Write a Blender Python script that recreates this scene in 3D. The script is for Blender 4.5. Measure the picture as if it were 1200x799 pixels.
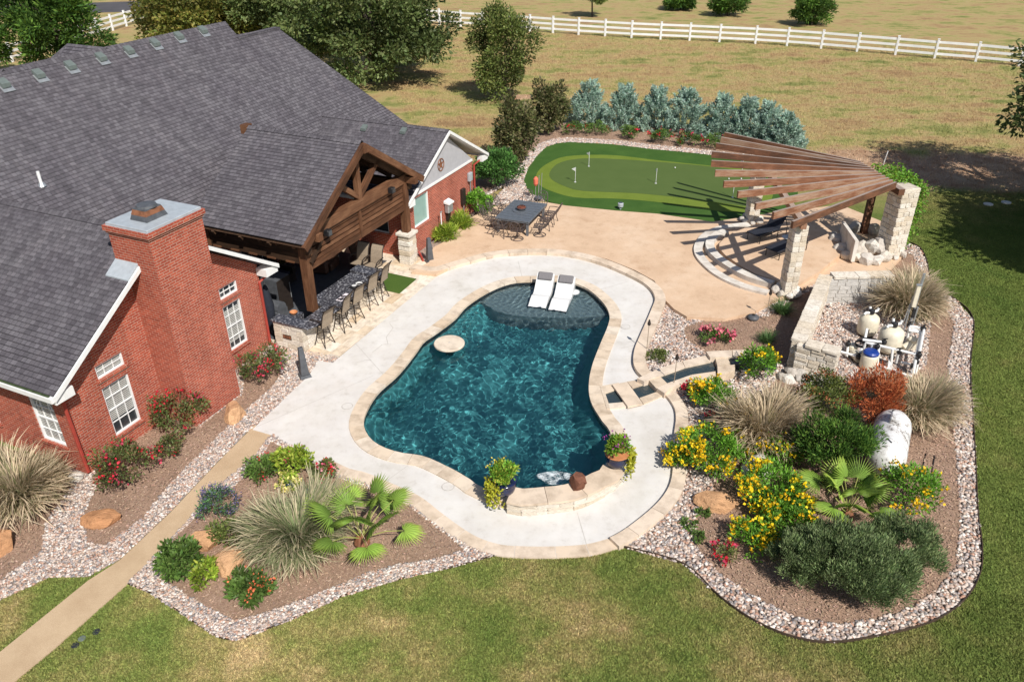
import bpy, bmesh, math, random
import numpy as np
from mathutils import Vector, Matrix
from mathutils.geometry import tessellate_polygon

RND = random.Random(11)
NPR = np.random.default_rng(11)
for _o in list(bpy.data.objects):
    bpy.data.objects.remove(_o)
S = bpy.context.scene
COL = S.collection
rad = math.radians

# ------------------------------------------------------------------ camera
CAM_H, FOCAL_PX, PITCH, ROLL = 14.0, 930.0, rad(30.5), rad(-0.4)
_fw = np.array([0, math.cos(PITCH), -math.sin(PITCH)])
_up = np.array([0, math.sin(PITCH), math.cos(PITCH)])
_rt = np.array([1.0, 0, 0])
_r2 = _rt * math.cos(ROLL) + _up * math.sin(ROLL)
_u2 = -_rt * math.sin(ROLL) + _up * math.cos(ROLL)
cam_data = bpy.data.cameras.new('camera')
cam_data.sensor_width = 36.0
cam_data.lens = FOCAL_PX / 1200 * 36
cam_data.clip_start, cam_data.clip_end = 0.1, 3000
cam = bpy.data.objects.new('camera', cam_data)
COL.objects.link(cam)
M = Matrix(((_r2[0], _u2[0], -_fw[0], 0), (_r2[1], _u2[1], -_fw[1], 0), (_r2[2], _u2[2], -_fw[2], CAM_H), (0, 0, 0, 1)))
cam.matrix_world = M
S.camera = cam

# ------------------------------------------------------------------ sky, sun, exposure
SUN_EL, SUN_AZ = rad(47), rad(-64)          # direction towards the sun, azimuth from +x
world = bpy.data.worlds.new('World')
S.world = world
world.use_nodes = True
wn = world.node_tree.nodes
sky = wn.new('ShaderNodeTexSky')
sky.sky_type = 'NISHITA'
sky.sun_disc = False
sky.sun_elevation = SUN_EL
sky.sun_rotation = math.pi / 2 - SUN_AZ
wn['Background'].inputs['Strength'].default_value = 0.085
world.node_tree.links.new(sky.outputs[0], wn['Background'].inputs['Color'])
sun_data = bpy.data.lights.new('sun', 'SUN')
sun_data.energy = 5.0
sun_data.angle = rad(0.53)
sun_data.cycles.is_caustics_light = True
sun_data.color = (1.0, 0.955, 0.885)
sun = bpy.data.objects.new('sun', sun_data)
COL.objects.link(sun)
_sd = Vector((math.cos(SUN_EL) * math.cos(SUN_AZ), math.cos(SUN_EL) * math.sin(SUN_AZ), math.sin(SUN_EL)))
sun.rotation_euler = _sd.to_track_quat('Z', 'Y').to_euler()
sun.location = (20, -40, 60)
S.view_settings.view_transform = 'Standard'
S.view_settings.look = 'None'
S.view_settings.exposure = 0.2
S.view_settings.gamma = 1.0
S.view_settings.use_curve_mapping = False
S.render.engine = 'CYCLES'
S.cycles.max_bounces = 6
S.cycles.transparent_max_bounces = 8

# ------------------------------------------------------------------ survey helpers
def G(px, py, z=0.0):
    """world point at height z surveyed from photo coordinates (1200 x 799)"""
    u, v = (px - 600) / FOCAL_PX, (py - 399.5) / FOCAL_PX
    d = _fw + u * _r2 - v * _u2
    t = (z - CAM_H) / d[2]
    return Vector((t * d[0], t * d[1], z))

YAW = rad(65.1)
HO = G(318, 404)                            # house datum: corner of the chimney gable wall
HM = Matrix.Translation(HO) @ Matrix.Rotation(YAW, 4, 'Z')
HMI = HM.inverted()
def HW(u, v, z=0.0): return HM @ Vector((u, v, z))
def UV(px, py, z=0.0): return HMI @ G(px, py, z)

def poly(pts, z=0.0): return [tuple(G(x, y, z)[:2]) for x, y in pts]

def inside(P, pol):
    P = np.asarray(P); x, y = P[:, 0], P[:, 1]
    r = np.zeros(len(P), bool); n = len(pol); j = n - 1
    for i in range(n):
        xi, yi = pol[i]; xj, yj = pol[j]
        c = ((yi > y) != (yj > y)) & (x < (xj - xi) * (y - yi) / ((yj - yi) + 1e-12) + xi)
        r ^= c; j = i
    return r

def scatter_in(pol, n, exclude=()):
    a = np.array(pol); lo, hi = a.min(0), a.max(0)
    out = []
    for _ in range(40):
        P = NPR.uniform(lo, hi, (max(n, 500), 2))
        k = inside(P, pol)
        for e in exclude: k &= ~inside(P, e)
        out.append(P[k])
        if sum(map(len, out)) >= n: break
    return np.concatenate(out)[:n]

def area(pol):
    return 0.5 * sum(pol[i - 1][0] * pol[i][1] - pol[i][0] * pol[i - 1][1] for i in range(len(pol)))

def smooth_path(pts, step, closed=False):
    """Catmull-Rom through pts, resampled at about step"""
    p = [Vector(q).to_3d() for q in pts]
    n = len(p); dense = []
    segs = n if closed else n - 1
    for i in range(segs):
        if closed: a, b, c, d = p[(i - 1) % n], p[i], p[(i + 1) % n], p[(i + 2) % n]
        else: a, b, c, d = p[max(i - 1, 0)], p[i], p[i + 1], p[min(i + 2, n - 1)]
        for k in range(10):
            t = k / 10
            dense.append(0.5 * ((2 * b) + (c - a) * t + (2 * a - 5 * b + 4 * c - d) * t * t + (3 * b - a - 3 * c + d) * t ** 3))
    dense.append(p[0].copy() if closed else p[-1].copy())
    L = [0.0]
    for i in range(1, len(dense)): L.append(L[-1] + (dense[i] - dense[i - 1]).length)
    m = max(2, round(L[-1] / step)); out = []; j = 0
    for k in range(m if closed else m + 1):
        s = L[-1] * k / m
        while j < len(L) - 2 and L[j + 1] < s: j += 1
        f = (s - L[j]) / max(L[j + 1] - L[j], 1e-9)
        out.append(dense[j].lerp(dense[j + 1], min(max(f, 0), 1)))
    return out

def offset_path(path, d, closed=False):
    """offset to the left of travel by d (xy)"""
    out = []; n = len(path)
    for i in range(n):
        if closed: a, b = path[i - 1], path[(i + 1) % n]
        else: a, b = path[max(i - 1, 0)], path[min(i + 1, n - 1)]
        t = (b - a); t.z = 0; t.normalize()
        out.append(path[i] + Vector((-t.y, t.x, 0)) * d)
    return out

# ------------------------------------------------------------------ object helpers
def tag(o, label=None, cat=None, group=None, kind=None):
    if label: o['label'] = label
    if cat: o['category'] = cat
    if group: o['group'] = group
    if kind: o['kind'] = kind
    return o

def thing(name, label, cat, loc=(0, 0, 0), rotz=0.0, group=None):
    o = bpy.data.objects.new(name, None)
    o.empty_display_size = 0.2
    COL.objects.link(o)
    o.location = loc; o.rotation_euler = (0, 0, rotz)
    return tag(o, label, cat, group)

def link(name, me, parent=None, loc=(0, 0, 0), rot=(0, 0, 0), scale=(1, 1, 1)):
    o = bpy.data.objects.new(name, me)
    COL.objects.link(o)
    o.parent = parent
    o.location = loc; o.rotation_euler = rot; o.scale = scale
    return o

def copy_tree(o, parent=None):
    c = o.copy(); COL.objects.link(c)
    if parent: c.parent = parent
    for ch in list(o.children): copy_tree(ch, c)
    return c

class MB:
    """mesh builder with metre-scaled UVs"""
    def __init__(s): s.V, s.F, s.U = [], [], []
    def f(s, pts, uv=None):
        k = len(s.V); s.V += [tuple(p) for p in pts]; s.F.append(list(range(k, k + len(pts))))
        if uv is None:
            P = [Vector(p) for p in pts]
            nrm = Vector((0, 0, 0))
            for i in range(len(P)):
                nrm += (P[i - 1]).cross(P[i])
            ax = max(range(3), key=lambda q: abs(nrm[q]))
            uv = [((p[1], p[2]), (p[0], p[2]), (p[0], p[1]))[ax] for p in P]
        s.U += [tuple(q) for q in uv]
        return s
    def hexa(s, c, uvs=None):
        """c: 8 corners, bottom 0-3 ccw, top 4-7"""
        for q in ((3, 2, 1, 0), (4, 5, 6, 7), (0, 1, 5, 4), (1, 2, 6, 5), (2, 3, 7, 6), (3, 0, 4, 7)):
            s.f([c[i] for i in q])
        return s
    def box(s, x0, x1, y0, y1, z0, z1):
        return s.hexa([(x0, y0, z0), (x1, y0, z0), (x1, y1, z0), (x0, y1, z0), (x0, y0, z1), (x1, y0, z1), (x1, y1, z1), (x0, y1, z1)])
    def beam(s, p0, p1, w, h, up=(0, 0, 1), taper=1.0):
        p0, p1 = Vector(p0), Vector(p1); d = p1 - p0; L = d.length; d.normalize()
        up = Vector(up)
        if abs(d.dot(up)) > 0.98: up = Vector((1, 0, 0))
        sd = d.cross(up).normalized(); uu = sd.cross(d).normalized()
        def cr(p, k): return [p - sd * w / 2 * k - uu * h / 2 * k, p + sd * w / 2 * k - uu * h / 2 * k, p + sd * w / 2 * k + uu * h / 2 * k, p - sd * w / 2 * k + uu * h / 2 * k]
        a, b = cr(p0, 1), cr(p1, taper)
        o = RND.uniform(0, 9)
        for i in range(4):
            j = (i + 1) % 4
            s.f([a[i], a[j], b[j], b[i]], [(0, o + i * h), (0, o + i * h + h), (L, o + i * h + h), (L, o + i * h)])
        s.f(a[::-1], [(0, 0), (0, h), (w, h), (w, 0)]); s.f(b, [(0, 0), (0, h), (w, h), (w, 0)])
        return s
    def tube(s, pts, r, n=6, caps=True):
        P = [Vector(p) for p in pts]; m = len(P)
        rr = r if isinstance(r, (list, tuple)) else [r] * m
        ref = Vector((0.13, 0.31, 0.94)); rings = []
        for i in range(m):
            t = (P[min(i + 1, m - 1)] - P[max(i - 1, 0)]).normalized()
            if abs(t.dot(ref)) > 0.95: ref = Vector((0.9, 0.3, 0.1))
            sd = t.cross(ref).normalized(); uu = sd.cross(t)
            rings.append([P[i] + (sd * math.cos(2 * math.pi * k / n) + uu * math.sin(2 * math.pi * k / n)) * rr[i] for k in range(n)])
        for i in range(m - 1):
            for k in range(n):
                q = (k + 1) % n
                s.f([rings[i][k], rings[i + 1][k], rings[i + 1][q], rings[i][q]])
        if caps: s.f(rings[0]); s.f(rings[-1][::-1])
        return s
    def lathe(s, prof, n=16, c=(0, 0, 0), caps=True):
        rings = [[(c[0] + r * math.cos(2 * math.pi * k / n), c[1] + r * math.sin(2 * math.pi * k / n), c[2] + z) for k in range(n)] for r, z in prof]
        for i in range(len(prof) - 1):
            for k in range(n):
                q = (k + 1) % n
                s.f([rings[i][k], rings[i][q], rings[i + 1][q], rings[i + 1][k]])
        if caps: s.f(rings[0][::-1]); s.f(rings[-1])
        return s
    def prism(s, pl, z0, z1):
        if area(pl) < 0: pl = pl[::-1]
        n = len(pl)
        s.f([(x, y, z1) for x, y in pl])
        s.f([(x, y, z0) for x, y in pl][::-1])
        for i in range(n):
            a, b = pl[i], pl[(i + 1) % n]
            s.f([(a[0], a[1], z0), (b[0], b[1], z0), (b[0], b[1], z1), (a[0], a[1], z1)])
        return s
    def sheet(s, pl, z, holes=(), skirt=0.0):
        rings = [pl] + list(holes)
        flat = [p for r in rings for p in r]
        tris = tessellate_polygon([[Vector((x, y, 0)) for x, y in r] for r in rings])
        for t in tris:
            q = [flat[i] for i in t]
            if area(q) < 0: q = q[::-1]
            s.f([(x, y, z) for x, y in q])
        if skirt:
            for r in rings:
                for i in range(len(r)):
                    a, b = r[i - 1], r[i]
                    s.f([(a[0], a[1], z - skirt), (b[0], b[1], z - skirt), (b[0], b[1], z), (a[0], a[1], z)])
        return s
    def mesh(s, name, mat, smooth=False, weld=False):
        me = bpy.data.meshes.new(name)
        me.from_pydata(s.V, [], s.F)
        if s.U:
            uvl = me.uv_layers.new(name='UVMap')
            uvl.data.foreach_set('uv', np.array(s.U, dtype=np.float32).ravel())
        if weld:
            bm = bmesh.new(); bm.from_mesh(me)
            bmesh.ops.remove_doubles(bm, verts=bm.verts, dist=1e-4)
            bmesh.ops.recalc_face_normals(bm, faces=bm.faces)
            bm.to_mesh(me); bm.free()
        if smooth:
            me.polygons.foreach_set('use_smooth', [True] * len(me.polygons))
        me.materials.append(mat)
        return me
    def build(s, name, mat, parent=None, smooth=False, weld=False, bevel=0.0, world=False, loc=(0, 0, 0)):
        if world and parent is not None:
            o = Vector(parent.location)
            s.V = [(v[0] - o.x, v[1] - o.y, v[2] - o.z) for v in s.V]
        me = s.mesh(name, mat, smooth, weld or smooth or bevel > 0)
        ob = link(name, me, parent, loc)
        if bevel:
            b = ob.modifiers.new('bevel', 'BEVEL'); b.width = bevel; b.segments = 1; b.limit_method = 'ANGLE'
        return ob

def np_mesh(name, V, F, mat, col=None, smooth=False):
    """fast mesh from arrays, F is (n, 3) or (n, 4)"""
    me = bpy.data.meshes.new(name)
    V = np.asarray(V, np.float32); F = np.asarray(F, np.int32)
    k = F.shape[1]
    me.vertices.add(len(V)); me.vertices.foreach_set('co', V.ravel())
    me.loops.add(F.size); me.loops.foreach_set('vertex_index', F.ravel())
    me.polygons.add(len(F)); me.polygons.foreach_set('loop_start', np.arange(0, F.size, k, dtype=np.int32))
    if smooth: me.polygons.foreach_set('use_smooth', np.ones(len(F), bool))
    me.update(calc_edges=True)
    if col is not None:
        a = me.color_attributes.new('Col', 'FLOAT_COLOR', 'POINT')
        c = np.ones((len(V), 4), np.float32); c[:, :3] = col
        a.data.foreach_set('color', c.ravel())
    me.materials.append(mat)
    return me

# ------------------------------------------------------------------ materials
def lin(h):
    h = h.lstrip('#'); o = []
    for i in (0, 2, 4):
        c = int(h[i:i + 2], 16) / 255
        o.append(c / 12.92 if c <= 0.04045 else ((c + 0.055) / 1.055) ** 2.4)
    return tuple(o)

class NT:
    def __init__(s, name):
        s.m = bpy.data.materials.new(name); s.m.use_nodes = True
        s.t = s.m.node_tree; s.n = s.t.nodes; s.p = s.n['Principled BSDF']
    def new(s, ty, **kw):
        n = s.n.new(ty)
        for k, v in kw.items():
            if k.startswith('i_'):
                key = k[2:].replace('_', ' ')
                n.inputs[key].default_value = v
            else: setattr(n, k, v)
        return n
    def l(s, a, b): s.t.links.new(a, b)
    def coord(s, kind='Object'): return s.new('ShaderNodeTexCoord').outputs[kind]
    def geo(s): return s.new('ShaderNodeNewGeometry').outputs['Position']
    def noise(s, vec, scale, detail=4, rough=0.6, stretch=None):
        if stretch:
            mp = s.new('ShaderNodeMapping'); mp.inputs['Scale'].default_value = stretch
            s.l(vec, mp.inputs[0]); vec = mp.outputs[0]
        n = s.new('ShaderNodeTexNoise'); n.inputs['Scale'].default_value = scale
        n.inputs['Detail'].default_value = detail; n.inputs['Roughness'].default_value = rough
        s.l(vec, n.inputs['Vector']); return n.outputs['Fac']
    def ramp(s, fac, stops):
        r = s.new('ShaderNodeValToRGB'); e = r.color_ramp.elements
        while len(e) < len(stops): e.new(0.5)
        for k, (p, c) in enumerate(stops):
            e[k].position = p; e[k].color = (*c, 1) if len(c) == 3 else c
        s.l(fac, r.inputs[0]); return r.outputs[0]
    def mix(s, fac, a, b, mode='MIX'):
        n = s.new('ShaderNodeMix'); n.data_type = 'RGBA'; n.blend_type = mode
        for sock, v in ((n.inputs[0], fac), (n.inputs[6], a), (n.inputs[7], b)):
            if isinstance(v, (int, float)): sock.default_value = v
            elif isinstance(v, tuple): sock.default_value = (*v, 1) if len(v) == 3 else v
            else: s.l(v, sock)
        return n.outputs[2]
    def math(s, op, a, b=None, c=None):
        n = s.new('ShaderNodeMath'); n.operation = op
        for i, v in enumerate((a, b, c)):
            if v is None: continue
            if isinstance(v, (int, float)): n.inputs[i].default_value = v
            else: s.l(v, n.inputs[i])
        return n.outputs[0]
    def rnd(s): return s.new('ShaderNodeObjectInfo').outputs['Random']
    def bump(s, h, strength=0.4, dist=0.02):
        b = s.new('ShaderNodeBump'); b.inputs['Strength'].default_value = strength; b.inputs['Distance'].default_value = dist
        s.l(h, b.inputs['Height']); s.l(b.outputs[0], s.p.inputs['Normal']); return b
    def base(s, c):
        if isinstance(c, tuple): s.p.inputs['Base Color'].default_value = (*c, 1)
        else: s.l(c, s.p.inputs['Base Color'])
    def rough(s, r, spec=0.4, metal=0.0):
        s.p.inputs['Roughness'].default_value = r
        s.p.inputs['Specular IOR Level'].default_value = spec
        s.p.inputs['Metallic'].default_value = metal

def m_plain(name, c, r=0.6, metal=0.0, var=0.12, scale=6.0, spec=0.4, bump=0.0):
    k = NT(name); v = k.coord()
    n = k.noise(v, scale)
    d = tuple(x * (1 - var * 1.6) for x in c); h = tuple(min(1, x * (1 + var)) for x in c)
    k.base(k.ramp(n, [(0.3, d), (0.7, h)])); k.rough(r, spec, metal)
    if bump: k.bump(k.noise(v, scale * 6), bump, 0.01)
    return k.m

def m_stone(name, cols, r=0.85, scale=5.0, bump=0.5):
    """per-piece tone from the object's random value, grain from noise"""
    k = NT(name); v = k.coord()
    w = k.new('ShaderNodeVectorMath'); w.operation = 'ADD'
    cx = k.new('ShaderNodeCombineXYZ'); q = k.math('MULTIPLY', k.rnd(), 37.0)
    k.l(q, cx.inputs[0]); k.l(q, cx.inputs[1]); k.l(v, w.inputs[0]); k.l(cx.outputs[0], w.inputs[1])
    tone = k.ramp(k.rnd(), [(i / (len(cols) - 1), c) for i, c in enumerate(cols)])
    n = k.noise(w.outputs[0], scale, 6, 0.65)
    g = k.ramp(n, [(0.25, (0.6, 0.57, 0.54)), (0.55, (1, 1, 1)), (0.8, (1.08, 1.06, 1.03))])
    k.base(k.mix(1.0, tone, g, 'MULTIPLY')); k.rough(r, 0.25)
    k.bump(k.noise(w.outputs[0], scale * 3, 5, 0.7), bump, 0.03)
    return k.m

def m_attr(name, r=0.6, transl=0.3, spec=0.3):
    k = NT(name)
    a = k.new('ShaderNodeAttribute', attribute_name='Col').outputs['Color']
    k.base(a); k.rough(r, spec)
    if transl:
        t = k.new('ShaderNodeBsdfTranslucent'); k.l(a, t.inputs['Color'])
        mx = k.new('ShaderNodeMixShader'); mx.inputs[0].default_value = transl
        out = k.n['Material Output']
        k.l(k.p.outputs[0], mx.inputs[1]); k.l(t.outputs[0], mx.inputs[2]); k.l(mx.outputs[0], out.inputs[0])
    return k.m

def turf_colour(k):
    """mown green turf near the house fading to dry ranch grass in the far field, with patches"""
    pos = k.geo()
    sep = k.new('ShaderNodeSeparateXYZ'); k.l(pos, sep.inputs[0])
    big = k.noise(pos, 0.24, 4, 0.6)
    mid = k.noise(pos, 0.75, 6, 0.7)
    fine = k.noise(pos, 9.0, 4, 0.75)
    streak = k.noise(pos, 0.3, 7, 0.68, stretch=(0.7, 1.25, 1))
    mm = k.math('ADD', k.math('MULTIPLY', big, 0.6), k.math('MULTIPLY', mid, 0.4))
    near = k.ramp(mm, [(0.38, (0.115, 0.165, 0.036)), (0.47, (0.172, 0.20, 0.052)), (0.55, (0.28, 0.24, 0.092)), (0.63, (0.42, 0.315, 0.16))])
    lush = k.ramp(mm, [(0.38, (0.095, 0.14, 0.03)), (0.55, (0.142, 0.178, 0.042)), (0.68, (0.215, 0.21, 0.068))])
    ms = k.math('ADD', k.math('MULTIPLY', streak, 0.65), k.math('MULTIPLY', mid, 0.35))
    field = k.ramp(ms, [(0.34, (0.235, 0.145, 0.078)), (0.42, (0.32, 0.215, 0.108)), (0.48, (0.37, 0.275, 0.13)), (0.515, (0.35, 0.285, 0.125)), (0.55, (0.27, 0.25, 0.09)), (0.62, (0.165, 0.185, 0.058))])
    edge = k.math('ADD', sep.outputs[1], k.math('MULTIPLY', k.math('SUBTRACT', mid, 0.5), 14.0))
    ff = k.new('ShaderNodeMapRange'); ff.inputs['From Min'].default_value = 33; ff.inputs['From Max'].default_value = 45; k.l(edge, ff.inputs[0])
    xe = k.math('ADD', sep.outputs[0], k.math('MULTIPLY', k.math('SUBTRACT', mid, 0.5), 6.0))
    fx = k.new('ShaderNodeMapRange'); fx.inputs['From Min'].default_value = 7; fx.inputs['From Max'].default_value = 13; k.l(xe, fx.inputs[0])
    c = k.mix(fx.outputs[0], near, lush)
    c = k.mix(ff.outputs[0], c, field)
    for cx_, cy_, rx_, ry_ in DIRT:
        dx = k.math('DIVIDE', k.math('SUBTRACT', sep.outputs[0], cx_), rx_); dy = k.math('DIVIDE', k.math('SUBTRACT', sep.outputs[1], cy_), ry_)
        dd = k.math('ADD', k.math('MULTIPLY', dx, dx), k.math('MULTIPLY', dy, dy))
        dd = k.math('ADD', dd, k.math('MULTIPLY', k.math('SUBTRACT', mid, 0.5), 2.6))
        mr = k.new('ShaderNodeMapRange'); mr.inputs['From Min'].default_value = 0.6; mr.inputs['From Max'].default_value = 1.15; mr.inputs['To Min'].default_value = 0.9; mr.inputs['To Max'].default_value = 0.0; k.l(dd, mr.inputs[0])
        c = k.mix(mr.outputs[0], c, k.ramp(mid, [(0.35, (0.30, 0.17, 0.105)), (0.6, (0.48, 0.32, 0.22))]))
    v = k.ramp(fine, [(0.25, (0.76, 0.76, 0.75)), (0.5, (1, 1, 1)), (0.75, (1.22, 1.2, 1.16))])
    return k.mix(1.0, c, v, 'MULTIPLY'), fine

MT = {}
DIRT = [(19.5, 42.0, 4.2, 4.0), (26.0, 41.5, 5.5, 3.6), (0.3, 58.5, 1.8, 1.0)]
def setup_materials():
    k = NT('turf'); c, fine = turf_colour(k); k.base(c); k.rough(0.95, 0.1); k.bump(k.noise(k.geo(), 24, 5, 0.8), 0.9, 0.05); MT['turf'] = k.m
    k = NT('turf_blade'); c, fine = turf_colour(k)
    a = k.new('ShaderNodeAttribute', attribute_name='Col').outputs['Color']
    c = k.mix(1.0, c, a, 'MULTIPLY'); k.base(c); k.rough(0.8, 0.15)
    MT['blade'] = k.m
    # broom finished pale concrete
    k = NT('concrete'); v = k.geo()
    b = k.noise(v, 0.8, 6, 0.7); f = k.noise(v, 60, 3, 0.7); d = k.noise(v, 3.2, 6, 0.75)
    c = k.ramp(b, [(0.3, (0.54, 0.51, 0.475)), (0.5, (0.60, 0.575, 0.545)), (0.7, (0.655, 0.635, 0.605))])
    c = k.mix(1.0, c, k.ramp(d, [(0.26, (0.88, 0.87, 0.85)), (0.45, (1, 1, 1))]), 'MULTIPLY')
    wm = k.noise(v, 0.42, 7, 0.72)
    c = k.mix(1.0, c, k.ramp(wm, [(0.34, (0.91, 0.90, 0.87)), (0.44, (0.98, 0.975, 0.96)), (0.52, (1, 1, 1)), (0.6, (1.0, 0.99, 0.975))]), 'MULTIPLY')
    k.base(c); k.rough(0.85, 0.2); k.bump(f, 0.15, 0.004); MT['concrete'] = k.m
    # pinkish tan textured patio
    k = NT('tan_patio'); v = k.geo()
    b = k.noise(v, 0.45, 6, 0.7); d = k.noise(v, 1.7, 6, 0.75); f = k.noise(v, 45, 3, 0.8)
    c = k.ramp(b, [(0.3, (0.52, 0.36, 0.24)), (0.5, (0.60, 0.43, 0.295)), (0.7, (0.65, 0.49, 0.355))])
    c = k.mix(1.0, c, k.ramp(d, [(0.3, (0.84, 0.79, 0.75)), (0.48, (1, 1, 1)), (0.75, (1.06, 1.05, 1.04))]), 'MULTIPLY')
    c = k.mix(1.0, c, k.ramp(f, [(0.25, (0.85, 0.83, 0.8)), (0.6, (1, 1, 1))]), 'MULTIPLY')
    k.base(c); k.rough(0.85, 0.2); k.bump(f, 0.25, 0.006); MT['tan'] = k.m
    k = NT('aggregate_path'); v = k.geo()
    f = k.noise(v, 55, 4, 0.9); b = k.noise(v, 0.9, 5, 0.7)
    c = k.ramp(f, [(0.3, (0.33, 0.22, 0.13)), (0.5, (0.50, 0.37, 0.235)), (0.7, (0.60, 0.47, 0.33))])
    c = k.mix(1.0, c, k.ramp(b, [(0.3, (0.84, 0.81, 0.78)), (0.6, (1, 1, 1))]), 'MULTIPLY')
    k.base(c); k.rough(0.9, 0.15); k.bump(f, 0.5, 0.008); MT['path'] = k.m
    k = NT('mulch'); v = k.geo()
    f = k.noise(v, 22, 6, 0.85); b = k.noise(v, 0.8, 5, 0.7)
    c = k.ramp(f, [(0.3, (0.21, 0.132, 0.092)), (0.5, (0.365, 0.245, 0.18)), (0.72, (0.50, 0.365, 0.28))])
    c = k.mix(1.0, c, k.ramp(b, [(0.3, (0.75, 0.73, 0.7)), (0.65, (1.05, 1.03, 1.0))]), 'MULTIPLY')
    k.base(c); k.rough(0.95, 0.1); k.bump(f, 0.9, 0.04); MT['mulch'] = k.m
    k = NT('gravel_bed'); f = k.noise(k.geo(), 18, 5, 0.8)
    k.base(k.ramp(f, [(0.3, (0.17, 0.12, 0.095)), (0.6, (0.38, 0.30, 0.25))])); k.rough(0.95, 0.1); k.bump(f, 0.8, 0.03); MT['gravel_bed'] = k.m
    k = NT('bare_dirt'); f = k.noise(k.geo(), 3, 7, 0.75)
    k.base(k.ramp(f, [(0.3, (0.20, 0.115, 0.07)), (0.55, (0.40, 0.25, 0.16)), (0.75, (0.5, 0.35, 0.25))])); k.rough(0.95, 0.1); k.bump(f, 0.8, 0.08); MT['dirt'] = k.m
    for nm, c0, c1 in (('fringe', (0.030, 0.075, 0.013), (0.062, 0.125, 0.024)), ('collar', (0.105, 0.155, 0.02), (0.165, 0.215, 0.034)), ('putt', (0.070, 0.108, 0.028), (0.088, 0.128, 0.036)), ('mat', (0.045, 0.09, 0.015), (0.08, 0.13, 0.025))):
        k = NT('artificial_turf_' + nm); f = k.noise(k.geo(), 30, 5, 0.8); b = k.noise(k.geo(), 0.9, 4, 0.6)
        s = k.math('ADD', k.math('MULTIPLY', f, 0.6), k.math('MULTIPLY', b, 0.4))
        k.base(k.ramp(s, [(0.35, c0), (0.65, c1)])); k.rough(0.85, 0.15); k.bump(f, 0.6 if nm != 'putt' else 0.15, 0.02); MT[nm] = k.m
    # brick
    k = NT('red_brick'); v = k.coord('UV')
    bt = k.new('ShaderNodeTexBrick'); k.l(v, bt.inputs['Vector'])
    bt.inputs['Scale'].default_value = 1.0; bt.inputs['Brick Width'].default_value = 0.215; bt.inputs['Row Height'].default_value = 0.075
    bt.inputs['Mortar Size'].default_value = 0.0075; bt.inputs['Mortar Smooth'].default_value = 0.2
    bt.inputs['Color1'].default_value = (0.46, 0.105, 0.060, 1); bt.inputs['Color2'].default_value = (0.31, 0.062, 0.038, 1)
    bt.inputs['Mortar'].default_value = (0.50, 0.33, 0.26, 1)
    n = k.noise(v, 1.3, 6, 0.7); n2 = k.noise(v, 26, 4, 0.8)
    c = k.mix(1.0, bt.outputs['Color'], k.ramp(n, [(0.25, (0.66, 0.65, 0.64)), (0.45, (0.95, 0.95, 0.95)), (0.7, (1.10, 1.12, 1.12))]), 'MULTIPLY')
    ws = k.noise(v, 0.6, 5, 0.6, stretch=(3.0, 0.5, 1))
    c = k.mix(1.0, c, k.ramp(ws, [(0.3, (0.8, 0.79, 0.78)), (0.55, (1, 1, 1))]), 'MULTIPLY')
    c = k.mix(1.0, c, k.ramp(n2, [(0.25, (0.8, 0.78, 0.76)), (0.65, (1.06, 1.05, 1.04))]), 'MULTIPLY')
    k.base(c); k.rough(0.85, 0.2)
    h = k.math('SUBTRACT', k.math('MULTIPLY', n2, 0.3), bt.outputs['Fac']); k.bump(h, 0.7, 0.01); MT['brick'] = k.m
    # shingles
    k = NT('asphalt_shingle'); v = k.coord('UV')
    bt = k.new('ShaderNodeTexBrick'); k.l(v, bt.inputs['Vector'])
    bt.inputs['Scale'].default_value = 1.0; bt.inputs['Brick Width'].default_value = 0.16; bt.inputs['Row Height'].default_value = 0.145
    bt.inputs['Mortar Size'].default_value = 0.007; bt.inputs['Mortar Smooth'].default_value = 0.3; bt.inputs['Bias'].default_value = -0.1
    bt.offset = 0.37; bt.squash = 1.35; bt.squash_frequency = 3
    bt.inputs['Color1'].default_value = (0.084, 0.078, 0.088, 1); bt.inputs['Color2'].default_value = (0.140, 0.132, 0.146, 1)
    bt.inputs['Mortar'].default_value = (0.045, 0.041, 0.048, 1)
    n = k.noise(v, 0.5, 5, 0.65); n2 = k.noise(v, 5.0, 5, 0.75); n3 = k.noise(v, 90, 3, 0.8)
    c = k.mix(1.0, bt.outputs['Color'], k.ramp(n, [(0.3, (0.84, 0.82, 0.84)), (0.65, (1.08, 1.08, 1.06))]), 'MULTIPLY')
    c = k.mix(1.0, c, k.ramp(n2, [(0.28, (0.78, 0.78, 0.79)), (0.5, (1, 1, 1)), (0.74, (1.22, 1.2, 1.2))]), 'MULTIPLY')
    n4 = k.noise(v, 0.9, 6, 0.7, stretch=(2.2, 0.22, 1))
    c = k.mix(1.0, c, k.ramp(n4, [(0.3, (0.78, 0.77, 0.77)), (0.5, (1, 1, 1)), (0.72, (1.16, 1.13, 1.1))]), 'MULTIPLY')
    k.base(c); k.rough(0.9, 0.2)
    k.bump(k.math('SUBTRACT', k.math('MULTIPLY', n3, 0.4), bt.outputs['Fac']), 0.6, 0.012); MT['shingle'] = k.m
    # timber
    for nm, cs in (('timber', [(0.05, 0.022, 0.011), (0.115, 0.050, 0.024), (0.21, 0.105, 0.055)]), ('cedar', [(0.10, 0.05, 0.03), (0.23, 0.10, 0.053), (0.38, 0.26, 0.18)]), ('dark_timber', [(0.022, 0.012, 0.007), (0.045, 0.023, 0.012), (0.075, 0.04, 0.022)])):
        k = NT(nm); v = k.coord('UV')
        a = k.noise(v, 3.0, 6, 0.7, stretch=(0.5, 9, 1)); b = k.noise(v, 1.2, 4, 0.6, stretch=(0.8, 1.5, 1))
        s = k.math('ADD', k.math('MULTIPLY', a, 0.55), k.math('MULTIPLY', b, 0.45))
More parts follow.
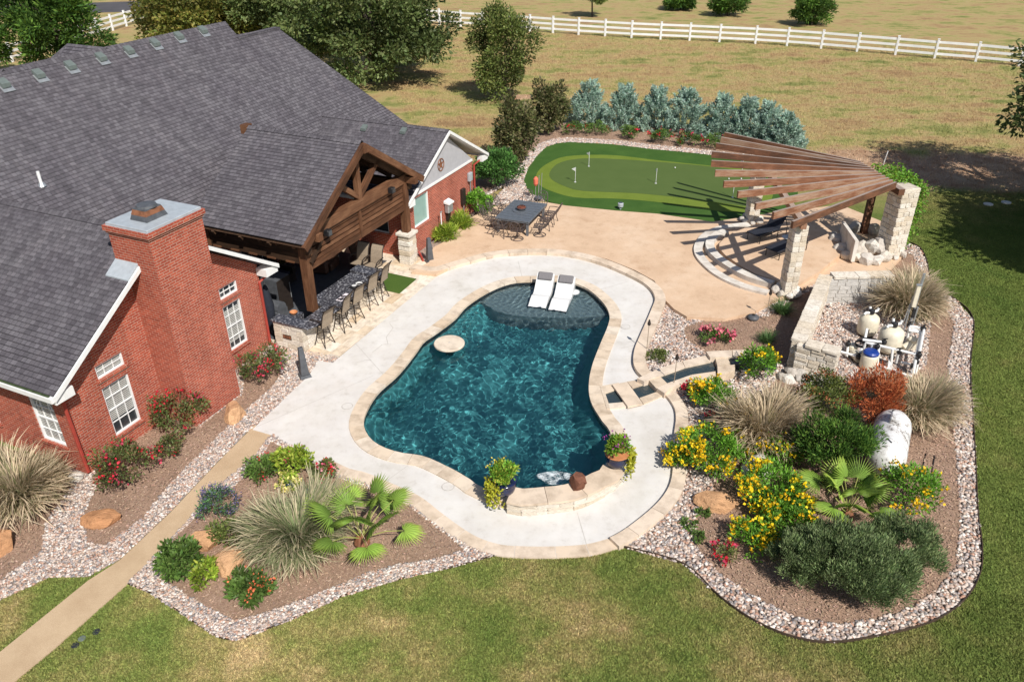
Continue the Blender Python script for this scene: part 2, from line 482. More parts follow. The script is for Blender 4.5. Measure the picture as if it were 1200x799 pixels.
        s = k.math('ADD', s, k.math('MULTIPLY', k.math('SUBTRACT', k.rnd(), 0.5), 0.14 if nm != 'cedar' else 0.24))
        wc_ = k.ramp(s, [(0.36, cs[0]), (0.5, cs[1]), (0.64, cs[2])])
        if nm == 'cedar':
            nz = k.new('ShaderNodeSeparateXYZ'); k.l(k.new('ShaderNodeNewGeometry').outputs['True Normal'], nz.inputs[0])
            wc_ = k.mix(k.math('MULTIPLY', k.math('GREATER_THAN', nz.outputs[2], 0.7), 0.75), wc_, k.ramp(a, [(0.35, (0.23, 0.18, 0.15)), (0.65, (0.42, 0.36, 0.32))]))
        k.base(wc_); k.rough(0.75, 0.25); k.bump(a, 0.4, 0.01); MT[nm] = k.m
    MT['white'] = m_plain('white_paint', (0.74, 0.74, 0.73), 0.5, var=0.05)
    MT['pvc'] = m_plain('white_plastic_pipe', (0.78, 0.78, 0.76), 0.35, var=0.06)
    MT['fence'] = m_plain('white_vinyl', (0.80, 0.80, 0.79), 0.4, var=0.06, scale=1.5)
    MT['grey_siding'] = m_plain('grey_siding', (0.40, 0.40, 0.42), 0.6, var=0.05)
    MT['black'] = m_plain('black_metal', (0.018, 0.018, 0.02), 0.45, var=0.2)
    MT['bronze'] = m_plain('dark_bronze_frame', (0.040, 0.030, 0.025), 0.45, metal=0.3, var=0.2)
    MT['alu'] = m_plain('cast_aluminium_brown', (0.125, 0.10, 0.095), 0.35, metal=0.4, var=0.25)
    MT['steel'] = m_plain('galvanised_steel', (0.45, 0.47, 0.48), 0.4, metal=0.6, var=0.12)
    MT['grey_metal'] = m_plain('grey_sheet_metal', (0.42, 0.46, 0.49), 0.5, metal=0.2, var=0.08)
    MT['sling'] = m_plain('tan_sling_mesh', (0.30, 0.235, 0.17), 0.8, var=0.12, scale=20)
    MT['charcoal'] = m_plain('charcoal_resin', (0.085, 0.09, 0.10), 0.55, var=0.2)
    MT['green_glass'] = m_plain('pale_green_window_film', (0.26, 0.40, 0.36), 0.12, var=0.1, scale=1, spec=0.6)
    k = NT('window_glass'); k.base((0.03, 0.035, 0.04)); k.rough(0.05, 0.7); MT['glass'] = k.m
    MT['blind'] = m_plain('white_blind', (0.55, 0.54, 0.50), 0.7, var=0.08)
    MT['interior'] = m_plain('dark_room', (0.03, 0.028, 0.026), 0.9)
    MT['limestone'] = m_stone('cream_limestone', [(0.60, 0.52, 0.41), (0.70, 0.63, 0.53), (0.76, 0.71, 0.63), (0.65, 0.55, 0.42), (0.73, 0.67, 0.58)], bump=0.8)
    MT['rubble'] = m_stone('white_rubble_stone', [(0.60, 0.56, 0.50), (0.70, 0.66, 0.60), (0.44, 0.40, 0.36), (0.66, 0.60, 0.51)], scale=3.0, bump=1.0)
    MT['mortar'] = m_plain('mortar', (0.52, 0.46, 0.38), 0.95, var=0.15, bump=0.4)
    MT['coping'] = m_stone('sandy_coping_stone', [(0.56, 0.445, 0.33), (0.62, 0.51, 0.39), (0.66, 0.57, 0.465), (0.58, 0.46, 0.335)], scale=2.2, bump=0.25)
    MT['curb'] = m_stone('cream_curb_stone', [(0.62, 0.50, 0.385), (0.66, 0.55, 0.44), (0.60, 0.48, 0.36)], scale=2.0, bump=0.25)
    MT['travertine'] = m_stone('travertine', [(0.66, 0.55, 0.42), (0.72, 0.63, 0.52), (0.60, 0.46, 0.31), (0.74, 0.67, 0.57), (0.69, 0.58, 0.45), (0.72, 0.62, 0.50)], r=0.7, scale=1.8, bump=0.15)
    MT['step'] = m_stone('pale_step_stone', [(0.60, 0.55, 0.49), (0.66, 0.62, 0.56)], scale=2.0, bump=0.3)
    MT['boulder'] = m_stone('orange_sandstone', [(0.50, 0.25, 0.12), (0.60, 0.36, 0.20), (0.55, 0.31, 0.16)], scale=3.2, bump=1.6)
    MT['rustrock'] = m_stone('red_brown_stone', [(0.17, 0.07, 0.045), (0.23, 0.10, 0.06)], scale=4, bump=0.9)
    MT['cmu'] = m_stone('grey_concrete_block', [(0.46, 0.44, 0.41), (0.54, 0.52, 0.49), (0.50, 0.48, 0.45)], scale=4, bump=0.4)
    # granite
    k = NT('black_granite'); v = k.coord(); a = k.new('ShaderNodeTexVoronoi'); a.inputs['Scale'].default_value = 14; k.l(v, a.inputs['Vector'])
    n = k.noise(v, 9, 5, 0.7)
    s = k.math('MULTIPLY', a.outputs['Distance'], n)
    k.base(k.ramp(s, [(0.14, (0.035, 0.035, 0.042)), (0.30, (0.075, 0.075, 0.088)), (0.46, (0.30, 0.30, 0.32))])); k.rough(0.15, 0.5); MT['granite'] = k.m
    # white tank with scuffs
    k = NT('weathered_white_tank'); v = k.coord()
    n = k.noise(v, 4, 8, 0.85); n2 = k.noise(v, 1.2, 4, 0.6)
    s = k.math('ADD', k.math('MULTIPLY', n, 0.7), k.math('MULTIPLY', n2, 0.3))
    k.base(k.ramp(s, [(0.415, (0.13, 0.11, 0.10)), (0.44, (0.50, 0.48, 0.46)), (0.5, (0.66, 0.65, 0.64)), (0.62, (0.76, 0.76, 0.75))])); k.rough(0.5, 0.3); MT['tank'] = k.m
    MT['beige'] = m_plain('beige_fibreglass', (0.66, 0.60, 0.47), 0.45, var=0.1)
    MT['blue'] = m_plain('blue_plastic', (0.012, 0.045, 0.25), 0.4, var=0.15)
    MT['pot'] = m_plain('navy_glazed_pot', (0.012, 0.018, 0.06), 0.15, var=0.2, spec=0.6)
    MT['terracotta'] = m_plain('terracotta', (0.5, 0.2, 0.08), 0.7)
    MT['leather'] = m_plain('brown_leather', (0.10, 0.048, 0.03), 0.5, var=0.25)
    MT['navy'] = m_plain('navy_cushion', (0.016, 0.019, 0.03), 0.85, var=0.15)
    MT['greycush'] = m_plain('grey_cushion', (0.17, 0.16, 0.165), 0.9, var=0.1, scale=30)
    MT['resin'] = m_plain('white_resin', (0.64, 0.64, 0.63), 0.35, var=0.04)
    MT['coral'] = m_plain('coral_fabric', (0.62, 0.15, 0.09), 0.8)
    MT['red'] = m_plain('red_downspout', (0.33, 0.05, 0.035), 0.5, var=0.1)
    MT['green_felt'] = m_plain('green_gutter_moss', (0.05, 0.075, 0.03), 0.9, var=0.3)
    MT['slate'] = m_plain('slate_table_top', (0.13, 0.145, 0.165), 0.35, metal=0.2, var=0.15, scale=12)
    MT['lava'] = m_plain('rust_lava_rock', (0.16, 0.05, 0.03), 0.95, var=0.4, scale=40, bump=0.8)
    MT['ventgrn'] = m_plain('grey_green_vent', (0.13, 0.155, 0.145), 0.5, var=0.1)
    MT['asphalt'] = m_plain('road_asphalt', (0.075, 0.07, 0.075), 0.9, var=0.15, scale=0.5)
    MT['edging'] = m_plain('brown_steel_edging', (0.055, 0.035, 0.022), 0.8, var=0.3)
    MT['bark'] = m_plain('bark', (0.10, 0.078, 0.06), 0.95, var=0.3, bump=0.8)
    MT['leaf'] = m_attr('leaf', 0.55, 0.32)
    MT['needle'] = m_attr('needle', 0.7, 0.3)
    MT['petal'] = m_attr('petal', 0.6, 0.25)
    MT['pebble'] = m_attr('pebble', 0.8, 0.0)
    MT['chip'] = m_attr('wood_chip', 0.95, 0.0)
    # pool plaster
    k = NT('dark_pool_plaster'); n = k.noise(k.geo(), 2.5, 5, 0.7)
    k.base(k.ramp(n, [(0.3, (0.065, 0.225, 0.24)), (0.7, (0.11, 0.32, 0.33))])); k.rough(0.8, 0.2); MT['plaster'] = k.m
    k = NT('waterline_tile'); n = k.noise(k.geo(), 9, 4, 0.7)
    k.base(k.ramp(n, [(0.3, (0.025, 0.028, 0.035)), (0.7, (0.06, 0.065, 0.075))])); k.rough(0.25, 0.5); MT['tile'] = k.m
    k = NT('grey_ledge_pebble'); n = k.noise(k.geo(), 14, 5, 0.8)
    k.base(k.ramp(n, [(0.3, (0.12, 0.125, 0.135)), (0.7, (0.27, 0.27, 0.275))])); k.rough(0.7, 0.3); MT['ledge'] = k.m
    # water: plain refracting surface, the ripples are geometry
    k = NT('pool_water'); k.n.remove(k.p); out = k.n['Material Output']
    gw = k.new('ShaderNodeBsdfGlass'); gw.inputs['IOR'].default_value = 1.33; gw.inputs['Roughness'].default_value = 0.0; gw.inputs['Color'].default_value = (0.80, 0.96, 0.98, 1)
    k.l(gw.outputs[0], out.inputs[0]); MT['water'] = k.m
    # rill water
    k = NT('rill_water'); k.base((0.03, 0.045, 0.05)); k.rough(0.06, 0.6); k.bump(k.noise(k.geo(), 7, 4, 0.6), 0.6, 0.05); MT['rill'] = k.m
    k = NT('foam'); n = k.noise(k.geo(), 6, 6, 0.8); k.base((0.75, 0.8, 0.82)); k.rough(0.6)
    k.l(k.ramp(n, [(0.42, (0, 0, 0)), (0.62, (0.85, 0.85, 0.85))]), k.p.inputs['Alpha']); MT['foam'] = k.m
    MT['paper'] = m_plain('paper', (0.75, 0.68, 0.72), 0.8, var=0.08)
setup_materials()

def rock_meshes(n, mat, sub, seed, planes=10, noise=0.03, smooth=False):
    out = []; r = random.Random(seed)
    for i in range(n):
        bm = bmesh.new(); bmesh.ops.create_icosphere(bm, subdivisions=sub, radius=0.62)
        for _ in range(planes):
            nv = Vector((r.gauss(0, 1), r.gauss(0, 1), r.gauss(0, 0.8))).normalized(); d = r.uniform(0.34, 0.5)
            for v in bm.verts:
                e = v.co.dot(nv) - d
                if e > 0: v.co -= nv * e
        for v in bm.verts: v.co += Vector((r.uniform(-noise, noise), r.uniform(-noise, noise), r.uniform(-noise, noise)))
        me = bpy.data.meshes.new('rock'); bm.to_mesh(me); bm.free(); me.materials.append(mat); out.append(me)
    return out
# shared irregular stone meshes (unit size)
def stone_meshes(n, mat, jit=0.06, bev=0.12, seed=3, cuts=0):
    out = []
    r = random.Random(seed)
    for i in range(n):
        bm = bmesh.new(); bmesh.ops.create_cube(bm, size=1.0)
        if cuts: bmesh.ops.subdivide_edges(bm, edges=bm.edges[:], cuts=cuts, use_grid_fill=True)
        else: bmesh.ops.bevel(bm, geom=bm.edges[:], offset=bev, segments=1, profile=0.5, affect='EDGES')
        for v in bm.verts:
            if cuts:
                v.co = v.co.lerp(v.co.normalized() * 0.55, 0.62)
            v.co += Vector((r.uniform(-jit, jit), r.uniform(-jit, jit), r.uniform(-jit, jit)))
        me = bpy.data.meshes.new('stone'); bm.to_mesh(me); bm.free(); me.materials.append(mat)
        out.append(me)
    return out
ST = {'block': stone_meshes(8, MT['limestone'], 0.035, 0.07), 'rubble': rock_meshes(8, MT['rubble'], 2, 5, 8, 0.03),
      'boulder': rock_meshes(8, MT['boulder'], 3, 9, 13, 0.02), 'cmu': stone_meshes(3, MT['cmu'], 0.008, 0.03, 4),
      'tile': stone_meshes(4, MT['travertine'], 0.004, 0.02, 8), 'cap': stone_meshes(5, MT['limestone'], 0.02, 0.05, 12)}

def stone(kind, parent, loc, size, rz=0.0, tilt=0.0, name='stone'):
    return link(name, RND.choice(ST[kind]), parent, loc, (RND.uniform(-tilt, tilt), RND.uniform(-tilt, tilt), rz), size)

def block_wall(parent, p0, p1, th, z0, z1, kind='block', ch=0.17, ln=0.36, name='stone_block', core=True):
    """courses of stone blocks between two local points, mortar core behind"""
    p0, p1 = Vector(p0).to_2d(), Vector(p1).to_2d(); d = p1 - p0; L = d.length; d.normalize(); a = math.atan2(d.y, d.x)
    nr = max(1, round((z1 - z0) / ch)); h = (z1 - z0) / nr
    if core:
        b = MB(); n = Vector((-d.y, d.x)) * (th / 2 - 0.025); e = d * 0.02
        c = [p0 + e - n, p1 - e - n, p1 - e + n, p0 + e + n]
        b.hexa([(q.x, q.y, z0) for q in c] + [(q.x, q.y, z1 - 0.02) for q in c]).build('mortar_core', MT['mortar'], parent)
    for r in range(nr):
        x = 0.0
        while x < L - 0.02:
            w = min(ln * RND.uniform(0.65, 1.35), L - x)
            if L - x - w < 0.12: w = L - x
            c = p0 + d * (x + w / 2)
            stone(kind, parent, (c.x, c.y, z0 + h * (r + 0.5)), (w - 0.012, th + RND.uniform(-0.02, 0.03), h - 0.01), a, 0.012, name)
            x += w

# ================================================================== SETTING
POOL_TOP = [(630, 329.3), (600, 331), (573, 341), (547, 357.7), (533, 373), (512, 389), (496, 400), (486.7, 413), (466.7, 437.7), (443, 459.3), (430, 479.3), (425, 496),
            (430, 511), (443.3, 522.7), (466.7, 531.3), (496.7, 536.3), (526.7, 549.7), (550, 563), (563.3, 572)]
POOL_WALL = [(606.7, 572.5), (633, 571.5), (653, 570), (668, 567), (685, 560), (698, 552.5), (708, 545)]     # inner edge of the raised wall, top at 0.45
POOL_RIGHT = [(717, 511.7), (706.7, 494), (694, 472.7), (691, 452.7), (695, 429), (705, 402.7), (713.3, 382.7), (715, 369.3), (706.7, 354.3), (686.7, 337.7), (660, 329.3)]
ZD = 0.05
pw = [G(x, y, ZD) for x, y in POOL_TOP] + [G(x, y, 0.45) for x, y in POOL_WALL] + [G(x, y, ZD) for x, y in POOL_RIGHT]
for p in pw: p.z = 0
POOL = smooth_path(pw, 0.28, closed=True)
if area([tuple(p[:2]) for p in POOL]) < 0: POOL.reverse()
POOL_OUT = offset_path(POOL, -0.40, True)           # ccw travel: right side is outwards
POOL2 = [tuple(p[:2]) for p in POOL]
POOL_OUT2 = [tuple(p[:2]) for p in POOL_OUT]
HOLE = [tuple(p[:2]) for p in offset_path(POOL, -0.30, True)]

DECK_PX = [(296, 503), (320, 510), (349, 527), (375, 546), (400, 558), (420, 563), (450, 576), (480, 590), (503, 608), (527, 626), (550, 640), (580, 650), (613, 653), (653, 653),
           (693, 650), (727, 641), (750, 630), (777, 606), (796, 578), (803, 553), (804, 525), (804.5, 492.7), (800.8, 474.3), (791.7, 461.5), (778.8, 450.5), (766, 440),
           (753, 429), (753, 412.7), (760, 396), (770, 369), (777, 349), (767, 329), (743, 316), (710, 303), (673, 295), (633, 292.7), (587, 295), (543, 306), (511, 324), (390, 425), (372.6, 422.6), (362.6, 439)]
DECK = poly(DECK_PX, ZD)
TAN_PX = [(482, 318), (503, 307), (507.6, 290), (526.4, 280), (549, 257), (570, 244), (590, 240), (612, 236), (640, 237), (663, 241), (723, 247), (770, 250.5), (835, 260), (900, 250), (985, 240), (1040, 262),
          (1058, 300), (1040, 318), (970, 322), (945, 335), (925, 347), (907, 352), (883, 366), (850, 373), (805, 371), (790, 362), (777, 349), (767, 329), (743, 316), (710, 303), (673, 295), (633, 292.7), (587, 295), (543, 306), (511, 321)]
ZT = 0.17
TAN = poly(TAN_PX, ZT)
PATH_PX = [(-70, 812), (0, 763), (103, 679.7), (140, 656), (200, 599.7), (256.7, 539.7), (290, 506.4), (298, 498), (330, 505), (314, 514.6), (300, 533), (253, 573), (200, 633), (150, 683), (63, 759.7), (-40, 845)]
PATH = poly(PATH_PX, 0.04)
FR_PX = [(613, 211.7), (619, 196), (630, 181.7), (640, 172), (653, 168), (666.7, 166.7), (716.7, 169), (766.7, 175), (800, 178.3), (833, 181.7), (880, 188), (920, 205), (935, 225), (925, 243), (890, 256), (857, 260), (835, 259.7), (770, 250), (726.7, 246.7), (663, 240.8), (640, 235), (620, 226.7)]
CO_PX = [(628, 206.7), (633, 198), (645, 190), (661.7, 183.8), (694, 181.7), (726.7, 182.8), (770, 188), (835, 194.7), (880, 200), (902, 215), (905, 232), (890, 246), (874, 248.8), (835, 246.7), (770, 237), (720, 233), (672.5, 231.5), (640, 221.8), (630, 214)]
PU_PX = [(644, 203), (653, 192.5), (672.5, 187), (705, 186), (770, 190), (835, 195.8), (872, 202), (890, 215), (892, 232), (882, 241), (874, 242), (813, 233.7), (748, 227), (683, 224), (661.7, 218.5), (647, 211)]

LAWN_OUT = [(-700, -60), (700, -60), (700, 1500), (-700, 1500)]
g = MB(); g.sheet(LAWN_OUT, 0.0, [HOLE]); tag(g.build('ground', MT['turf']), kind='structure')

deck = MB().sheet(DECK, ZD, [POOL_OUT2], skirt=0.12).build('pool_deck', MT['concrete']); tag(deck, kind='structure')
tan = MB().sheet(TAN, ZT, skirt=0.2).build('tan_patio', MT['tan']); tag(tan, kind='structure')
tag(MB().sheet(PATH, 0.035, skirt=0.06).build('path', MT['path']), kind='structure')

# beds: (outline, mulch outlines)
BEDL = poly([(-60, 735), (0, 704), (57, 677), (104, 676), (140, 656), (200, 599.7), (256.7, 539.7), (290, 506.4), (296, 503), (385, 432), (398, 420), (330, 404), (318, 400), (60, 560), (-60, 520)])
ML = [poly([(-60, 500), (-60, 705), (0, 680), (50, 646), (53, 613), (70, 590), (90, 563), (60, 545)]),
      poly([(108, 560), (113, 572), (100, 600), (102, 636), (123, 640), (167, 608), (197, 570), (232, 535), (264, 503), (281, 487), (320, 453), (330, 438), (322, 428), (285, 440), (285, 462), (235, 500), (190, 470)])]
BED2 = poly([(300, 533), (314, 514.6), (320, 510), (349, 527), (375, 546), (400, 558), (420, 563), (450, 576), (480, 590), (503, 608), (527, 626), (550, 640), (580, 651), (533, 664.7), (466.7, 679.7), (400, 699.7), (350, 723), (300, 743), (276.7, 751), (253, 746), (213, 719.7), (177, 696), (150, 684), (200, 633), (253, 573)])
M2 = [poly([(318, 518), (345, 532), (372, 550), (400, 562), (450, 580), (480, 594), (503, 612), (527, 630), (545, 645), (508, 656), (466, 662), (430, 672), (398, 686), (350, 705), (300, 722), (275, 728), (245, 714), (220, 698), (192, 680), (186, 655), (205, 630), (240, 597), (275, 570), (297, 550)])]
BED3 = poly([(726.7, 641), (750, 630), (777, 606), (796, 578), (803, 553), (804, 525), (804.5, 492.7), (800.8, 474.3), (791.7, 461.5), (778.8, 450.5), (766, 440), (753, 429), (753, 412.7), (760, 396), (770, 369), (778, 350),
             (805, 371), (850, 373), (883, 366), (907, 352), (925, 347), (960, 325), (1040, 318), (1050, 283), (1062, 284), (1077, 291), (1085, 305), (1089, 325), (1096, 340), (1120, 352.7), (1140, 376), (1136.7, 432.7), (1141.7, 526), (1145, 599.7), (1150, 643), (1146.7, 676), (1126.7, 706), (1090, 729.7), (1033, 744.7), (976.7, 753), (933, 748), (886.7, 729.7), (843, 699.7), (800, 661)])
M3 = [poly([(1050, 290), (1070, 300), (1080, 330), (1100, 352), (1118, 380), (1110, 430), (1114, 480), (1120, 533), (1125, 616), (1120, 663), (1093, 696), (1050, 719.7), (983, 733), (933, 723), (883, 699.7), (843, 673), (817, 643), (815, 610), (833, 580), (850, 520), (885, 470), (910, 445), (985, 470), (1055, 450), (1085, 430), (1090, 380), (1060, 345), (1040, 318)]),
      poly([(800, 385), (830, 375), (900, 372), (925, 355), (960, 335), (945, 400), (925, 430), (890, 420), (830, 415), (805, 400)])]
BEDJ = poly([(596, 215), (575, 228), (560, 232), (545, 205), (585, 185), (605, 165), (640, 152), (668, 142), (700, 143), (780, 150), (850, 158), (925, 168), (945, 185), (935, 200), (880, 190), (833, 182.5), (800, 179), (766.7, 176), (716.7, 170), (666.7, 167.5), (653, 169), (640, 173), (630, 182.5), (619, 197), (613, 212.5), (620, 227), (640, 236), (612, 237), (590, 240), (572, 243)])
MJ = [poly([(592, 212), (575, 225), (562, 229), (548, 205), (587, 187), (607, 167), (640, 153), (668, 143), (700, 144), (780, 151), (850, 159), (925, 169), (943, 185), (880, 183), (833, 177.5), (800, 174), (766.7, 171), (716.7, 165), (666.7, 162.5), (650, 163), (632, 169), (620, 180), (608, 197), (600, 207)])]
BEDW = poly([(488, 312), (484, 300), (555, 236), (572, 243), (549, 257), (526.4, 280), (507.6, 290), (503, 307)])
def bed(name, outline, mulches, z=0.012):
    b = MB().sheet(outline, z, skirt=0.05).build(name + '_gravel_bed', MT['gravel_bed']); tag(b, kind='structure')
    for m in mulches:
        tag(MB().sheet(m, z + 0.02, skirt=0.04).build(name + '_mulch_bed', MT['mulch']), kind='structure')
bed('house', BEDL, ML); bed('palm', BED2, M2); bed('garden', BED3, M3); bed('juniper', BEDJ, MJ, 0.02); bed('wing', BEDW, [])
# putting green
ZF = 0.05
tag(MB().sheet([tuple(p[:2]) for p in smooth_path([(*q, 0) for q in poly(FR_PX, 0.05)], 0.5, True)], 0.05, skirt=0.1).build('putting_green_fringe', MT['fringe']), kind='structure')
tag(MB().sheet([tuple(p[:2]) for p in smooth_path([(*q, 0) for q in poly(CO_PX, 0.05)], 0.5, True)], 0.056).build('putting_green_collar', MT['collar']), kind='structure')
tag(MB().sheet([tuple(p[:2]) for p in smooth_path([(*q, 0) for q in poly(PU_PX, 0.05)], 0.5, True)], 0.062).build('putting_green', MT['putt']), kind='structure')
# country road beyond the fences
tag(MB().sheet([(-140, 84), (-34, 104), (-12, 118), (40, 129), (400, 141), (400, 149), (40, 137), (-16, 126), (-38, 113), (-140, 93)], 0.01).build('road', MT['asphalt']), kind='structure')

# pebbles, wood chips, blades -------------------------------------------------
PEB = np.array([[1, 0, 0], [-1, 0, 0], [0, 1, 0], [0, -1, 0], [0, 0, 0.75], [0, 0, -0.6], [0.6, 0.6, 0.4], [-0.6, 0.55, 0.35], [-0.6, -0.6, 0.4], [0.6, -0.55, 0.35]], float)
PEBF = np.array([[4, 6, 7], [4, 7, 8], [4, 8, 9], [4, 9, 6], [6, 0, 2], [6, 2, 7], [7, 2, 1], [7, 1, 8], [8, 1, 3], [8, 3, 9], [9, 3, 0], [9, 0, 6]])
PEBC = np.array([(0.52, 0.42, 0.36), (0.60, 0.52, 0.46), (0.44, 0.33, 0.27), (0.33, 0.28, 0.265), (0.24, 0.22, 0.215), (0.42, 0.25, 0.18), (0.68, 0.62, 0.56), (0.50, 0.38, 0.30)])
def pebbles(name, label, pts, z, s0, s1):
    n = len(pts)
    a = NPR.uniform(0, 2 * np.pi, n); s = NPR.uniform(s0, s1, n)
    sc = np.stack([s * NPR.uniform(0.8, 1.25, n), s * NPR.uniform(0.6, 1.0, n), s * NPR.uniform(0.55, 0.9, n)], 1)
    V = PEB[None] * sc[:, None]
    V = V + NPR.normal(0, 0.1, V.shape) * s[:, None, None]
    c, si = np.cos(a)[:, None], np.sin(a)[:, None]
    X = V[..., 0] * c - V[..., 1] * si; Y = V[..., 0] * si + V[..., 1] * c
    W = np.stack([X + pts[:, :1], Y + pts[:, 1:2], V[..., 2] + z + (s * 0.3)[:, None] + NPR.uniform(0, 0.02, (n, 1))], -1)
    F = (PEBF[None] + (np.arange(n) * 10)[:, None, None]).reshape(-1, 3)
    cc = PEBC[NPR.integers(0, len(PEBC), n)] * NPR.uniform(0.8, 1.12, (n, 1))
    o = link(name, np_mesh(name, W.reshape(-1, 3), F, MT['pebble'], np.repeat(cc, 10, 0)))
    return tag(o, label, 'gravel', kind='stuff')
def gravel(name, label, outline, excl, dens, z=0.012, s0=0.022, s1=0.048):
    n = int(abs(area(outline)) * dens)
    P = scatter_in(outline, n * 3, excl)
    keep = int(n * min(1.0, len(P) / (n * 3)))
    P = scatter_in(outline, n, excl)
    return pebbles(name, label, P, z, s0, s1)
HOUSE2 = [tuple(HW(u, v)[:2]) for u, v in ((-7.6, 12), (-7.6, 0.0), (-4.8, 0.0), (-4.8, -1.15), (-2.75, -1.15), (-2.75, 0.0), (0, 0), (0, 12))]
PUMPPAD = poly([(925, 432), (965, 335), (1040, 330), (1050, 400), (990, 445)])
gravel('gravel', 'pinkish river gravel beside the house wall and along the walk', BEDL, ML + [PATH, DECK, HOUSE2], 330)
gravel('gravel', 'pale river gravel edging the palm bed', BED2, M2, 330)
RILLX = poly([(745, 443), (770, 415), (835, 405), (900, 395), (900, 425), (840, 445), (800, 440), (770, 465)])
gravel('gravel', 'river gravel around the flower bed right of the pool', BED3, M3, 210, s0=0.028, s1=0.062)
gravel('gravel', 'pale gravel ribbon round the putting green', BEDJ, MJ, 150, 0.02, 0.035, 0.07)
gravel('gravel', 'gravel at the foot of the star gable wall', BEDW, [], 60)
def chips(name, label, pols, dens, z):
    P = np.concatenate([scatter_in(m, int(abs(area(m)) * dens)) for m in pols]); n = len(P)
    a = NPR.uniform(0, np.pi, n); L = NPR.uniform(0.02, 0.07, n); w = NPR.uniform(0.008, 0.02, n); t = NPR.uniform(-0.5, 0.5, n)
    d = np.stack([np.cos(a), np.sin(a), t * 0.7], 1) * (L / 2)[:, None]; e = np.stack([-np.sin(a), np.cos(a), NPR.uniform(-0.6, 0.6, n)], 1) * (w / 2)[:, None]
    c = np.stack([P[:, 0], P[:, 1], np.full(n, z + 0.025) + NPR.uniform(0, 0.02, n)], 1)
    V = np.stack([c - d - e, c + d - e, c + d + e, c - d + e], 1).reshape(-1, 3)
    col = np.array((0.375, 0.255, 0.185)) * NPR.uniform(0.45, 1.5, (n, 1)) * NPR.uniform(0.92, 1.08, (n, 3))
    o = link(name, np_mesh(name, V, np.arange(4 * n).reshape(-1, 4), MT['chip'], np.repeat(col, 4, 0)))
    return tag(o, label, 'mulch', kind='stuff')
chips('wood_mulch', 'brown bark mulch in the planting beds', ML + M2 + M3 + MJ, 300, 0.03)

LAWN_EX = [DECK, TAN, PATH, BEDL, BED2, BED3, BEDJ, BEDW, HOUSE2, poly(FR_PX, 0.05), POOL_OUT2]
def blades(name, label, pol, n, h0, h1):
    P = scatter_in(pol, n, LAWN_EX); n = len(P)
    a = NPR.uniform(0, 2 * np.pi, n); h = NPR.uniform(h0, h1, n); w = NPR.uniform(0.008, 0.02, n)
    ln = NPR.normal(0, 0.7, (n, 2)) * h[:, None]
    b = np.stack([P[:, 0], P[:, 1], np.zeros(n)], 1)
    s = np.stack([np.cos(a), np.sin(a), np.zeros(n)], 1) * w[:, None]
    tip = b + np.stack([ln[:, 0], ln[:, 1], h], 1)
    V = np.stack([b - s, b + s, tip], 1).reshape(-1, 3)
    col = np.ones((n, 3)) * NPR.uniform(0.72, 1.5, (n, 1)) * NPR.uniform(0.94, 1.06, (n, 3))
    o = link(name, np_mesh(name, V, np.arange(3 * n).reshape(-1, 3), MT['blade'], np.repeat(col, 3, 0)))
    return tag(o, label, 'grass', kind='stuff')
blades('lawn_grass', 'patchy mown lawn in front of the pool', poly([(-40, 830), (-40, 660), (150, 660), (400, 680), (560, 610), (760, 590), (900, 680), (1230, 700), (1230, 830)]), 260000, 0.02, 0.05)
blades('lawn_grass', 'green lawn along the right side of the garden', poly([(1040, 760), (1060, 400), (1040, 225), (1235, 225), (1270, 760)]), 210000, 0.02, 0.05)
blades('field_grass', 'dry grass of the field behind the putting green', poly([(400, 30), (1230, 60), (1230, 232), (560, 190), (480, 140)]), 150000, 0.06, 0.16)
# brown steel edging along the lawn side of the beds
def edging(px, label, closed=False, h=0.05):
    P = smooth_path([G(x, y) for x, y in px], 0.3, closed)
    b = MB(); Q = offset_path(P, 0.02, closed)
    for i in range(len(P) - 1):
        b.hexa([(*P[i][:2], -0.02), (*P[i + 1][:2], -0.02), (*Q[i + 1][:2], -0.02), (*Q[i][:2], -0.02), (*P[i][:2], h), (*P[i + 1][:2], h), (*Q[i + 1][:2], h), (*Q[i][:2], h)])
    return tag(b.build('lawn_edging', MT['edging']), label, 'edging')
edging([(1050, 283), (1062, 284), (1077, 291), (1085, 305), (1089, 325), (1096, 340), (1120, 352.7), (1140, 376), (1136.7, 432.7), (1141.7, 526), (1145, 599.7), (1150, 643), (1146.7, 676), (1126.7, 706), (1090, 729.7), (1033, 744.7), (976.7, 753), (933, 748), (886.7, 729.7), (843, 699.7), (800, 661), (728, 641)], 'brown steel edging round the big flower bed', h=0.08)
edging([(150, 685), (177, 696), (213, 719.7), (253, 746), (276.7, 751), (300, 743), (350, 723), (400, 699.7), (466.7, 679.7), (533, 664.7), (580, 651.5)], 'brown steel edging in front of the palm bed')

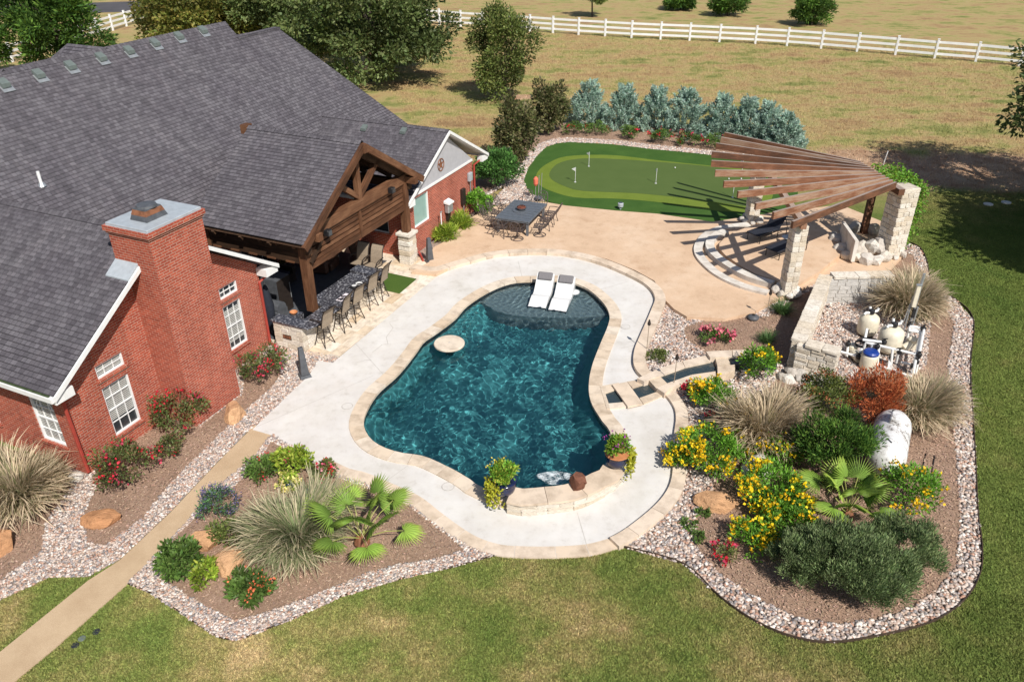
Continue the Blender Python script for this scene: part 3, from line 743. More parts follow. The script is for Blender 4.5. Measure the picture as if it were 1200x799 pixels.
# ------------------------------------------------------------------ curb stones (children of the deck)
def stone_run(path, width, z0, z1, step, mat, name, parent, gap=0.012, side=1):
    """individual slabs along a path; side +1 = left of travel"""
    off = offset_path(path, width * side)
    n = len(path) - 1; i = 0
    while i < n:
        k = max(1, min(n - i, round(step * RND.uniform(0.85, 1.15) / max((path[1] - path[0]).length, 1e-6))))
        if n - i - k < 2: k = n - i
        A = [path[j].copy() for j in range(i, i + k + 1)]; B = [off[j].copy() for j in range(i, i + k + 1)]
        d = (A[1] - A[0]).normalized() * gap / 2; A[0] += d; B[0] += d
        d = (A[-1] - A[-2]).normalized() * gap / 2; A[-1] -= d; B[-1] -= d
        if side < 0: A, B = B, A
        dz = RND.uniform(-0.003, 0.003); b = MB()
        m = len(A) - 1
        ch = 0.02
        for j in range(m):
            b.f([(*A[j][:2], z1 + dz), (*A[j + 1][:2], z1 + dz), (*B[j + 1][:2], z1 + dz), (*B[j][:2], z1 + dz)])
            b.f([(*A[j][:2], z0), (*A[j + 1][:2], z0), (*A[j + 1][:2], z1 + dz), (*A[j][:2], z1 + dz)])
            b.f([(*B[j + 1][:2], z0), (*B[j][:2], z0), (*B[j][:2], z1 + dz), (*B[j + 1][:2], z1 + dz)])
        b.f([(*B[0][:2], z0), (*A[0][:2], z0), (*A[0][:2], z1 + dz), (*B[0][:2], z1 + dz)])
        b.f([(*A[m][:2], z0), (*B[m][:2], z0), (*B[m][:2], z1 + dz), (*A[m][:2], z1 + dz)])
        b.build(name, mat, parent, weld=True, world=True)
        i += k
CURB_A = [(480, 317), (510, 321), (541, 312.7), (583, 302), (633, 299.3), (667, 302), (700, 310), (733, 323.5), (757, 337), (767, 351), (763, 366), (750, 396), (743.3, 412.7), (742, 429), (748, 441), (756, 447)]
stone_run(smooth_path([G(x, y, ZD) for x, y in CURB_A], 0.2), 0.40, 0.0, 0.185, 0.9, MT['curb'], 'curb_stone', deck)
CURB_B = [(769, 458), (781, 467), (789.8, 480), (791.7, 493), (790, 507), (787.5, 530), (788, 553), (783, 574), (767, 595), (735, 621), (714, 633)]
stone_run(smooth_path([G(x, y, ZD) for x, y in CURB_B], 0.2), 0.36, 0.0, 0.15, 0.8, MT['curb'], 'curb_stone', deck)
CURB_C = [(727, 641), (693, 650), (653, 653), (613, 653), (580, 650), (550, 640), (527, 626), (503, 608), (480, 590), (450, 576), (420, 563), (400, 558), (375, 546)]
stone_run(smooth_path([G(x, y, ZD) for x, y in CURB_C], 0.2), 0.36, -0.03, 0.058, 0.8, MT['curb'], 'curb_stone', deck, side=-1)
# slab joints and cracks of the deck
def ribbon(pts, w, z, mat, name, parent=None):
    P = [G(x, y, z) for x, y in pts]; Q = offset_path(P, w); b = MB()
    for i in range(len(P) - 1): b.f([(*P[i][:2], z), (*P[i + 1][:2], z), (*Q[i + 1][:2], z), (*Q[i][:2], z)])
    return b.build(name, mat, parent)
MT['joint'] = m_plain('joint_sealant', (0.46, 0.43, 0.39), 0.9)
for q in ([(607, 306), (613, 330)], [(676, 600), (690, 648)], [(437, 440), (300, 500)], [(735, 330), (700, 340)], [(478, 545), (440, 572)], [(728, 408), (748, 404)], [(416, 402), (450, 440)]):
    ribbon(q, 0.014, ZD + 0.005, MT['joint'], 'slab_joint', deck)
for q in ([(436.7, 413), (448, 404), (455, 403), (453, 395), (461, 384), (457, 379)], [(417, 425), (428, 422), (435, 422)]):
    ribbon(q, 0.02, ZD + 0.005, MT['joint'], 'crack', deck)
for k, (x, y) in enumerate(((733, 383), (407, 476), (525, 570))):
    p = G(x, y, ZD)
    t = thing('skimmer_lid', ('round skimmer lid set in the deck by the curb', 'round skimmer lid set in the deck left of the pool', 'round skimmer lid set in the deck above the palm')[k], 'lid', p)
    MB().lathe([(0.15, 0.0), (0.15, 0.008)], 18).build('cover', MT['concrete'], t)
    b = MB()
    for i in range(18):
        a0, a1 = 2 * math.pi * i / 18, 2 * math.pi * (i + 1) / 18
        b.f([(0.152 * math.cos(a0), 0.152 * math.sin(a0), 0.009), (0.175 * math.cos(a0), 0.175 * math.sin(a0), 0.009), (0.175 * math.cos(a1), 0.175 * math.sin(a1), 0.009), (0.152 * math.cos(a1), 0.152 * math.sin(a1), 0.009)])
    b.build('rim', MT['joint'], t)

# ------------------------------------------------------------------ travertine paving (house axes)
tr0, tr1 = UV(390, 425, ZD), UV(511, 324, ZD)
TRV = (tr0.y + tr1.y) / 2
trav = thing('travertine_paving', None, None, HO, YAW); tag(trav, kind='structure')
MB().box(-0.05, 8.3, TRV + 0.01, 3.8, -0.05, 0.04).build('paving_bed', MT['mortar'], trav)
v = TRV
r = 0
while v < 2.4:
    wv = (0.6, 0.4, 0.6, 0.4, 0.6)[r % 5] if r else 0.4
    u = -0.0 if r else 0.3
    while u < 8.25:
        lu = min(RND.choice((0.4, 0.6, 0.6, 0.9)), 8.3 - u)
        if lu > 0.1 and not (v > 0.3 and u < 0.2):
            link('paving_tile', RND.choice(ST['tile']), trav, (u + lu / 2, v + wv / 2, 0.035), (0, 0, 0), (lu - 0.012, wv - 0.012, 0.03 + RND.uniform(0, 0.003)))
        u += lu
    v += wv; r += 1
mat_px = [UV(x, y, 0.06) for x, y in ((441, 317), (488, 327), (468, 344), (424, 334))]
t = MB().prism([(q.x, q.y) for q in mat_px], 0.052, 0.075).build('turf_mat', MT['mat'], None)
t.matrix_world = HM; tag(t, 'rectangle of green artificial turf on the travertine', 'mat')

# ------------------------------------------------------------------ pool
pc = G(590, 450); pc.z = 0
pool = thing('swimming_pool', 'freeform swimming pool with dark teal water and stone coping', 'pool', pc)
ZW = -0.06
b = MB(); n = len(POOL)
for i in range(n):
    p, q = POOL[i - 1], POOL[i]
    b.f([(p.x, p.y, 0.02), (q.x, q.y, 0.02), (q.x, q.y, -0.32), (p.x, p.y, -0.32)])
b.build('waterline_tile_band', MT['tile'], pool, world=True)
b = MB()
IN2 = offset_path(POOL, 0.5, True)
for i in range(n):
    p, q = POOL[i - 1], POOL[i]; p2, q2 = IN2[i - 1], IN2[i]
    b.f([(p.x, p.y, -0.32), (q.x, q.y, -0.32), (q2.x, q2.y, -1.3), (p2.x, p2.y, -1.3)])
b.sheet([tuple(p[:2]) for p in IN2], -1.3)
b.build('basin', MT['plaster'], pool, world=True)
LEDGE = poly([(552, 352), (566, 352), (583, 362), (610, 367.5), (650, 369.5), (690, 368.5), (720, 364), (730, 340), (660, 318), (590, 318), (555, 340)], ZW)
inl = inside(np.array(POOL2), LEDGE)
run = [POOL2[i] for i in range(n) if inl[i]]
ks = [i for i in range(n) if inl[i]]
# rotate so that the run is contiguous
s0 = next(i for i in range(n) if inl[i] and not inl[i - 1])
run = []
i = s0
while inl[i % n]: run.append(POOL2[i % n]); i += 1
edge = [tuple(p[:2]) for p in smooth_path([G(x, y, ZW) for x, y in ((566, 352), (583, 362), (610, 367.5), (650, 369.5), (690, 368.5), (712, 366))], 0.3)]
if (Vector(run[-1]) - Vector(edge[0])).length > (Vector(run[-1]) - Vector(edge[-1])).length: edge.reverse()
MB().prism(run + edge, -1.32, -0.28).build('tanning_ledge', MT['ledge'], pool, world=True)
def water_mesh():
    a = np.array(POOL2); lo, hi = a.min(0) - 0.2, a.max(0) + 0.2; st = 0.033
    nx, ny = int((hi[0] - lo[0]) / st), int((hi[1] - lo[1]) / st)
    X, Y = np.meshgrid(lo[0] + st * np.arange(nx), lo[1] + st * np.arange(ny), indexing='ij')
    ins = inside(np.stack([X.ravel(), Y.ravel()], 1), POOL2).reshape(nx, ny)
    cell = ins[:-1, :-1] | ins[1:, :-1] | ins[:-1, 1:] | ins[1:, 1:]
    r = np.random.default_rng(5); H = np.zeros_like(X)
    wx = X + 0.22 * np.sin(Y * 1.7 + 0.5) + 0.12 * np.sin(Y * 3.9 + X * 1.3); wy = Y + 0.22 * np.sin(X * 1.9 + 1.1) + 0.12 * np.sin(X * 4.3 - Y * 1.1)
    for q in range(40):
        lam = r.uniform(0.15, 0.36); th = r.uniform(0, 2 * np.pi); kk = 2 * np.pi / lam
        H += WAVE * lam ** 1.15 * np.sin(kk * (np.cos(th) * wx + np.sin(th) * wy) + r.uniform(0, 6.28))
    calm = 0.86 + 0.2 * np.sin(X * 0.55 + 1.0) * np.sin(Y * 0.5 + 0.4)
    H = H * calm
    idx = -np.ones((nx, ny), int); used = np.zeros((nx, ny), bool)
    ci, cj = np.where(cell)
    for di in (0, 1):
        for dj in (0, 1): used[ci + di, cj + dj] = True
    idx[used] = np.arange(used.sum())
    V = np.stack([X[used] - pc.x, Y[used] - pc.y, H[used] + ZW], 1)
    F = np.stack([idx[ci, cj], idx[ci + 1, cj], idx[ci + 1, cj + 1], idx[ci, cj + 1]], 1)
    return np_mesh('water', V, F, MT['water'], smooth=True)
WAVE = 0.0046
wat = link('water', water_mesh(), pool)
wat.cycles.is_caustics_caster = True
for o in pool.children:
    if o.name.split('.')[0] in ('basin', 'tanning_ledge', 'waterline_tile_band'): o.cycles.is_caustics_receiver = True
# coping, left out along the raised wall
wallp = [G(x, y, 0.45) for x, y in POOL_WALL]
w0 = min(range(n), key=lambda i: (POOL[i] - Vector((*wallp[0][:2], 0)) + Vector((0.25, 0, 0))).length)
w1 = min(range(n), key=lambda i: (POOL[i] - Vector((*wallp[-1][:2], 0))).length)
seq = []
i = w1
while i % n != w0:
    seq.append(POOL[i % n]); i += 1
seq.append(POOL[w0])
stone_run(offset_path(seq, 0.03), 0.43, 0.0, 0.085, 0.62, MT['coping'], 'coping_stone', pool, side=-1)
# raised curved wall with cap slabs and a spout stone
arc = []
i = w0
while i % n != w1: arc.append(POOL[i % n]); i += 1
arc.append(POOL[w1])
b = MB(); oo = offset_path(arc, -0.50); ii = offset_path(arc, -0.02)
for j in range(len(arc) - 1):
    b.hexa([(*ii[j][:2], -0.3), (*oo[j][:2], -0.3), (*oo[j + 1][:2], -0.3), (*ii[j + 1][:2], -0.3), (*ii[j][:2], 0.38), (*oo[j][:2], 0.38), (*oo[j + 1][:2], 0.38), (*ii[j + 1][:2], 0.38)])
b.build('wall_core', MT['mortar'], pool, world=True)
for row in range(3):
    j = 0
    while j < len(oo) - 1:
        k = min(RND.choice((1, 2, 2)), len(oo) - 1 - j)
        p, q = oo[j], oo[j + k]; d = q - p; c = (p + q) / 2 - pc
        stone('block', pool, (c.x, c.y, 0.09 + 0.107 * row), (d.length - 0.01, 0.10, 0.10), math.atan2(d.y, d.x), 0.02, 'wall_stone')
        j += k
stone_run(offset_path(arc, 0.03), 0.60, 0.385, 0.455, 0.9, MT['curb'], 'cap_slab', pool, side=-1)
sp = G(677, 568, 0.5)
stone_o = thing('spout_stone', 'red brown rock spout on the curved pool wall', 'rock', (sp.x, sp.y, 0.455))
b = stone_meshes(1, MT['rustrock'], 0.08, 0.15, 21, cuts=1)[0]
link('rock', b, stone_o, (0, 0, 0.16), (0.3, 0.2, 0.5), (0.36, 0.42, 0.42))
MB().tube([(-0.05, 0.05, 0.12), (-0.18, 0.22, 0.02)], 0.04, 8).build('spout_pipe', MT['charcoal'], stone_o)
fo = MB().sheet([(0.45 * math.cos(a) * (1 + 0.25 * math.sin(3 * a)) , 0.28 * math.sin(a)) for a in [k * math.pi / 9 for k in range(18)]], 0.0)
fo = fo.build('splash', MT['foam'], pool); q = G(650, 560, ZW); fo.location = (q.x - pc.x, q.y - pc.y, ZW + 0.012)
# disc table standing in the water
p = G(526.5, 402.5, 0.12)
t = thing('pool_table_disc', 'round stone topped table standing in the pool water', 'table', (p.x, p.y, ZW - 0.4))
MB().lathe([(0.16, 0), (0.16, 0.55)], 16).build('pedestal', MT['tile'], t, smooth=True)
MB().lathe([(0.49, 0.53), (0.53, 0.55), (0.53, 0.60), (0.51, 0.62), (0.04, 0.62)], 32).build('table_top', MT['coping'], t)
MB().lathe([(0.035, 0.6), (0.035, 0.626)], 10).build('umbrella_hole', MT['joint'], t)
# white in-water loungers
LG = []
def lounger(name, lab, p_foot, p_head):
    d = (p_head - p_foot); L = 1.85; a = math.atan2(d.y, d.x)
    t = thing(name, lab, 'lounger', (p_foot.x, p_foot.y, -0.28), a, 'white loungers on the pool ledge')
    prof = [(0.0, 0.22), (0.13, 0.25), (0.40, 0.34), (0.62, 0.38), (0.82, 0.33), (0.98, 0.35), (1.18, 0.48), (1.40, 0.66), (1.58, 0.82), (1.65, 0.86)]
    b = MB(); w = 0.34
    for i in range(len(prof) - 1):
        (x0, z0), (x1, z1) = prof[i], prof[i + 1]
        b.f([(x0, -w, z0), (x0, w, z0), (x1, w, z1), (x1, -w, z1)][::-1])
        b.f([(x0, -w, 0.0), (x0, -w, z0), (x1, -w, z1), (x1, -w, 0.0 if x1 < 1.1 else z1 - 0.26)][::-1])
        b.f([(x0, w, 0.0), (x1, w, 0.0 if x1 < 1.1 else z1 - 0.26), (x1, w, z1), (x0, w, z0)][::-1])
    b.f([(1.65, -w, 0.6), (1.65, w, 0.6), (1.65, w, 0.86), (1.65, -w, 0.86)])
    b.build('shell', MT['resin'], t)
    h = MB(); h.beam((1.38, 0, 0.71), (1.63, 0, 0.91), 0.56, 0.10); h.build('headrest_pillow', MT['greycush'], t, bevel=0.03)
    return t
lounger('pool_lounger', 'white in-pool lounger with grey headrest, nearer the bar', G(629, 360, -0.06), G(641, 331, 0.1))
lounger('pool_lounger', 'white in-pool lounger with grey headrest, nearer the curved curb', G(653, 364, -0.06), G(665, 335, 0.1))
t = thing('ledge_side_table', 'small white side table in the water beside a lounger', 'table', G(673, 346, -0.1) + Vector((0, 0, -0.18)))
MB().lathe([(0.12, 0), (0.10, 0.3)], 12).build('stem', MT['resin'], t); MB().lathe([(0.2, 0.3), (0.2, 0.34)], 16).build('table_top', MT['resin'], t)

# ------------------------------------------------------------------ rill from the flower bed to the pool
rl = thing('water_rill', 'narrow stone edged water channel stepping down to the pool', 'water channel', G(750, 450))
def quad_slab(px, z0, z1, mat, name, parent):
    b = MB(); pl = [tuple(G(x, y, z1)[:2]) for x, y in px]; b.prism(pl, z0, z1)
    return b.build(name, mat, parent, world=True)
E8 = lambda pts: [(700 + x / 5.4545, 390 + y / 5.4545) for x, y in pts]
quad_slab(E8([(45, 375), (340, 315), (395, 395), (75, 465)]), 0.055, 0.062, MT['rill'], 'water', rl)
quad_slab(E8([(18, 340), (135, 318), (165, 345), (50, 385)]), 0.05, 0.10, MT['coping'], 'edge_stone', rl)
quad_slab(E8([(190, 310), (300, 295), (330, 318), (225, 352)]), 0.05, 0.10, MT['coping'], 'edge_stone', rl)
quad_slab(E8([(18, 342), (50, 385), (72, 448), (78, 482), (60, 485)]), 0.05, 0.10, MT['coping'], 'edge_stone', rl)
quad_slab(E8([(72, 450), (185, 440), (195, 470), (78, 485)]), 0.05, 0.10, MT['coping'], 'edge_stone', rl)
quad_slab(E8([(270, 415), (375, 378), (420, 398), (295, 452)]), 0.05, 0.10, MT['coping'], 'edge_stone', rl)
quad_slab(E8([(95, 330), (190, 312), (290, 450), (195, 470)]), 0.10, 0.17, MT['curb'], 'bridge_slab', rl)
quad_slab(E8([(385, 272), (560, 215), (735, 185), (760, 245), (600, 265), (450, 322)]), 0.10, 0.19, MT['rill'], 'water', rl)
quad_slab(E8([(328, 300), (395, 272), (445, 320), (375, 352)]), 0.05, 0.23, MT['coping'], 'step_slab', rl)
quad_slab(E8([(255, 290), (300, 310), (420, 268), (560, 218), (540, 180), (400, 225)]), 0.05, 0.25, MT['curb'], 'edge_stone', rl)
quad_slab(E8([(545, 180), (562, 217), (725, 182), (700, 140)]), 0.05, 0.25, MT['curb'], 'edge_stone', rl)
quad_slab(E8([(380, 352), (445, 322), (600, 268), (590, 300), (470, 350), (430, 385)]), 0.05, 0.25, MT['curb'], 'edge_stone', rl)
quad_slab(E8([(602, 267), (755, 245), (765, 280), (592, 302)]), 0.05, 0.25, MT['curb'], 'edge_stone', rl)
quad_slab(E8([(695, 118), (860, 110), (862, 152), (722, 158)]), 0.05, 0.36, MT['curb'], 'edge_stone', rl)
quad_slab(E8([(864, 110), (1035, 105), (1030, 145), (866, 152)]), 0.05, 0.36, MT['curb'], 'edge_stone', rl)
quad_slab(E8([(755, 162), (832, 155), (852, 202), (768, 212)]), 0.05, 0.32, MT['coping'], 'step_slab', rl)
quad_slab(E8([(768, 214), (880, 202), (880, 240), (770, 275)]), 0.05, 0.34, MT['curb'], 'edge_stone', rl)
quad_slab(E8([(836, 155), (1150, 140), (1150, 200), (856, 202)]), 0.05, 0.28, MT['rill'], 'water', rl)

# ================================================================== HOUSE (local axes: x along the pool front, y into the house)
house = thing('brick_house', 'red brick house with a grey shingled roof and chimney', 'house', HO, YAW)

def shingle_rows(b, zf, v0, v1, lo, hi, axis='y', step=0.145):
    """courses of shingles as lapped strips. zf(t) height, rows run from v0 (eave) to v1 (ridge); lo/hi(v) bounds along the course.
    axis 'y': rows stack along y, courses along x; axis 'x': rows stack along x"""
    dz = zf(v1) - zf(v0); run = abs(v1 - v0); sl = math.hypot(dz, run)
    n = max(1, round(sl / step)); lap = 0.016
    for i in range(n):
        a = v0 + (v1 - v0) * i / n; c = v0 + (v1 - v0) * (i + 1) / n
        za, zc = zf(a) + lap, zf(c)
        la, ha, lc, hc = lo(a), hi(a), lo(c), hi(c)
        sa, sc = sl * i / n, sl * (i + 1) / n
        def P(l, v, z): return (l, v, z) if axis == 'y' else (v, l, z)
        b.f([P(la, a, za), P(ha, a, za), P(hc, c, zc), P(lc, c, zc)], [(la, sa), (ha, sa), (hc, sc), (lc, sc)])
        b.f([P(la, a, za - lap), P(ha, a, za - lap), P(ha, a, za), P(la, a, za)], [(la, sa), (ha, sa), (ha, sa + 0.01), (la, sa + 0.01)])

def gable_roof(parent, uc, half, ze, zr, y0, y1, name='roof', th=0.14, soffit=MT['white']):
    """ridge along y at u = uc; returns the roof part"""
    b = MB(); sl = (zr - ze) / half
    shingle_rows(b, lambda u: zr - sl * (uc - u), uc - half, uc, lambda u: y0, lambda u: y1, 'x')
    shingle_rows(b, lambda u: zr - sl * (u - uc), uc + half, uc, lambda u: y0, lambda u: y1, 'x')
    r = b.build(name, MT['shingle'], parent)
    s = MB()
    for k in (-1, 1):
        s.f([(uc, y0, zr - th), (uc + k * half, y0, ze - th), (uc + k * half, y1, ze - th), (uc, y1, zr - th)])
    s.build('soffit', soffit, r)
    c = MB(); n = int((y1 - y0) / 0.2)
    for i in range(n):
        ya = y0 + (y1 - y0) * i / n; yb = y0 + (y1 - y0) * (i + 1.12) / n
        z = zr + 0.03
        c.f([(uc - 0.16, ya, z - 0.16 * sl + 0.012), (uc, ya, z + 0.012), (uc, yb, z), (uc - 0.16, yb, z - 0.16 * sl)], [(0, ya), (0.16, ya), (0.16, yb), (0, yb)])
        c.f([(uc, ya, z + 0.012), (uc + 0.16, ya, z - 0.16 * sl + 0.012), (uc + 0.16, yb, z - 0.16 * sl), (uc, yb, z)], [(0, ya), (0.16, ya), (0.16, yb), (0, yb)])
    c.build('ridge_cap', MT['shingle'], r)
    return r

def wall_panel(parent, axis, c, a0, a1, z0, z1, openings=(), th=0.22, peak=None, name='wall', mat=None):
    """brick wall in plane axis = c (outer face), spanning a0..a1, openings (a, a, z, z); peak (a, z) adds a gable"""
    b = MB(); mat = mat or MT['brick']
    xs = sorted({a0, a1, *[o[0] for o in openings], *[o[1] for o in openings]}); zs = sorted({z0, z1, *[o[2] for o in openings], *[o[3] for o in openings]})
    for i in range(len(xs) - 1):
        for j in range(len(zs) - 1):
            xm, zm = (xs[i] + xs[i + 1]) / 2, (zs[j] + zs[j + 1]) / 2
            if any(o[0] < xm < o[1] and o[2] < zm < o[3] for o in openings): continue
            if axis == 'y': b.box(xs[i], xs[i + 1], c, c + th, zs[j], zs[j + 1])
            else: b.box(c, c + th, xs[i], xs[i + 1], zs[j], zs[j + 1])
    if peak:
        pa, pz = peak
        f = [(a0, c, z1), (a1, c, z1), (pa, c, pz)]; k = [(x, c + th, z) for x, _, z in f]
        b.f(f); b.f(k[::-1]); b.f([f[1], k[1], k[2], f[2]]); b.f([f[2], k[2], k[0], f[0]])
    return b.build(name, mat, parent)

def window(parent, axis, c, a0, a1, z0, z1, nx, nz, glass='glass', blind=None, rail=None, th=0.06, sgn=1):
    """framed window set 5 cm back in the wall face"""
    def P(a, d, z): return (a, c + d * sgn, z) if axis == 'y' else (c + d * sgn, a, z)
    def bx(b, a, a2, d0, d1, z, z2):
        q = [P(a, d0, z), P(a2, d0, z), P(a2, d1, z), P(a, d1, z), P(a, d0, z2), P(a2, d0, z2), P(a2, d1, z2), P(a, d1, z2)]
        b.hexa(q)
    w = MB(); fw = 0.042
    bx(w, a0, a0 + fw, 0.03, 0.14, z0, z1); bx(w, a1 - fw, a1, 0.03, 0.14, z0, z1)
    bx(w, a0 + fw, a1 - fw, 0.03, 0.14, z0, z0 + fw); bx(w, a0 + fw, a1 - fw, 0.03, 0.14, z1 - fw, z1)
    win = w.build('window', MT['white'], parent)
    g = MB(); bx(g, a0 + fw, a1 - fw, 0.10, 0.108, z0 + fw, z1 - fw); g.build('pane', MT[glass], win)
    for i in range(1, nx):
        m = MB(); x = a0 + (a1 - a0) * i / nx; bx(m, x - 0.009, x + 0.009, 0.07, 0.098, z0 + fw, z1 - fw); m.build('muntin', MT['white'], win)
    for j in range(1, nz):
        m = MB(); z = z0 + (z1 - z0) * j / nz; h = 0.022 if (rail and j == rail) else 0.009
        bx(m, a0 + fw, a1 - fw, 0.065, 0.097, z - h, z + h); m.build('muntin', MT['white'], win)
    if blind:
        s = MB(); z = blind[0]
        while z < blind[1]:
            bx(s, a0 + fw + 0.01, a1 - fw - 0.01, 0.0985, 0.0995, z, z + 0.030); z += 0.055
        s.build('blind', MT['blind'], win)
    sl = MB(); bx(sl, a0 - 0.06, a1 + 0.06, -0.05, 0.10, z0 - 0.09, z0 - 0.004); sl.build('sill', MT['brick'], win)
    return win

W0 = -7.54
wall_panel(house, 'y', 0.0, W0, 0.0, -0.1, 3.05, [(-6.46, -5.57, 0.54, 2.12), (-6.46, -5.57, 2.41, 2.81), (-1.78, -0.99, 0.72, 2.30), (-1.78, -0.99, 2.56, 2.95)], peak=(-3.77, 5.45))
window(house, 'y', 0.0, -6.46, -5.57, 0.54, 2.12, 3, 4, rail=2, blind=(1.0, 2.02))
window(house, 'y', 0.0, -6.46, -5.57, 2.41, 2.81, 3, 2, blind=(2.48, 2.74))
window(house, 'y', 0.0, -1.78, -0.99, 0.72, 2.30, 3, 4, rail=2, blind=(0.95, 2.1))
window(house, 'y', 0.0, -1.78, -0.99, 2.56, 2.95, 3, 2)
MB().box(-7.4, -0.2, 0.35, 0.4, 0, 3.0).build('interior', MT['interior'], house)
wall_panel(house, 'x', W0, 0.22, 9.0, -0.1, 3.05, [(0.55, 1.48, 0.75, 2.25), (3.2, 4.1, 0.75, 2.25)])
window(house, 'x', W0, 0.55, 1.48, 0.75, 2.25, 3, 4, rail=2, blind=(0.8, 2.2))
window(house, 'x', W0, 3.2, 4.1, 0.75, 2.25, 3, 4, rail=2, blind=(0.8, 2.2))
# arch bar of the bay window
b = MB(); b.tube([(W0 + 0.07, 1.015 + 0.3 * math.cos(a), 1.85 + 0.3 * math.sin(a)) for a in [k * math.pi / 10 for k in range(11)]], 0.014, 5); b.build('window_arch', MT['white'], house)
wall_panel(house, 'x', -0.22, 0.22, 4.2, -0.1, 3.05)
# main body walls
wall_panel(house, 'y', 4.2, 0.0, 8.05, -0.1, 3.0, [(1.2, 2.6, 0.1, 2.2), (3.6, 5.4, 0.1, 2.2), (6.2, 7.4, 0.9, 2.2)])
window(house, 'y', 4.2, 1.2, 2.6, 0.1, 2.2, 2, 1); window(house, 'y', 4.2, 3.6, 5.4, 0.1, 2.2, 3, 1); window(house, 'y', 4.2, 6.2, 7.4, 0.9, 2.2, 2, 2)
wall_panel(house, 'y', 9.0, -15.0, W0, -0.1, 3.0); wall_panel(house, 'x', 15.4, 4.4, 15.0, -0.1, 3.0); wall_panel(house, 'y', 15.0, -15.0, 15.6, -0.1, 3.0); wall_panel(house, 'x', -15.2, 9.0, 15.2, -0.1, 3.0)
# right wing
WV = -0.7
wall_panel(house, 'y', WV, 8.05, 14.0, -0.1, 2.6, [(8.66, 9.9, 1.14, 2.42)])
window(house, 'y', WV, 8.66, 9.9, 1.14, 2.42, 1, 1, glass='green_glass')
wall_panel(house, 'x', 8.05, WV + 0.22, 4.2, -0.1, 2.6, [(0.2, 1.9, 1.0, 2.3)])
window(house, 'x', 8.05, 0.2, 1.9, 1.0, 2.3, 2, 1)
wall_panel(house, 'x', 13.78, WV + 0.22, 4.4, -0.1, 2.6)
b = MB(); b.f([(8.0, WV - 0.012, 2.58), (14.0, WV - 0.012, 2.58), (11.43, WV - 0.012, 4.45)]); b.build('gable_siding', MT['grey_siding'], house)
MB().box(8.02, 13.95, WV - 0.05, WV - 0.016, 2.52, 2.62).build('frieze_board', MT['white'], house)

# roofs
MS = (8.4 - 3.0) / (9.7 - 3.8)
b = MB()
def main_hi(v):
    z = 3.0 + MS * (v - 3.8)
    return 16.2 - (16.2 - 13.4) * (z - 3.0) / 4.8 if z < 7.84 else 10.75
shingle_rows(b, lambda v: 3.0 + MS * (v - 3.8), 3.8, 9.7, lambda v: -16.0, main_hi, 'y')
main_roof = b.build('main_roof', MT['shingle'], house)
b = MB()
shingle_rows(b, lambda u: 3.0 + 4.85 * (16.2 - u) / 2.8, 16.2, 13.4, lambda u: 3.8 + 5.3 * (16.2 - u) / 2.8, lambda u: 15.6 - 6.4 * (16.2 - u) / 2.8, 'x')
b.f([(13.4, 9.1, 7.85), (10.7, 9.1, 7.85), (10.7, 15.6, 3), (16.2, 15.6, 3)])
b.f([(10.75, 9.1, 7.85), (10.75, 9.7, 8.4), (10.75, 11, 7)])
b.f([(10.75, 9.7, 8.4), (-16, 9.7, 8.4), (-16, 15.6, 3), (10.75, 15.6, 3)])
b.build('rear_roof', MT['shingle'], main_roof)
MB().beam((10.6, 9.12, 7.80), (13.45, 9.12, 7.80), 0.34, 0.09).build('ridge_cap', MT['shingle'], main_roof)
b = MB(); n = 120
for i in range(n):
    ua, ub = -16 + 26.75 * i / n, -16 + 26.75 * (i + 1.1) / n; z = 8.43
    b.f([(ua, 9.53, z - 0.155), (ub, 9.53, z - 0.165), (ub, 9.7, z), (ua, 9.7, z + 0.012)], [(0, ua), (0, ub), (0.16, ub), (0.16, ua)])
    b.f([(ua, 9.7, z + 0.012), (ub, 9.7, z), (ub, 9.87, z - 0.165), (ua, 9.87, z - 0.155)], [(0, ua), (0, ub), (0.16, ub), (0.16, ua)])
b.build('ridge_cap', MT['shingle'], main_roof)
# rear cross gables seen over the ridge
for uc, ve in ((4.25, 11.7), (0.0, 13.2)):
    b = MB(); zr = 8.42; s = 0.95
    shingle_rows(b, lambda u: zr - s * (uc - u), uc - 4.2, uc, lambda u: 9.6, lambda u: ve, 'x')
    shingle_rows(b, lambda u: zr - s * (u - uc), uc + 4.2, uc, lambda u: 9.6, lambda u: ve, 'x')
    b.f([(uc, ve, zr), (uc - 4.2, ve, zr - 4), (uc - 4.2, ve + 4.2, zr - 4)]); b.f([(uc, ve, zr), (uc - 4.2, ve + 4.2, zr - 4), (uc + 4.2, ve + 4.2, zr - 4)]); b.f([(uc, ve, zr), (uc + 4.2, ve + 4.2, zr - 4), (uc + 4.2, ve, zr - 4)])
    b.build('cross_gable_roof', MT['shingle'], main_roof)
left_roof = gable_roof(house, -3.77, 4.25, 2.98, 5.68, -0.45, 7.0, 'chimney_gable_roof')
wing_roof = gable_roof(house, 11.43, 3.63, 2.62, 4.62, -1.0, 6.0, 'wing_roof')
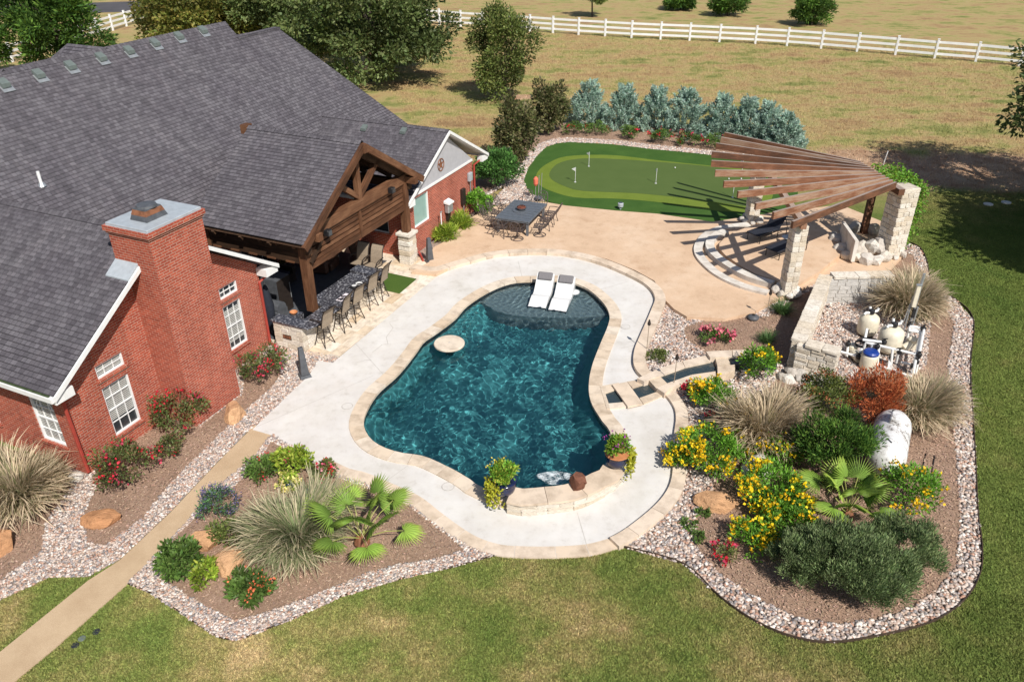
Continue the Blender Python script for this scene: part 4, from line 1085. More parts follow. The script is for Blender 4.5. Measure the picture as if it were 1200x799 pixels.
# fascia and rake boards
def rake(parent, uc, half, ze, zr, y, w=0.14, name='rake_board', mat=None, t=0.05):
    for k in (-1, 1):
        a, c = Vector((uc, y, zr - w / 2 + 0.0)), Vector((uc + k * half, y, ze - w / 2 + 0.0))
        b = MB(); n = Vector((0, t / 2, 0))
        q = [a - Vector((0, 0, w / 2)), c - Vector((0, 0, w / 2)), c + Vector((0, 0, w / 2)), a + Vector((0, 0, w / 2))]
        b.hexa([p - n for p in q] + [p + n for p in q]); b.build(name, mat or MT['white'], parent)
rake(left_roof, -3.77, 4.25, 2.97, 5.67, -0.48); rake(wing_roof, 11.43, 3.63, 2.61, 4.61, -1.03, 0.13)
def eave_return(parent, u, y0, y1, z, s):
    b = MB(); b.prism([(u, y0), (u + s * 0.55, y0), (u + s * 0.55, y1), (u, y1)], z - 0.28, z - 0.02); b.build('eave_return', MT['white'], parent)
eave_return(left_roof, -8.0, -0.44, -0.02, 2.98, 1); eave_return(left_roof, 0.46, -0.44, -0.02, 2.98, -1)
eave_return(wing_roof, 7.82, -0.99, -0.72, 2.62, 1); eave_return(wing_roof, 15.04, -0.99, -0.72, 2.62, -1)
MB().box(-8.10, -7.98, -0.44, 7, 2.80, 2.93).build('gutter', MT['white'], left_roof)
MB().box(-8.06, -8.0, -0.3, 6.5, 2.935, 2.96).build('gutter_moss', MT['green_felt'], left_roof)
MB().box(0.44, 0.56, -0.44, 3.6, 2.80, 2.93).build('gutter', MT['white'], left_roof)
MB().box(15.02, 15.14, -1.0, 3.6, 2.42, 2.56).build('gutter', MT['white'], wing_roof)
MB().box(7.72, 7.84, -1.0, 3.6, 2.42, 2.56).build('gutter', MT['white'], wing_roof)
# downspouts
MB().tube([(0.35, -0.3, 2.85), (0.3, -0.25, 2.7), (-0.08, -0.06, 2.45), (-0.1, -0.06, 0.15), (-0.02, -0.25, 0.06)], 0.05, 8).build('downspout', MT['red'], house)
MB().tube([(-7.95, -0.2, 2.85), (-7.6, -0.06, 2.5), (-7.58, -0.06, 0.15)], 0.05, 8).build('downspout', MT['red'], house)
MB().tube([(15.0, -0.9, 2.5), (14.05, -0.76, 2.3), (14.05, -0.76, 0.1)], 0.05, 8).build('downspout', MT['red'], house)
MB().tube([(8.0, -1.4, 0.08), (8.45, -1.0, 0.1), (8.5, -0.9, 0.2)], 0.05, 8).build('downspout', MT['red'], house)
# chimney
ch = MB(); ch.box(-4.70, -2.82, -1.1, 0.35, -0.1, 5.92); chim = ch.build('chimney', MT['brick'], house)
c2 = MB(); c2.box(-4.74, -2.78, -1.14, 0.39, 5.92, 5.99); c2.box(-4.78, -2.74, -1.18, 0.43, 5.99, 6.13); c2.build('corbel', MT['brick'], chim)
c2 = MB(); c2.box(-4.70, -2.80, -1.12, 0.37, 6.13, 6.2); c2.build('metal_cap', MT['grey_metal'], chim, bevel=0.01)
c2 = MB(); c2.box(-4.72, -2.8, -1.13, 0.38, 6.1, 6.135); c2.build('cap_flange', MT['grey_metal'], chim)
MT['rust'] = m_plain('rusty_metal', (0.22, 0.09, 0.045), 0.7, var=0.3)
fu, fv = -3.95, -0.42
b = MB(); b.hexa([(fu - 0.36, fv - 0.3, 6.21), (fu + 0.36, fv - 0.3, 6.21), (fu + 0.36, fv + 0.3, 6.21), (fu - 0.36, fv + 0.3, 6.21), (fu - 0.26, fv - 0.22, 6.5), (fu + 0.26, fv - 0.22, 6.5), (fu + 0.26, fv + 0.22, 6.5), (fu - 0.26, fv + 0.22, 6.5)])
fl = b.build('flue_hood', MT['charcoal'], chim)
MB().hexa([(fu - 0.32, fv - 0.268, 6.34), (fu + 0.32, fv - 0.268, 6.34), (fu + 0.32, fv + 0.268, 6.34), (fu - 0.32, fv + 0.268, 6.34), (fu - 0.275, fv - 0.235, 6.47), (fu + 0.275, fv - 0.235, 6.47), (fu + 0.275, fv + 0.235, 6.47), (fu - 0.275, fv + 0.235, 6.47)]).build('flue_screen', MT['rust'], chim)
MB().lathe([(0.27, 6.50), (0.25, 6.56), (0.05, 6.58)], 18, (fu, fv, 0)).build('flue_lid', MT['charcoal'], chim)
MB().hexa([(-5.12, -0.46, 4.80), (-4.69, -0.46, 5.05), (-4.69, 0.36, 5.05), (-5.12, 0.36, 4.80), (-5.12, -0.46, 4.86), (-4.69, -0.46, 5.17), (-4.69, 0.36, 5.17), (-5.12, 0.36, 4.86)]).build('flashing', MT['grey_metal'], chim)
# roof vents
VP = MB(); VP.hexa([(-0.16, -0.18, -0.10), (0.16, -0.18, -0.10), (0.16, 0.14, 0.12), (-0.16, 0.14, 0.12), (-0.15, -0.17, 0.06), (0.15, -0.17, 0.06), (0.15, 0.14, 0.24), (-0.15, 0.14, 0.24)])
VPm = VP.mesh('roof_vent', MT['ventgrn'])
VFm = MB().hexa([(-0.22, -0.32, -0.25), (0.22, -0.32, -0.25), (0.22, 0.2, 0.22), (-0.22, 0.2, 0.22), (-0.22, -0.32, -0.23), (0.22, -0.32, -0.23), (0.22, 0.2, 0.24), (-0.22, 0.2, 0.24)]).mesh('vent_flange', MT['steel'])
def plane_hit(px, py, p0, nrm):
    c = Vector((0, 0, CAM_H)); d = (G(px, py, 0) - c); P0 = HM @ Vector(p0); N = HM.to_3x3() @ Vector(nrm)
    return HMI @ (c + d * ((P0 - c).dot(N) / d.dot(N)))
for x, y in ((5, 101), (46, 90), (83, 80), (119, 70), (151.7, 62), (182, 53), (210, 45), (238, 38)):
    q = plane_hit(x, y, (0, 3.8, 3.0), (0, -MS, 1))
    o = link('roof_vent', VPm, main_roof, (q.x, q.y, q.z + 0.05), (0, 0, 0), (1.0, 0.8, 0.85)); link('vent_flange', VFm, main_roof, (q.x, q.y - 0.06, q.z - 0.035), (0, 0, 0), (0.95, 0.5, 0.5))
wsl = 2.0 / 3.63
for x, y in ((427, 152), (473, 155.5)):
    q = plane_hit(x, y, (11.43, 0, 4.62), (-wsl, 0, 1))
    link('roof_vent', VPm, wing_roof, (q.x, q.y, q.z + 0.04), (0, 0, -math.pi / 2), (0.8, 0.75, 0.7))
q = plane_hit(49, 217, (0, 3.8, 3.0), (0, -MS, 1))
MB().tube([(q.x, q.y, q.z - 0.1), (q.x, q.y, q.z + 0.45)], 0.05, 8).build('vent_pipe', MT['pvc'], main_roof)
MB().lathe([(0.14, 0.0), (0.07, 0.12)], 10, (q.x, q.y, q.z - 0.03)).build('pipe_boot', MT['steel'], main_roof)
# star ornament on the grey gable
b = MB(); cx, cz, yy = 11.05, 3.2, WV - 0.035
b.tube([(cx + 0.26 * math.cos(a), yy, cz + 0.26 * math.sin(a)) for a in [k * math.pi / 10 for k in range(21)]], 0.02, 6)
star = thing('star_ornament', 'round brown metal star hung on the grey gable', 'ornament', HW(cx, yy, cz), YAW)
b.V = [(x - cx, y - yy, z - cz) for x, y, z in b.V]
b.build('ring', MT['rust'], star)
b = MB(); pts = []
for k in range(10):
    r_ = 0.25 if k % 2 == 0 else 0.10; a = math.pi / 2 + k * math.pi / 5; pts.append((r_ * math.cos(a), 0, r_ * math.sin(a)))
b.f(pts); b.f([(x, 0.02, z) for x, y, z in pts][::-1]); b.build('star', MT['rust'], star)
# utility boxes on the wing wall
def onwall(px, py, vv=WV):
    c = Vector((0, 0, CAM_H)); d = G(px, py, 0) - c; P0 = HW(0, vv, 0); N = HM.to_3x3() @ Vector((0, 1, 0))
    return HMI @ (c + d * ((P0 - c).dot(N) / d.dot(N)))
q = onwall(523, 242)
t = thing('hose_reel', 'grey and white hose reel box on the star gable wall', 'hose reel', HW(q.x, q.y - 0.02, q.z), YAW)
MB().box(-0.22, 0.22, -0.22, 0, -0.25, 0.2).build('housing', MT['steel'], t, bevel=0.04); MB().hexa([(-0.26, -0.28, 0.18), (0.2, -0.28, 0.18), (0.2, 0, 0.22), (-0.26, 0, 0.22), (-0.26, -0.28, 0.24), (0.2, -0.28, 0.24), (0.2, 0, 0.34), (-0.26, 0, 0.34)]).build('lid', MT['white'], t)
MB().box(-0.12, 0.1, -0.12, 0, -0.6, -0.26).build('bracket', MT['bronze'], t); MB().tube([(0.22, -0.1, 0), (0.34, -0.1, 0.0), (0.34, -0.18, 0)], 0.015, 6).build('crank', MT['black'], t)
for k, (x, y, w, h, m, lab) in enumerate(((541, 230, 0.3, 0.75, 'bronze', 'dark bronze electric panel on the brick wing wall'), (549, 207, 0.28, 0.4, 'grey_metal', 'pale grey meter box high on the brick wing wall'))):
    q = onwall(x, y)
    t = thing('utility_box', lab, 'utility box', HW(q.x, q.y - 0.01, q.z), YAW)
    MB().box(-w / 2, w / 2, -0.14, 0, -h / 2, h / 2).build('cabinet', MT[m], t, bevel=0.015); MB().box(-w / 2 + 0.03, w / 2 - 0.03, -0.15, -0.142, -h / 2 + 0.03, h / 2 - 0.03).build('door', MT[m], t)
    MB().tube([(0.05, -0.05, -h / 2 - 1.0), (0.05, -0.05, -h / 2)], 0.025, 6).build('conduit', MT['steel'], t)
b = MB(); q = onwall(512, 270); t = thing('standpipe', 'thin white standpipe beside the hose reel', 'pipe', HW(q.x, q.y - 0.25, 0), YAW)
MB().tube([(0, 0, 0), (0, 0, 1.3)], 0.025, 6).build('pipe', MT['pvc'], t); MB().tube([(-0.05, 0, 1.28), (0.08, 0, 1.28)], 0.03, 6).build('tap', MT['steel'], t)

# ================================================================== COVERED PATIO
pat = thing('covered_patio', 'timber patio cover with open truss gable and slatted screen', 'patio cover', HO, YAW)
PC, PHW, PE, PR, PF, PB = 4.72, 3.8, 3.58, 5.98, -1.3, 3.7
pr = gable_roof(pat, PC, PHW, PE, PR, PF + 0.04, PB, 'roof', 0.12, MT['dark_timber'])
ps = (PR - PE) / PHW
def tb(name, p0, p1, w, h, mat='timber', parent=pat, up=(0, 0, 1)):
    return MB().beam(p0, p1, w, h, up).build(name, MT[mat], parent)
for k in (-1, 1):
    tb('rake_beam', (PC, PF, PR - 0.16), (PC + k * (PHW + 0.02), PF, PE - 0.15), 0.14, 0.24)
    for y in (0.2, 1.4, 2.6):
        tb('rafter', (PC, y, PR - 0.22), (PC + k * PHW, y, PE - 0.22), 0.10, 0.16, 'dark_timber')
tb('ridge_beam', (PC, PF - 0.12, PR - 0.24), (PC, PB + 0.14, PR - 0.24), 0.2, 0.3)
PV = -0.88
tb('tie_beam', (1.5, PV, 3.66), (7.9, PV, 3.66), 0.26, 0.36)
for x in (1.62, 7.82): tb('outlooker', (x, PV - 0.14, 3.62), (x, PF - 0.16, 3.62), 0.24, 0.26)
MB().box(PC - 0.17, PC + 0.17, PB + 0.02, PB + 0.3, PR - 0.28, PR + 0.05).build('ridge_beam_end', MT['timber'], pat)
tb('king_post', (PC, PV, 3.84), (PC, PV, PR - 0.3), 0.2, 0.2, up=(0, 1, 0))
for k in (-1, 1):
    tb('strut', (PC, PV, 3.88), (PC + k * 1.35, PV, 4.88), 0.18, 0.18, up=(0, 1, 0))
tb('top_chord', (PC, PV, PR - 0.34), (PC - PHW + 0.2, PV, PE - 0.2), 0.18, 0.22, 'dark_timber'); tb('top_chord', (PC, PV, PR - 0.34), (PC + PHW - 0.2, PV, PE - 0.2), 0.18, 0.22, 'dark_timber')
for z in (3.38, 3.2, 3.02, 2.84, 2.66):
    tb('screen_slat', (1.45, PV, z), (7.65, PV, z), 0.07, 0.125)
tb('screen_rail', (1.45, PV - 0.01, 2.47), (7.65, PV - 0.01, 2.47), 0.12, 0.2)
tb('screen_stile', (4.6, PV - 0.06, 2.38), (4.6, PV - 0.06, 3.5), 0.14, 0.05, up=(0, 1, 0))
tb('screen_backing', (1.5, PV + 0.12, 2.98), (7.6, PV + 0.12, 2.98), 0.02, 0.95, 'dark_timber')
for x in (1.36, 7.72):
    tb('post', (x, PV, 0.9 if x < 3 else 1.4), (x, PV, 3.55), 0.28, 0.28, up=(0, 1, 0))
for x in (1.36, 7.72): tb('post', (x, 3.3, 0.05), (x, 3.3, 3.55), 0.26, 0.26, up=(0, 1, 0))
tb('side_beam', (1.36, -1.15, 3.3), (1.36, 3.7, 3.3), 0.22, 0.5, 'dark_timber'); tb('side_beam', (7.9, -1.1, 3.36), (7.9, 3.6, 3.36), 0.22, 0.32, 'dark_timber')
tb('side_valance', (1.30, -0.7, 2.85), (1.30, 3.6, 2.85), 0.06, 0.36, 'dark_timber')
for k in range(7): tb('rafter_tail', (1.0, -0.75 + 0.72 * k, 3.38), (1.4, -0.75 + 0.72 * k, 3.52), 0.09, 0.13)
for k in range(5): tb('valance_block', (1.24, -0.5 + 0.8 * k, 2.69), (1.24, -0.15 + 0.8 * k, 2.69), 0.05, 0.05)
tb('brace', (1.4, PV - 0.18, 2.7), (2.1, PV - 0.18, 3.25), 0.1, 0.12, 'dark_timber')
# stone pillar under the right post
spil = MB().box(7.47, 7.97, -1.13, -0.63, 0, 1.3).build('stone_pillar', MT['mortar'], pat)
for rI in range(6):
    z = 0.11 + rI * 0.215
    if rI % 2: cs = ((7.72, -1.0, 0.56, 0.3), (7.72, -0.72, 0.56, 0.26))
    else: cs = ((7.56, -0.88, 0.28, 0.56), (7.86, -0.88, 0.3, 0.56))
    for x, y, sx, sy in cs: stone('block', spil, (x, y, z), (sx, sy, 0.205), 0, 0.01, 'stone_block')
stone('cap', spil, (7.72, -0.88, 1.36), (0.7, 0.68, 0.10), 0, 0, 'cap_stone')
# flood lights on the tie beam
for x, z in ((2.4, 3.45), (6.5, 3.62)):
    t = thing('flood_light', 'black flood light on the slatted screen, ' + ('left end' if x < 4 else 'right end'), 'lamp', HW(x, PV - 0.2, z), YAW)
    MB().box(-0.11, 0.11, -0.16, 0.04, -0.12, 0.10).build('housing', MT['black'], t, bevel=0.02); MB().box(-0.09, 0.09, -0.175, -0.162, -0.1, 0.08).build('lens', MT['glass'], t); MB().tube([(0, 0.04, 0), (0, 0.09, 0.05)], 0.02, 6).build('arm', MT['black'], t)

# ------------------------------------------------------------------ bar
bar = thing('outdoor_bar', 'L shaped bar of cream limestone with dark granite top', 'bar counter', HO, YAW)
block_wall(bar, (0.12, -0.22), (0.12, -1.45), 0.22, 0.05, 0.98, ln=0.42, ch=0.19)
block_wall(bar, (0.24, -1.34), (4.4, -1.34), 0.22, 0.05, 0.98, ln=0.42, ch=0.19)
MB().prism([(-0.04, -0.16), (-0.04, -1.72), (0.3, -1.86), (4.55, -1.78), (4.55, -1.2), (0.45, -1.2), (0.45, -0.16)], 0.99, 1.05).build('counter_top', MT['granite'], bar, bevel=0.012)
MB().box(1.75, 4.5, -1.18, -0.35, 0.86, 0.91).build('counter_top', MT['granite'], bar); MB().box(1.85, 4.4, -1.17, -0.45, 0.05, 0.855).build('cabinet', MT['limestone'], bar)
MB().box(4.45, 5.0, -1.6, -0.3, 0.93, 0.98).build('counter_top', MT['granite'], bar); MB().box(4.5, 4.95, -1.45, -0.4, 0.05, 0.925).build('cabinet', MT['limestone'], bar)
b = MB(); b.box(-0.012, -0.001, -0.95, -0.6, 0.42, 0.58); vg = b.build('vent_grille', MT['bronze'], bar)
for k in range(3): MB().box(-0.02, -0.013, -0.95 + 0.115 * k + 0.01, -0.95 + 0.115 * k + 0.105, 0.44, 0.56).build('vent_block', MT['rust'], vg)
stone('rubble', bar, (0.62, -1.6, 0.86), (0.3, 0.25, 0.22), 0.2, 0.1, 'corbel_stone')
def on_bar(name, lab, cat, u, v, z, parts):
    t = thing(name, lab, cat, HW(u, v, z), YAW)
    for nm, b, m in parts: b.build(nm, MT[m], t)
    return t
on_bar('menu_sheet', 'pale pink menu sheet lying on the bar top', 'menu', 2.35, -1.5, 1.052, [('sheet', MB().box(-0.3, 0.3, -0.12, 0.12, 0, 0.006), 'paper'), ('print', MB().box(-0.26, -0.1, -0.08, 0.0, 0.0065, 0.008), 'charcoal')])
on_bar('serving_tray', 'black tray with white dishes on the bar', 'tray', 3.3, -1.45, 1.052, [('tray', MB().box(-0.3, 0.3, -0.2, 0.2, 0, 0.03), 'black'), ('dish', MB().lathe([(0.05, 0.03), (0.13, 0.07), (0.12, 0.075), (0.04, 0.04)], 14, (0.1, 0, 0)), 'resin'), ('bowl', MB().lathe([(0.04, 0.03), (0.09, 0.09), (0.08, 0.09)], 12, (-0.15, 0.04, 0)), 'resin')])
on_bar('fruit_bowl', 'orange bowl beside the bar sink', 'bowl', 0.75, -0.55, 0.95, [('bowl', MB().lathe([(0.06, 0), (0.14, 0.10), (0.13, 0.11), (0.03, 0.02)], 14), 'terracotta'), ('stand', MB().box(-0.25, 0.25, -0.2, 0.2, -0.3, -0.002), 'granite')])
t = thing('gas_grill', 'dark steel gas grill behind the bar', 'grill', HW(0.9, 0.5, 0.05), YAW)
MB().box(-0.3, 0.3, -0.4, 0.4, 0, 0.85).build('cabinet', MT['charcoal'], t); MB().tube([(-0.0, -0.42, 0.92), (0.0, 0.42, 0.92)], 0.24, 12).build('hood', MT['charcoal'], t); MB().tube([(-0.3, -0.3, 1.0), (-0.3, 0.3, 1.0)], 0.02, 6).build('handle', MT['steel'], t)
for x, lab in ((0.9, 'left'), ):
    t = thing('refrigerator', 'dark bronze fridge in the shade behind the bar', 'fridge', HW(2.1, 1.3, 0.05), YAW)
    MB().box(-0.35, 0.35, -0.35, 0.35, 0, 1.4).build('body', MT['charcoal'], t); MB().box(-0.34, 0.34, -0.37, -0.355, 0.03, 1.37).build('door', MT['bronze'], t); MB().tube([(0.28, -0.4, 0.5), (0.28, -0.4, 1.1)], 0.015, 6).build('handle', MT['steel'], t)

# bar stools
def stool_proto():
    t = thing('bar_stool', 'x', 'bar stool', (0, 0, 0))
    # faces +y; seat height 0.74, back to 1.28
    b = MB(); b.hexa([(-0.24, -0.22, 0.70), (0.24, -0.22, 0.70), (0.25, 0.24, 0.74), (-0.25, 0.24, 0.74), (-0.24, -0.22, 0.725), (0.24, -0.22, 0.725), (0.25, 0.24, 0.765), (-0.25, 0.24, 0.765)]); b.build('seat', MT['sling'], t)
    b = MB(); prof = [(-0.22, 0.74), (-0.25, 0.95), (-0.32, 1.2), (-0.40, 1.34), (-0.45, 1.36)]
    for i in range(len(prof) - 1):
        (y0, z0), (y1, z1) = prof[i], prof[i + 1]
        b.hexa([(-0.23, y0, z0), (0.23, y0, z0), (0.23, y0 + 0.015, z0), (-0.23, y0 + 0.015, z0), (-0.23, y1, z1), (0.23, y1, z1), (0.23, y1 + 0.015, z1), (-0.23, y1 + 0.015, z1)])
    b.build('backrest', MT['sling'], t)
    for s in (-1, 1):
        MB().tube([(s * 0.25, 0.24, 0.74), (s * 0.25, -0.2, 0.71), (s * 0.245, -0.25, 0.95), (s * 0.24, -0.32, 1.2), (s * 0.235, -0.41, 1.35)], 0.018, 6).build('frame', MT['bronze'], t)
        MB().tube([(s * 0.27, -0.27, 0.97), (s * 0.30, 0.05, 0.98), (s * 0.29, 0.2, 0.93), (s * 0.26, 0.22, 0.75)], 0.02, 6).build('armrest', MT['bronze'], t)
    MB().tube([(-0.235, -0.43, 1.365), (0.235, -0.43, 1.365)], 0.02, 6).build('top_rail', MT['bronze'], t)
    MB().lathe([(0.06, 0.62), (0.09, 0.70)], 10).build('swivel', MT['bronze'], t)
    for a in range(4):
        an = math.pi / 4 + a * math.pi / 2; c, s = math.cos(an), math.sin(an)
        MB().tube([(0.06 * c, 0.06 * s, 0.66), (0.14 * c, 0.14 * s, 0.62), (0.19 * c, 0.19 * s, 0.4), (0.24 * c, 0.24 * s, 0.2), (0.31 * c, 0.31 * s, 0.0)], 0.017, 6).build('leg', MT['bronze'], t)
    for r_, z in ((0.215, 0.30), (0.16, 0.56)):
        MB().tube([(r_ * math.cos(k * math.pi / 8), r_ * math.sin(k * math.pi / 8), z) for k in range(17)], 0.012, 5, False).build('foot_ring', MT['bronze'], t)
    return t
sp0 = stool_proto(); first = True
SL = [((381, 402.6), 0, 'tan sling bar stool nearest the house corner'), ((401.4, 386), 0, 'second bar stool from the house corner'), ((416.5, 374), 0, 'third bar stool from the house corner, mid bar'),
      ((433, 359), 0, 'fourth bar stool from the house corner'), ((446, 349), 0, 'bar stool at the far corner of the bar by the green mat')]
for (x, y), a, lab in SL:
    o = sp0 if first else copy_tree(sp0); first = False
    p = G(x, y, 0.07); o.location = (p.x, p.y, 0.07); o.rotation_euler = (0, 0, YAW + RND.uniform(-0.12, 0.12)); o.scale = (1.1, 1.1, 1.1); tag(o, lab, 'bar stool', 'bar stools round the outdoor bar')
for u, v_, a, lab in ((5.35, -0.75, math.pi / 2, 'bar stool on the patio side of the bar end, nearer the pillar'), (5.35, -0.1, math.pi / 2, 'bar stool on the patio side of the bar end, deeper in shade')):
    o = copy_tree(sp0); o.location = HW(u, v_, 0.07); o.rotation_euler = (0, 0, YAW + a); o.scale = (1.1, 1.1, 1.1); tag(o, lab, 'bar stool', 'bar stools round the outdoor bar')
# dark furnishings and a flat floor sheet, added to deepen the patio shade
shading = MB().box(0.25, 7.4, 0.0, 3.7, 0.055, 0.066).build('patio_shading', MT['charcoal'], None); shading.matrix_world = HM; tag(shading, 'dark rug added on the floor to deepen the patio shade', 'shading')
t = thing('patio_sofa', 'dark wicker sofa with blue cushions deep under the patio cover', 'sofa', HW(3.2, 2.7, 0.07), YAW)
MB().box(-1.0, 1.0, -0.4, 0.4, 0, 0.38).build('frame', MT['bronze'], t); MB().box(-1.0, 1.0, 0.28, 0.42, 0.38, 0.85).build('backrest', MT['bronze'], t)
for x in (-0.63, 0, 0.63): MB().box(x - 0.3, x + 0.3, -0.38, 0.26, 0.385, 0.5).build('seat_cushion', MT['navy'], t, bevel=0.04)
for x in (-1.08, 1.08): MB().box(x - 0.08, x + 0.08, -0.4, 0.42, 0, 0.62).build('armrest', MT['bronze'], t)
t = thing('folded_parasol', 'dark folded parasol at the house corner behind the bar', 'parasol', HW(0.45, 0.25, 0.07), YAW)
MB().lathe([(0.05, 0), (0.16, 0.5), (0.2, 1.2), (0.08, 1.9), (0.02, 2.0)], 10).build('cover', MT['navy'], t, smooth=True); MB().tube([(0, 0, 0), (0, 0, 2.1)], 0.02, 6).build('pole', MT['steel'], t)
# leather recliners in the shade
def recliner(u, v_, a, lab):
    t = thing('recliner', lab, 'armchair', HW(u, v_, 0.05), YAW + a, 'brown recliners under the patio cover')
    MB().box(-0.38, 0.38, -0.35, 0.4, 0.12, 0.46).build('seat', MT['leather'], t, bevel=0.08)
    bk = MB().hexa([(-0.36, 0.28, 0.42), (0.36, 0.28, 0.42), (0.36, 0.5, 0.42), (-0.36, 0.5, 0.42), (-0.34, 0.45, 1.1), (0.34, 0.45, 1.1), (0.34, 0.68, 1.1), (-0.34, 0.68, 1.1)]).build('backrest', MT['leather'], t, bevel=0.07)
    MB().tube([(-0.36, 0.42, 1.02), (0.36, 0.42, 1.02)], 0.13, 10).build('head_roll', MT['leather'], bk)
    MB().tube([(-0.36, 0.38, 0.78), (0.36, 0.38, 0.78)], 0.12, 10).build('lumbar_roll', MT['leather'], bk)
    for s in (-1, 1): MB().box(s * 0.5 - 0.12, s * 0.5 + 0.12, -0.4, 0.45, 0.05, 0.62).build('armrest', MT['leather'], t, bevel=0.08)
    MB().box(-0.36, 0.36, -0.5, -0.36, 0.1, 0.42).build('footrest', MT['leather'], t, bevel=0.05)
recliner(6.75, 0.55, 0.4, 'brown leather recliner behind the stone pillar')
recliner(5.7, 1.9, 0.2, 'brown leather recliner deep in the patio shade')

# ================================================================== DINING SET
tl, trr, bl, br = G(603, 233, 0.9), G(642, 238, 0.9), G(578, 254, 0.9), G(620, 260, 0.9)
tcx = (tl + trr + bl + br) / 4; e1 = ((trr - tl) + (br - bl)).normalized(); ang = math.atan2(e1.y, e1.x)
TW, TL = 1.62, 2.4
tab = thing('fire_table', 'slate grey square fire table with lava rock bowl', 'table', (tcx.x, tcx.y, ZT), ang)
MB().box(-TW / 2, TW / 2, -TL / 2, TL / 2, 0.66, 0.70).build('table_top', MT['slate'], tab, bevel=0.015)
for k in range(8):
    y = -TL / 2 + TL * (k + 0.5) / 8
    MB().box(-TW / 2 + 0.06, TW / 2 - 0.06, y - 0.115, y + 0.115, 0.701, 0.712).build('top_slat', MT['slate'], tab)
MB().box(-TW / 2 + 0.02, TW / 2 - 0.02, -TL / 2 + 0.02, TL / 2 - 0.02, 0.60, 0.655).build('apron', MT['slate'], tab)
for sx in (-1, 1):
    for sy in (-1, 1): MB().box(sx * (TW / 2 - 0.12) - 0.05, sx * (TW / 2 - 0.12) + 0.05, sy * (TL / 2 - 0.12) - 0.05, sy * (TL / 2 - 0.12) + 0.05, 0, 0.6).build('leg', MT['slate'], tab)
MB().lathe([(0.40, 0.714), (0.40, 0.735), (0.34, 0.74)], 24).build('lazy_susan', MT['slate'], tab)
fb = MB().lathe([(0.14, 0.74), (0.22, 0.80), (0.24, 0.86), (0.21, 0.85)], 20).build('fire_bowl', MT['charcoal'], tab)
b = MB(); b.lathe([(0.21, 0.84), (0.17, 0.89), (0.08, 0.93), (0.01, 0.94)], 14); b.V = [(x + RND.uniform(-.025, .025), y + RND.uniform(-.025, .025), z + RND.uniform(-.02, .02)) for x, y, z in b.V]; b.build('lava_rock', MT['lava'], fb)

def dchair_proto(swivel):
    t = thing('patio_chair', 'x', 'chair')
    b = MB()
    for k in range(5): b.tube([(-0.21, -0.2 + 0.1 * k, 0.42), (0.21, -0.2 + 0.1 * k, 0.42)], 0.011, 4)
    for k in range(5): b.tube([(-0.2 + 0.1 * k, -0.22, 0.425), (-0.2 + 0.1 * k, 0.22, 0.425)], 0.009, 4)
    b.tube([(-0.23, -0.22, 0.42), (0.23, -0.22, 0.42), (0.25, 0.24, 0.42), (-0.25, 0.24, 0.42), (-0.23, -0.22, 0.42)], 0.018, 5); b.build('seat', MT['alu'], t)
    b = MB()
    def bp(x, h): return (x, -0.24 - h * 0.28, 0.45 + h * 0.55)
    fr = [bp(-0.22, 0), bp(-0.24, 0.5), bp(-0.2, 0.85), bp(0, 1.0), bp(0.2, 0.85), bp(0.24, 0.5), bp(0.22, 0)]
    b.tube(fr, 0.02, 5)
    for x in (-0.13, 0, 0.13): b.tube([bp(x, 0), bp(x * 0.5, 0.5), bp(x * 1.1, 0.86)], 0.012, 4)
    b.tube([bp(-0.23, 0.4), bp(0, 0.28), bp(0.23, 0.4)], 0.012, 4); b.tube([bp(-0.23, 0.62), bp(0, 0.74), bp(0.23, 0.62)], 0.012, 4)
    b.tube([bp(0.09 * math.cos(a), 0.52 + 0.16 * math.sin(a)) for a in [k * math.pi / 6 for k in range(13)]], 0.012, 4); b.build('backrest', MT['alu'], t)
    for s in (-1, 1): MB().tube([bp(s * 0.24, 0.38), (s * 0.29, -0.05, 0.66), (s * 0.29, 0.16, 0.64), (s * 0.25, 0.22, 0.43)], 0.018, 5).build('armrest', MT['alu'], t)
    if swivel:
        MB().tube([(0, 0, 0.42), (0, 0, 0.08)], 0.035, 8).build('column', MT['alu'], t)
        b = MB(); b.tube([(0.27 * math.cos(k * math.pi / 10), 0.27 * math.sin(k * math.pi / 10), 0.02) for k in range(21)], 0.02, 5, False)
        for k in range(3): b.tube([(0, 0, 0.1), (0.27 * math.cos(k * 2.1), 0.27 * math.sin(k * 2.1), 0.02)], 0.018, 5)
        b.build('base_ring', MT['alu'], t)
    else:
        for sx in (-1, 1):
            for sy in (-1, 1): MB().tube([(sx * 0.22, sy * 0.2, 0.42), (sx * 0.2, sy * 0.2, 0.25), (sx * 0.26, sy * 0.26, 0.0)], [0.018, 0.016, 0.022], 5).build('leg', MT['alu'], t)
    return t
pa, pb = dchair_proto(False), dchair_proto(True); used = set()
CH = [(-0.38, -1.45, 0, 0, 'patio chair at the near end of the fire table, left of the pair'), (0.38, -1.5, 0.1, 1, 'swivel patio chair at the near end of the fire table, right of the pair'),
      (-0.36, 1.42, math.pi, 0, 'patio chair at the far end of the fire table, nearer the house'), (0.40, 1.46, math.pi + 0.15, 1, 'patio chair at the far end of the fire table, nearer the putting green'),
      (-1.12, -0.72, -math.pi / 2, 1, 'patio chair on the house side of the fire table, nearest the pool'), (-1.15, 0.05, -math.pi / 2, 0, 'middle patio chair on the house side of the fire table'), (-1.1, 0.76, -math.pi / 2, 0, 'patio chair on the house side of the fire table, nearest the round shrub'),
      (1.12, -0.78, math.pi / 2 + 0.1, 1, 'patio chair on the open side of the fire table, nearest the pool'), (1.14, -0.02, math.pi / 2, 0, 'middle patio chair on the open side of the fire table'), (1.1, 0.74, math.pi / 2, 0, 'patio chair on the open side of the fire table, nearest the putting green')]
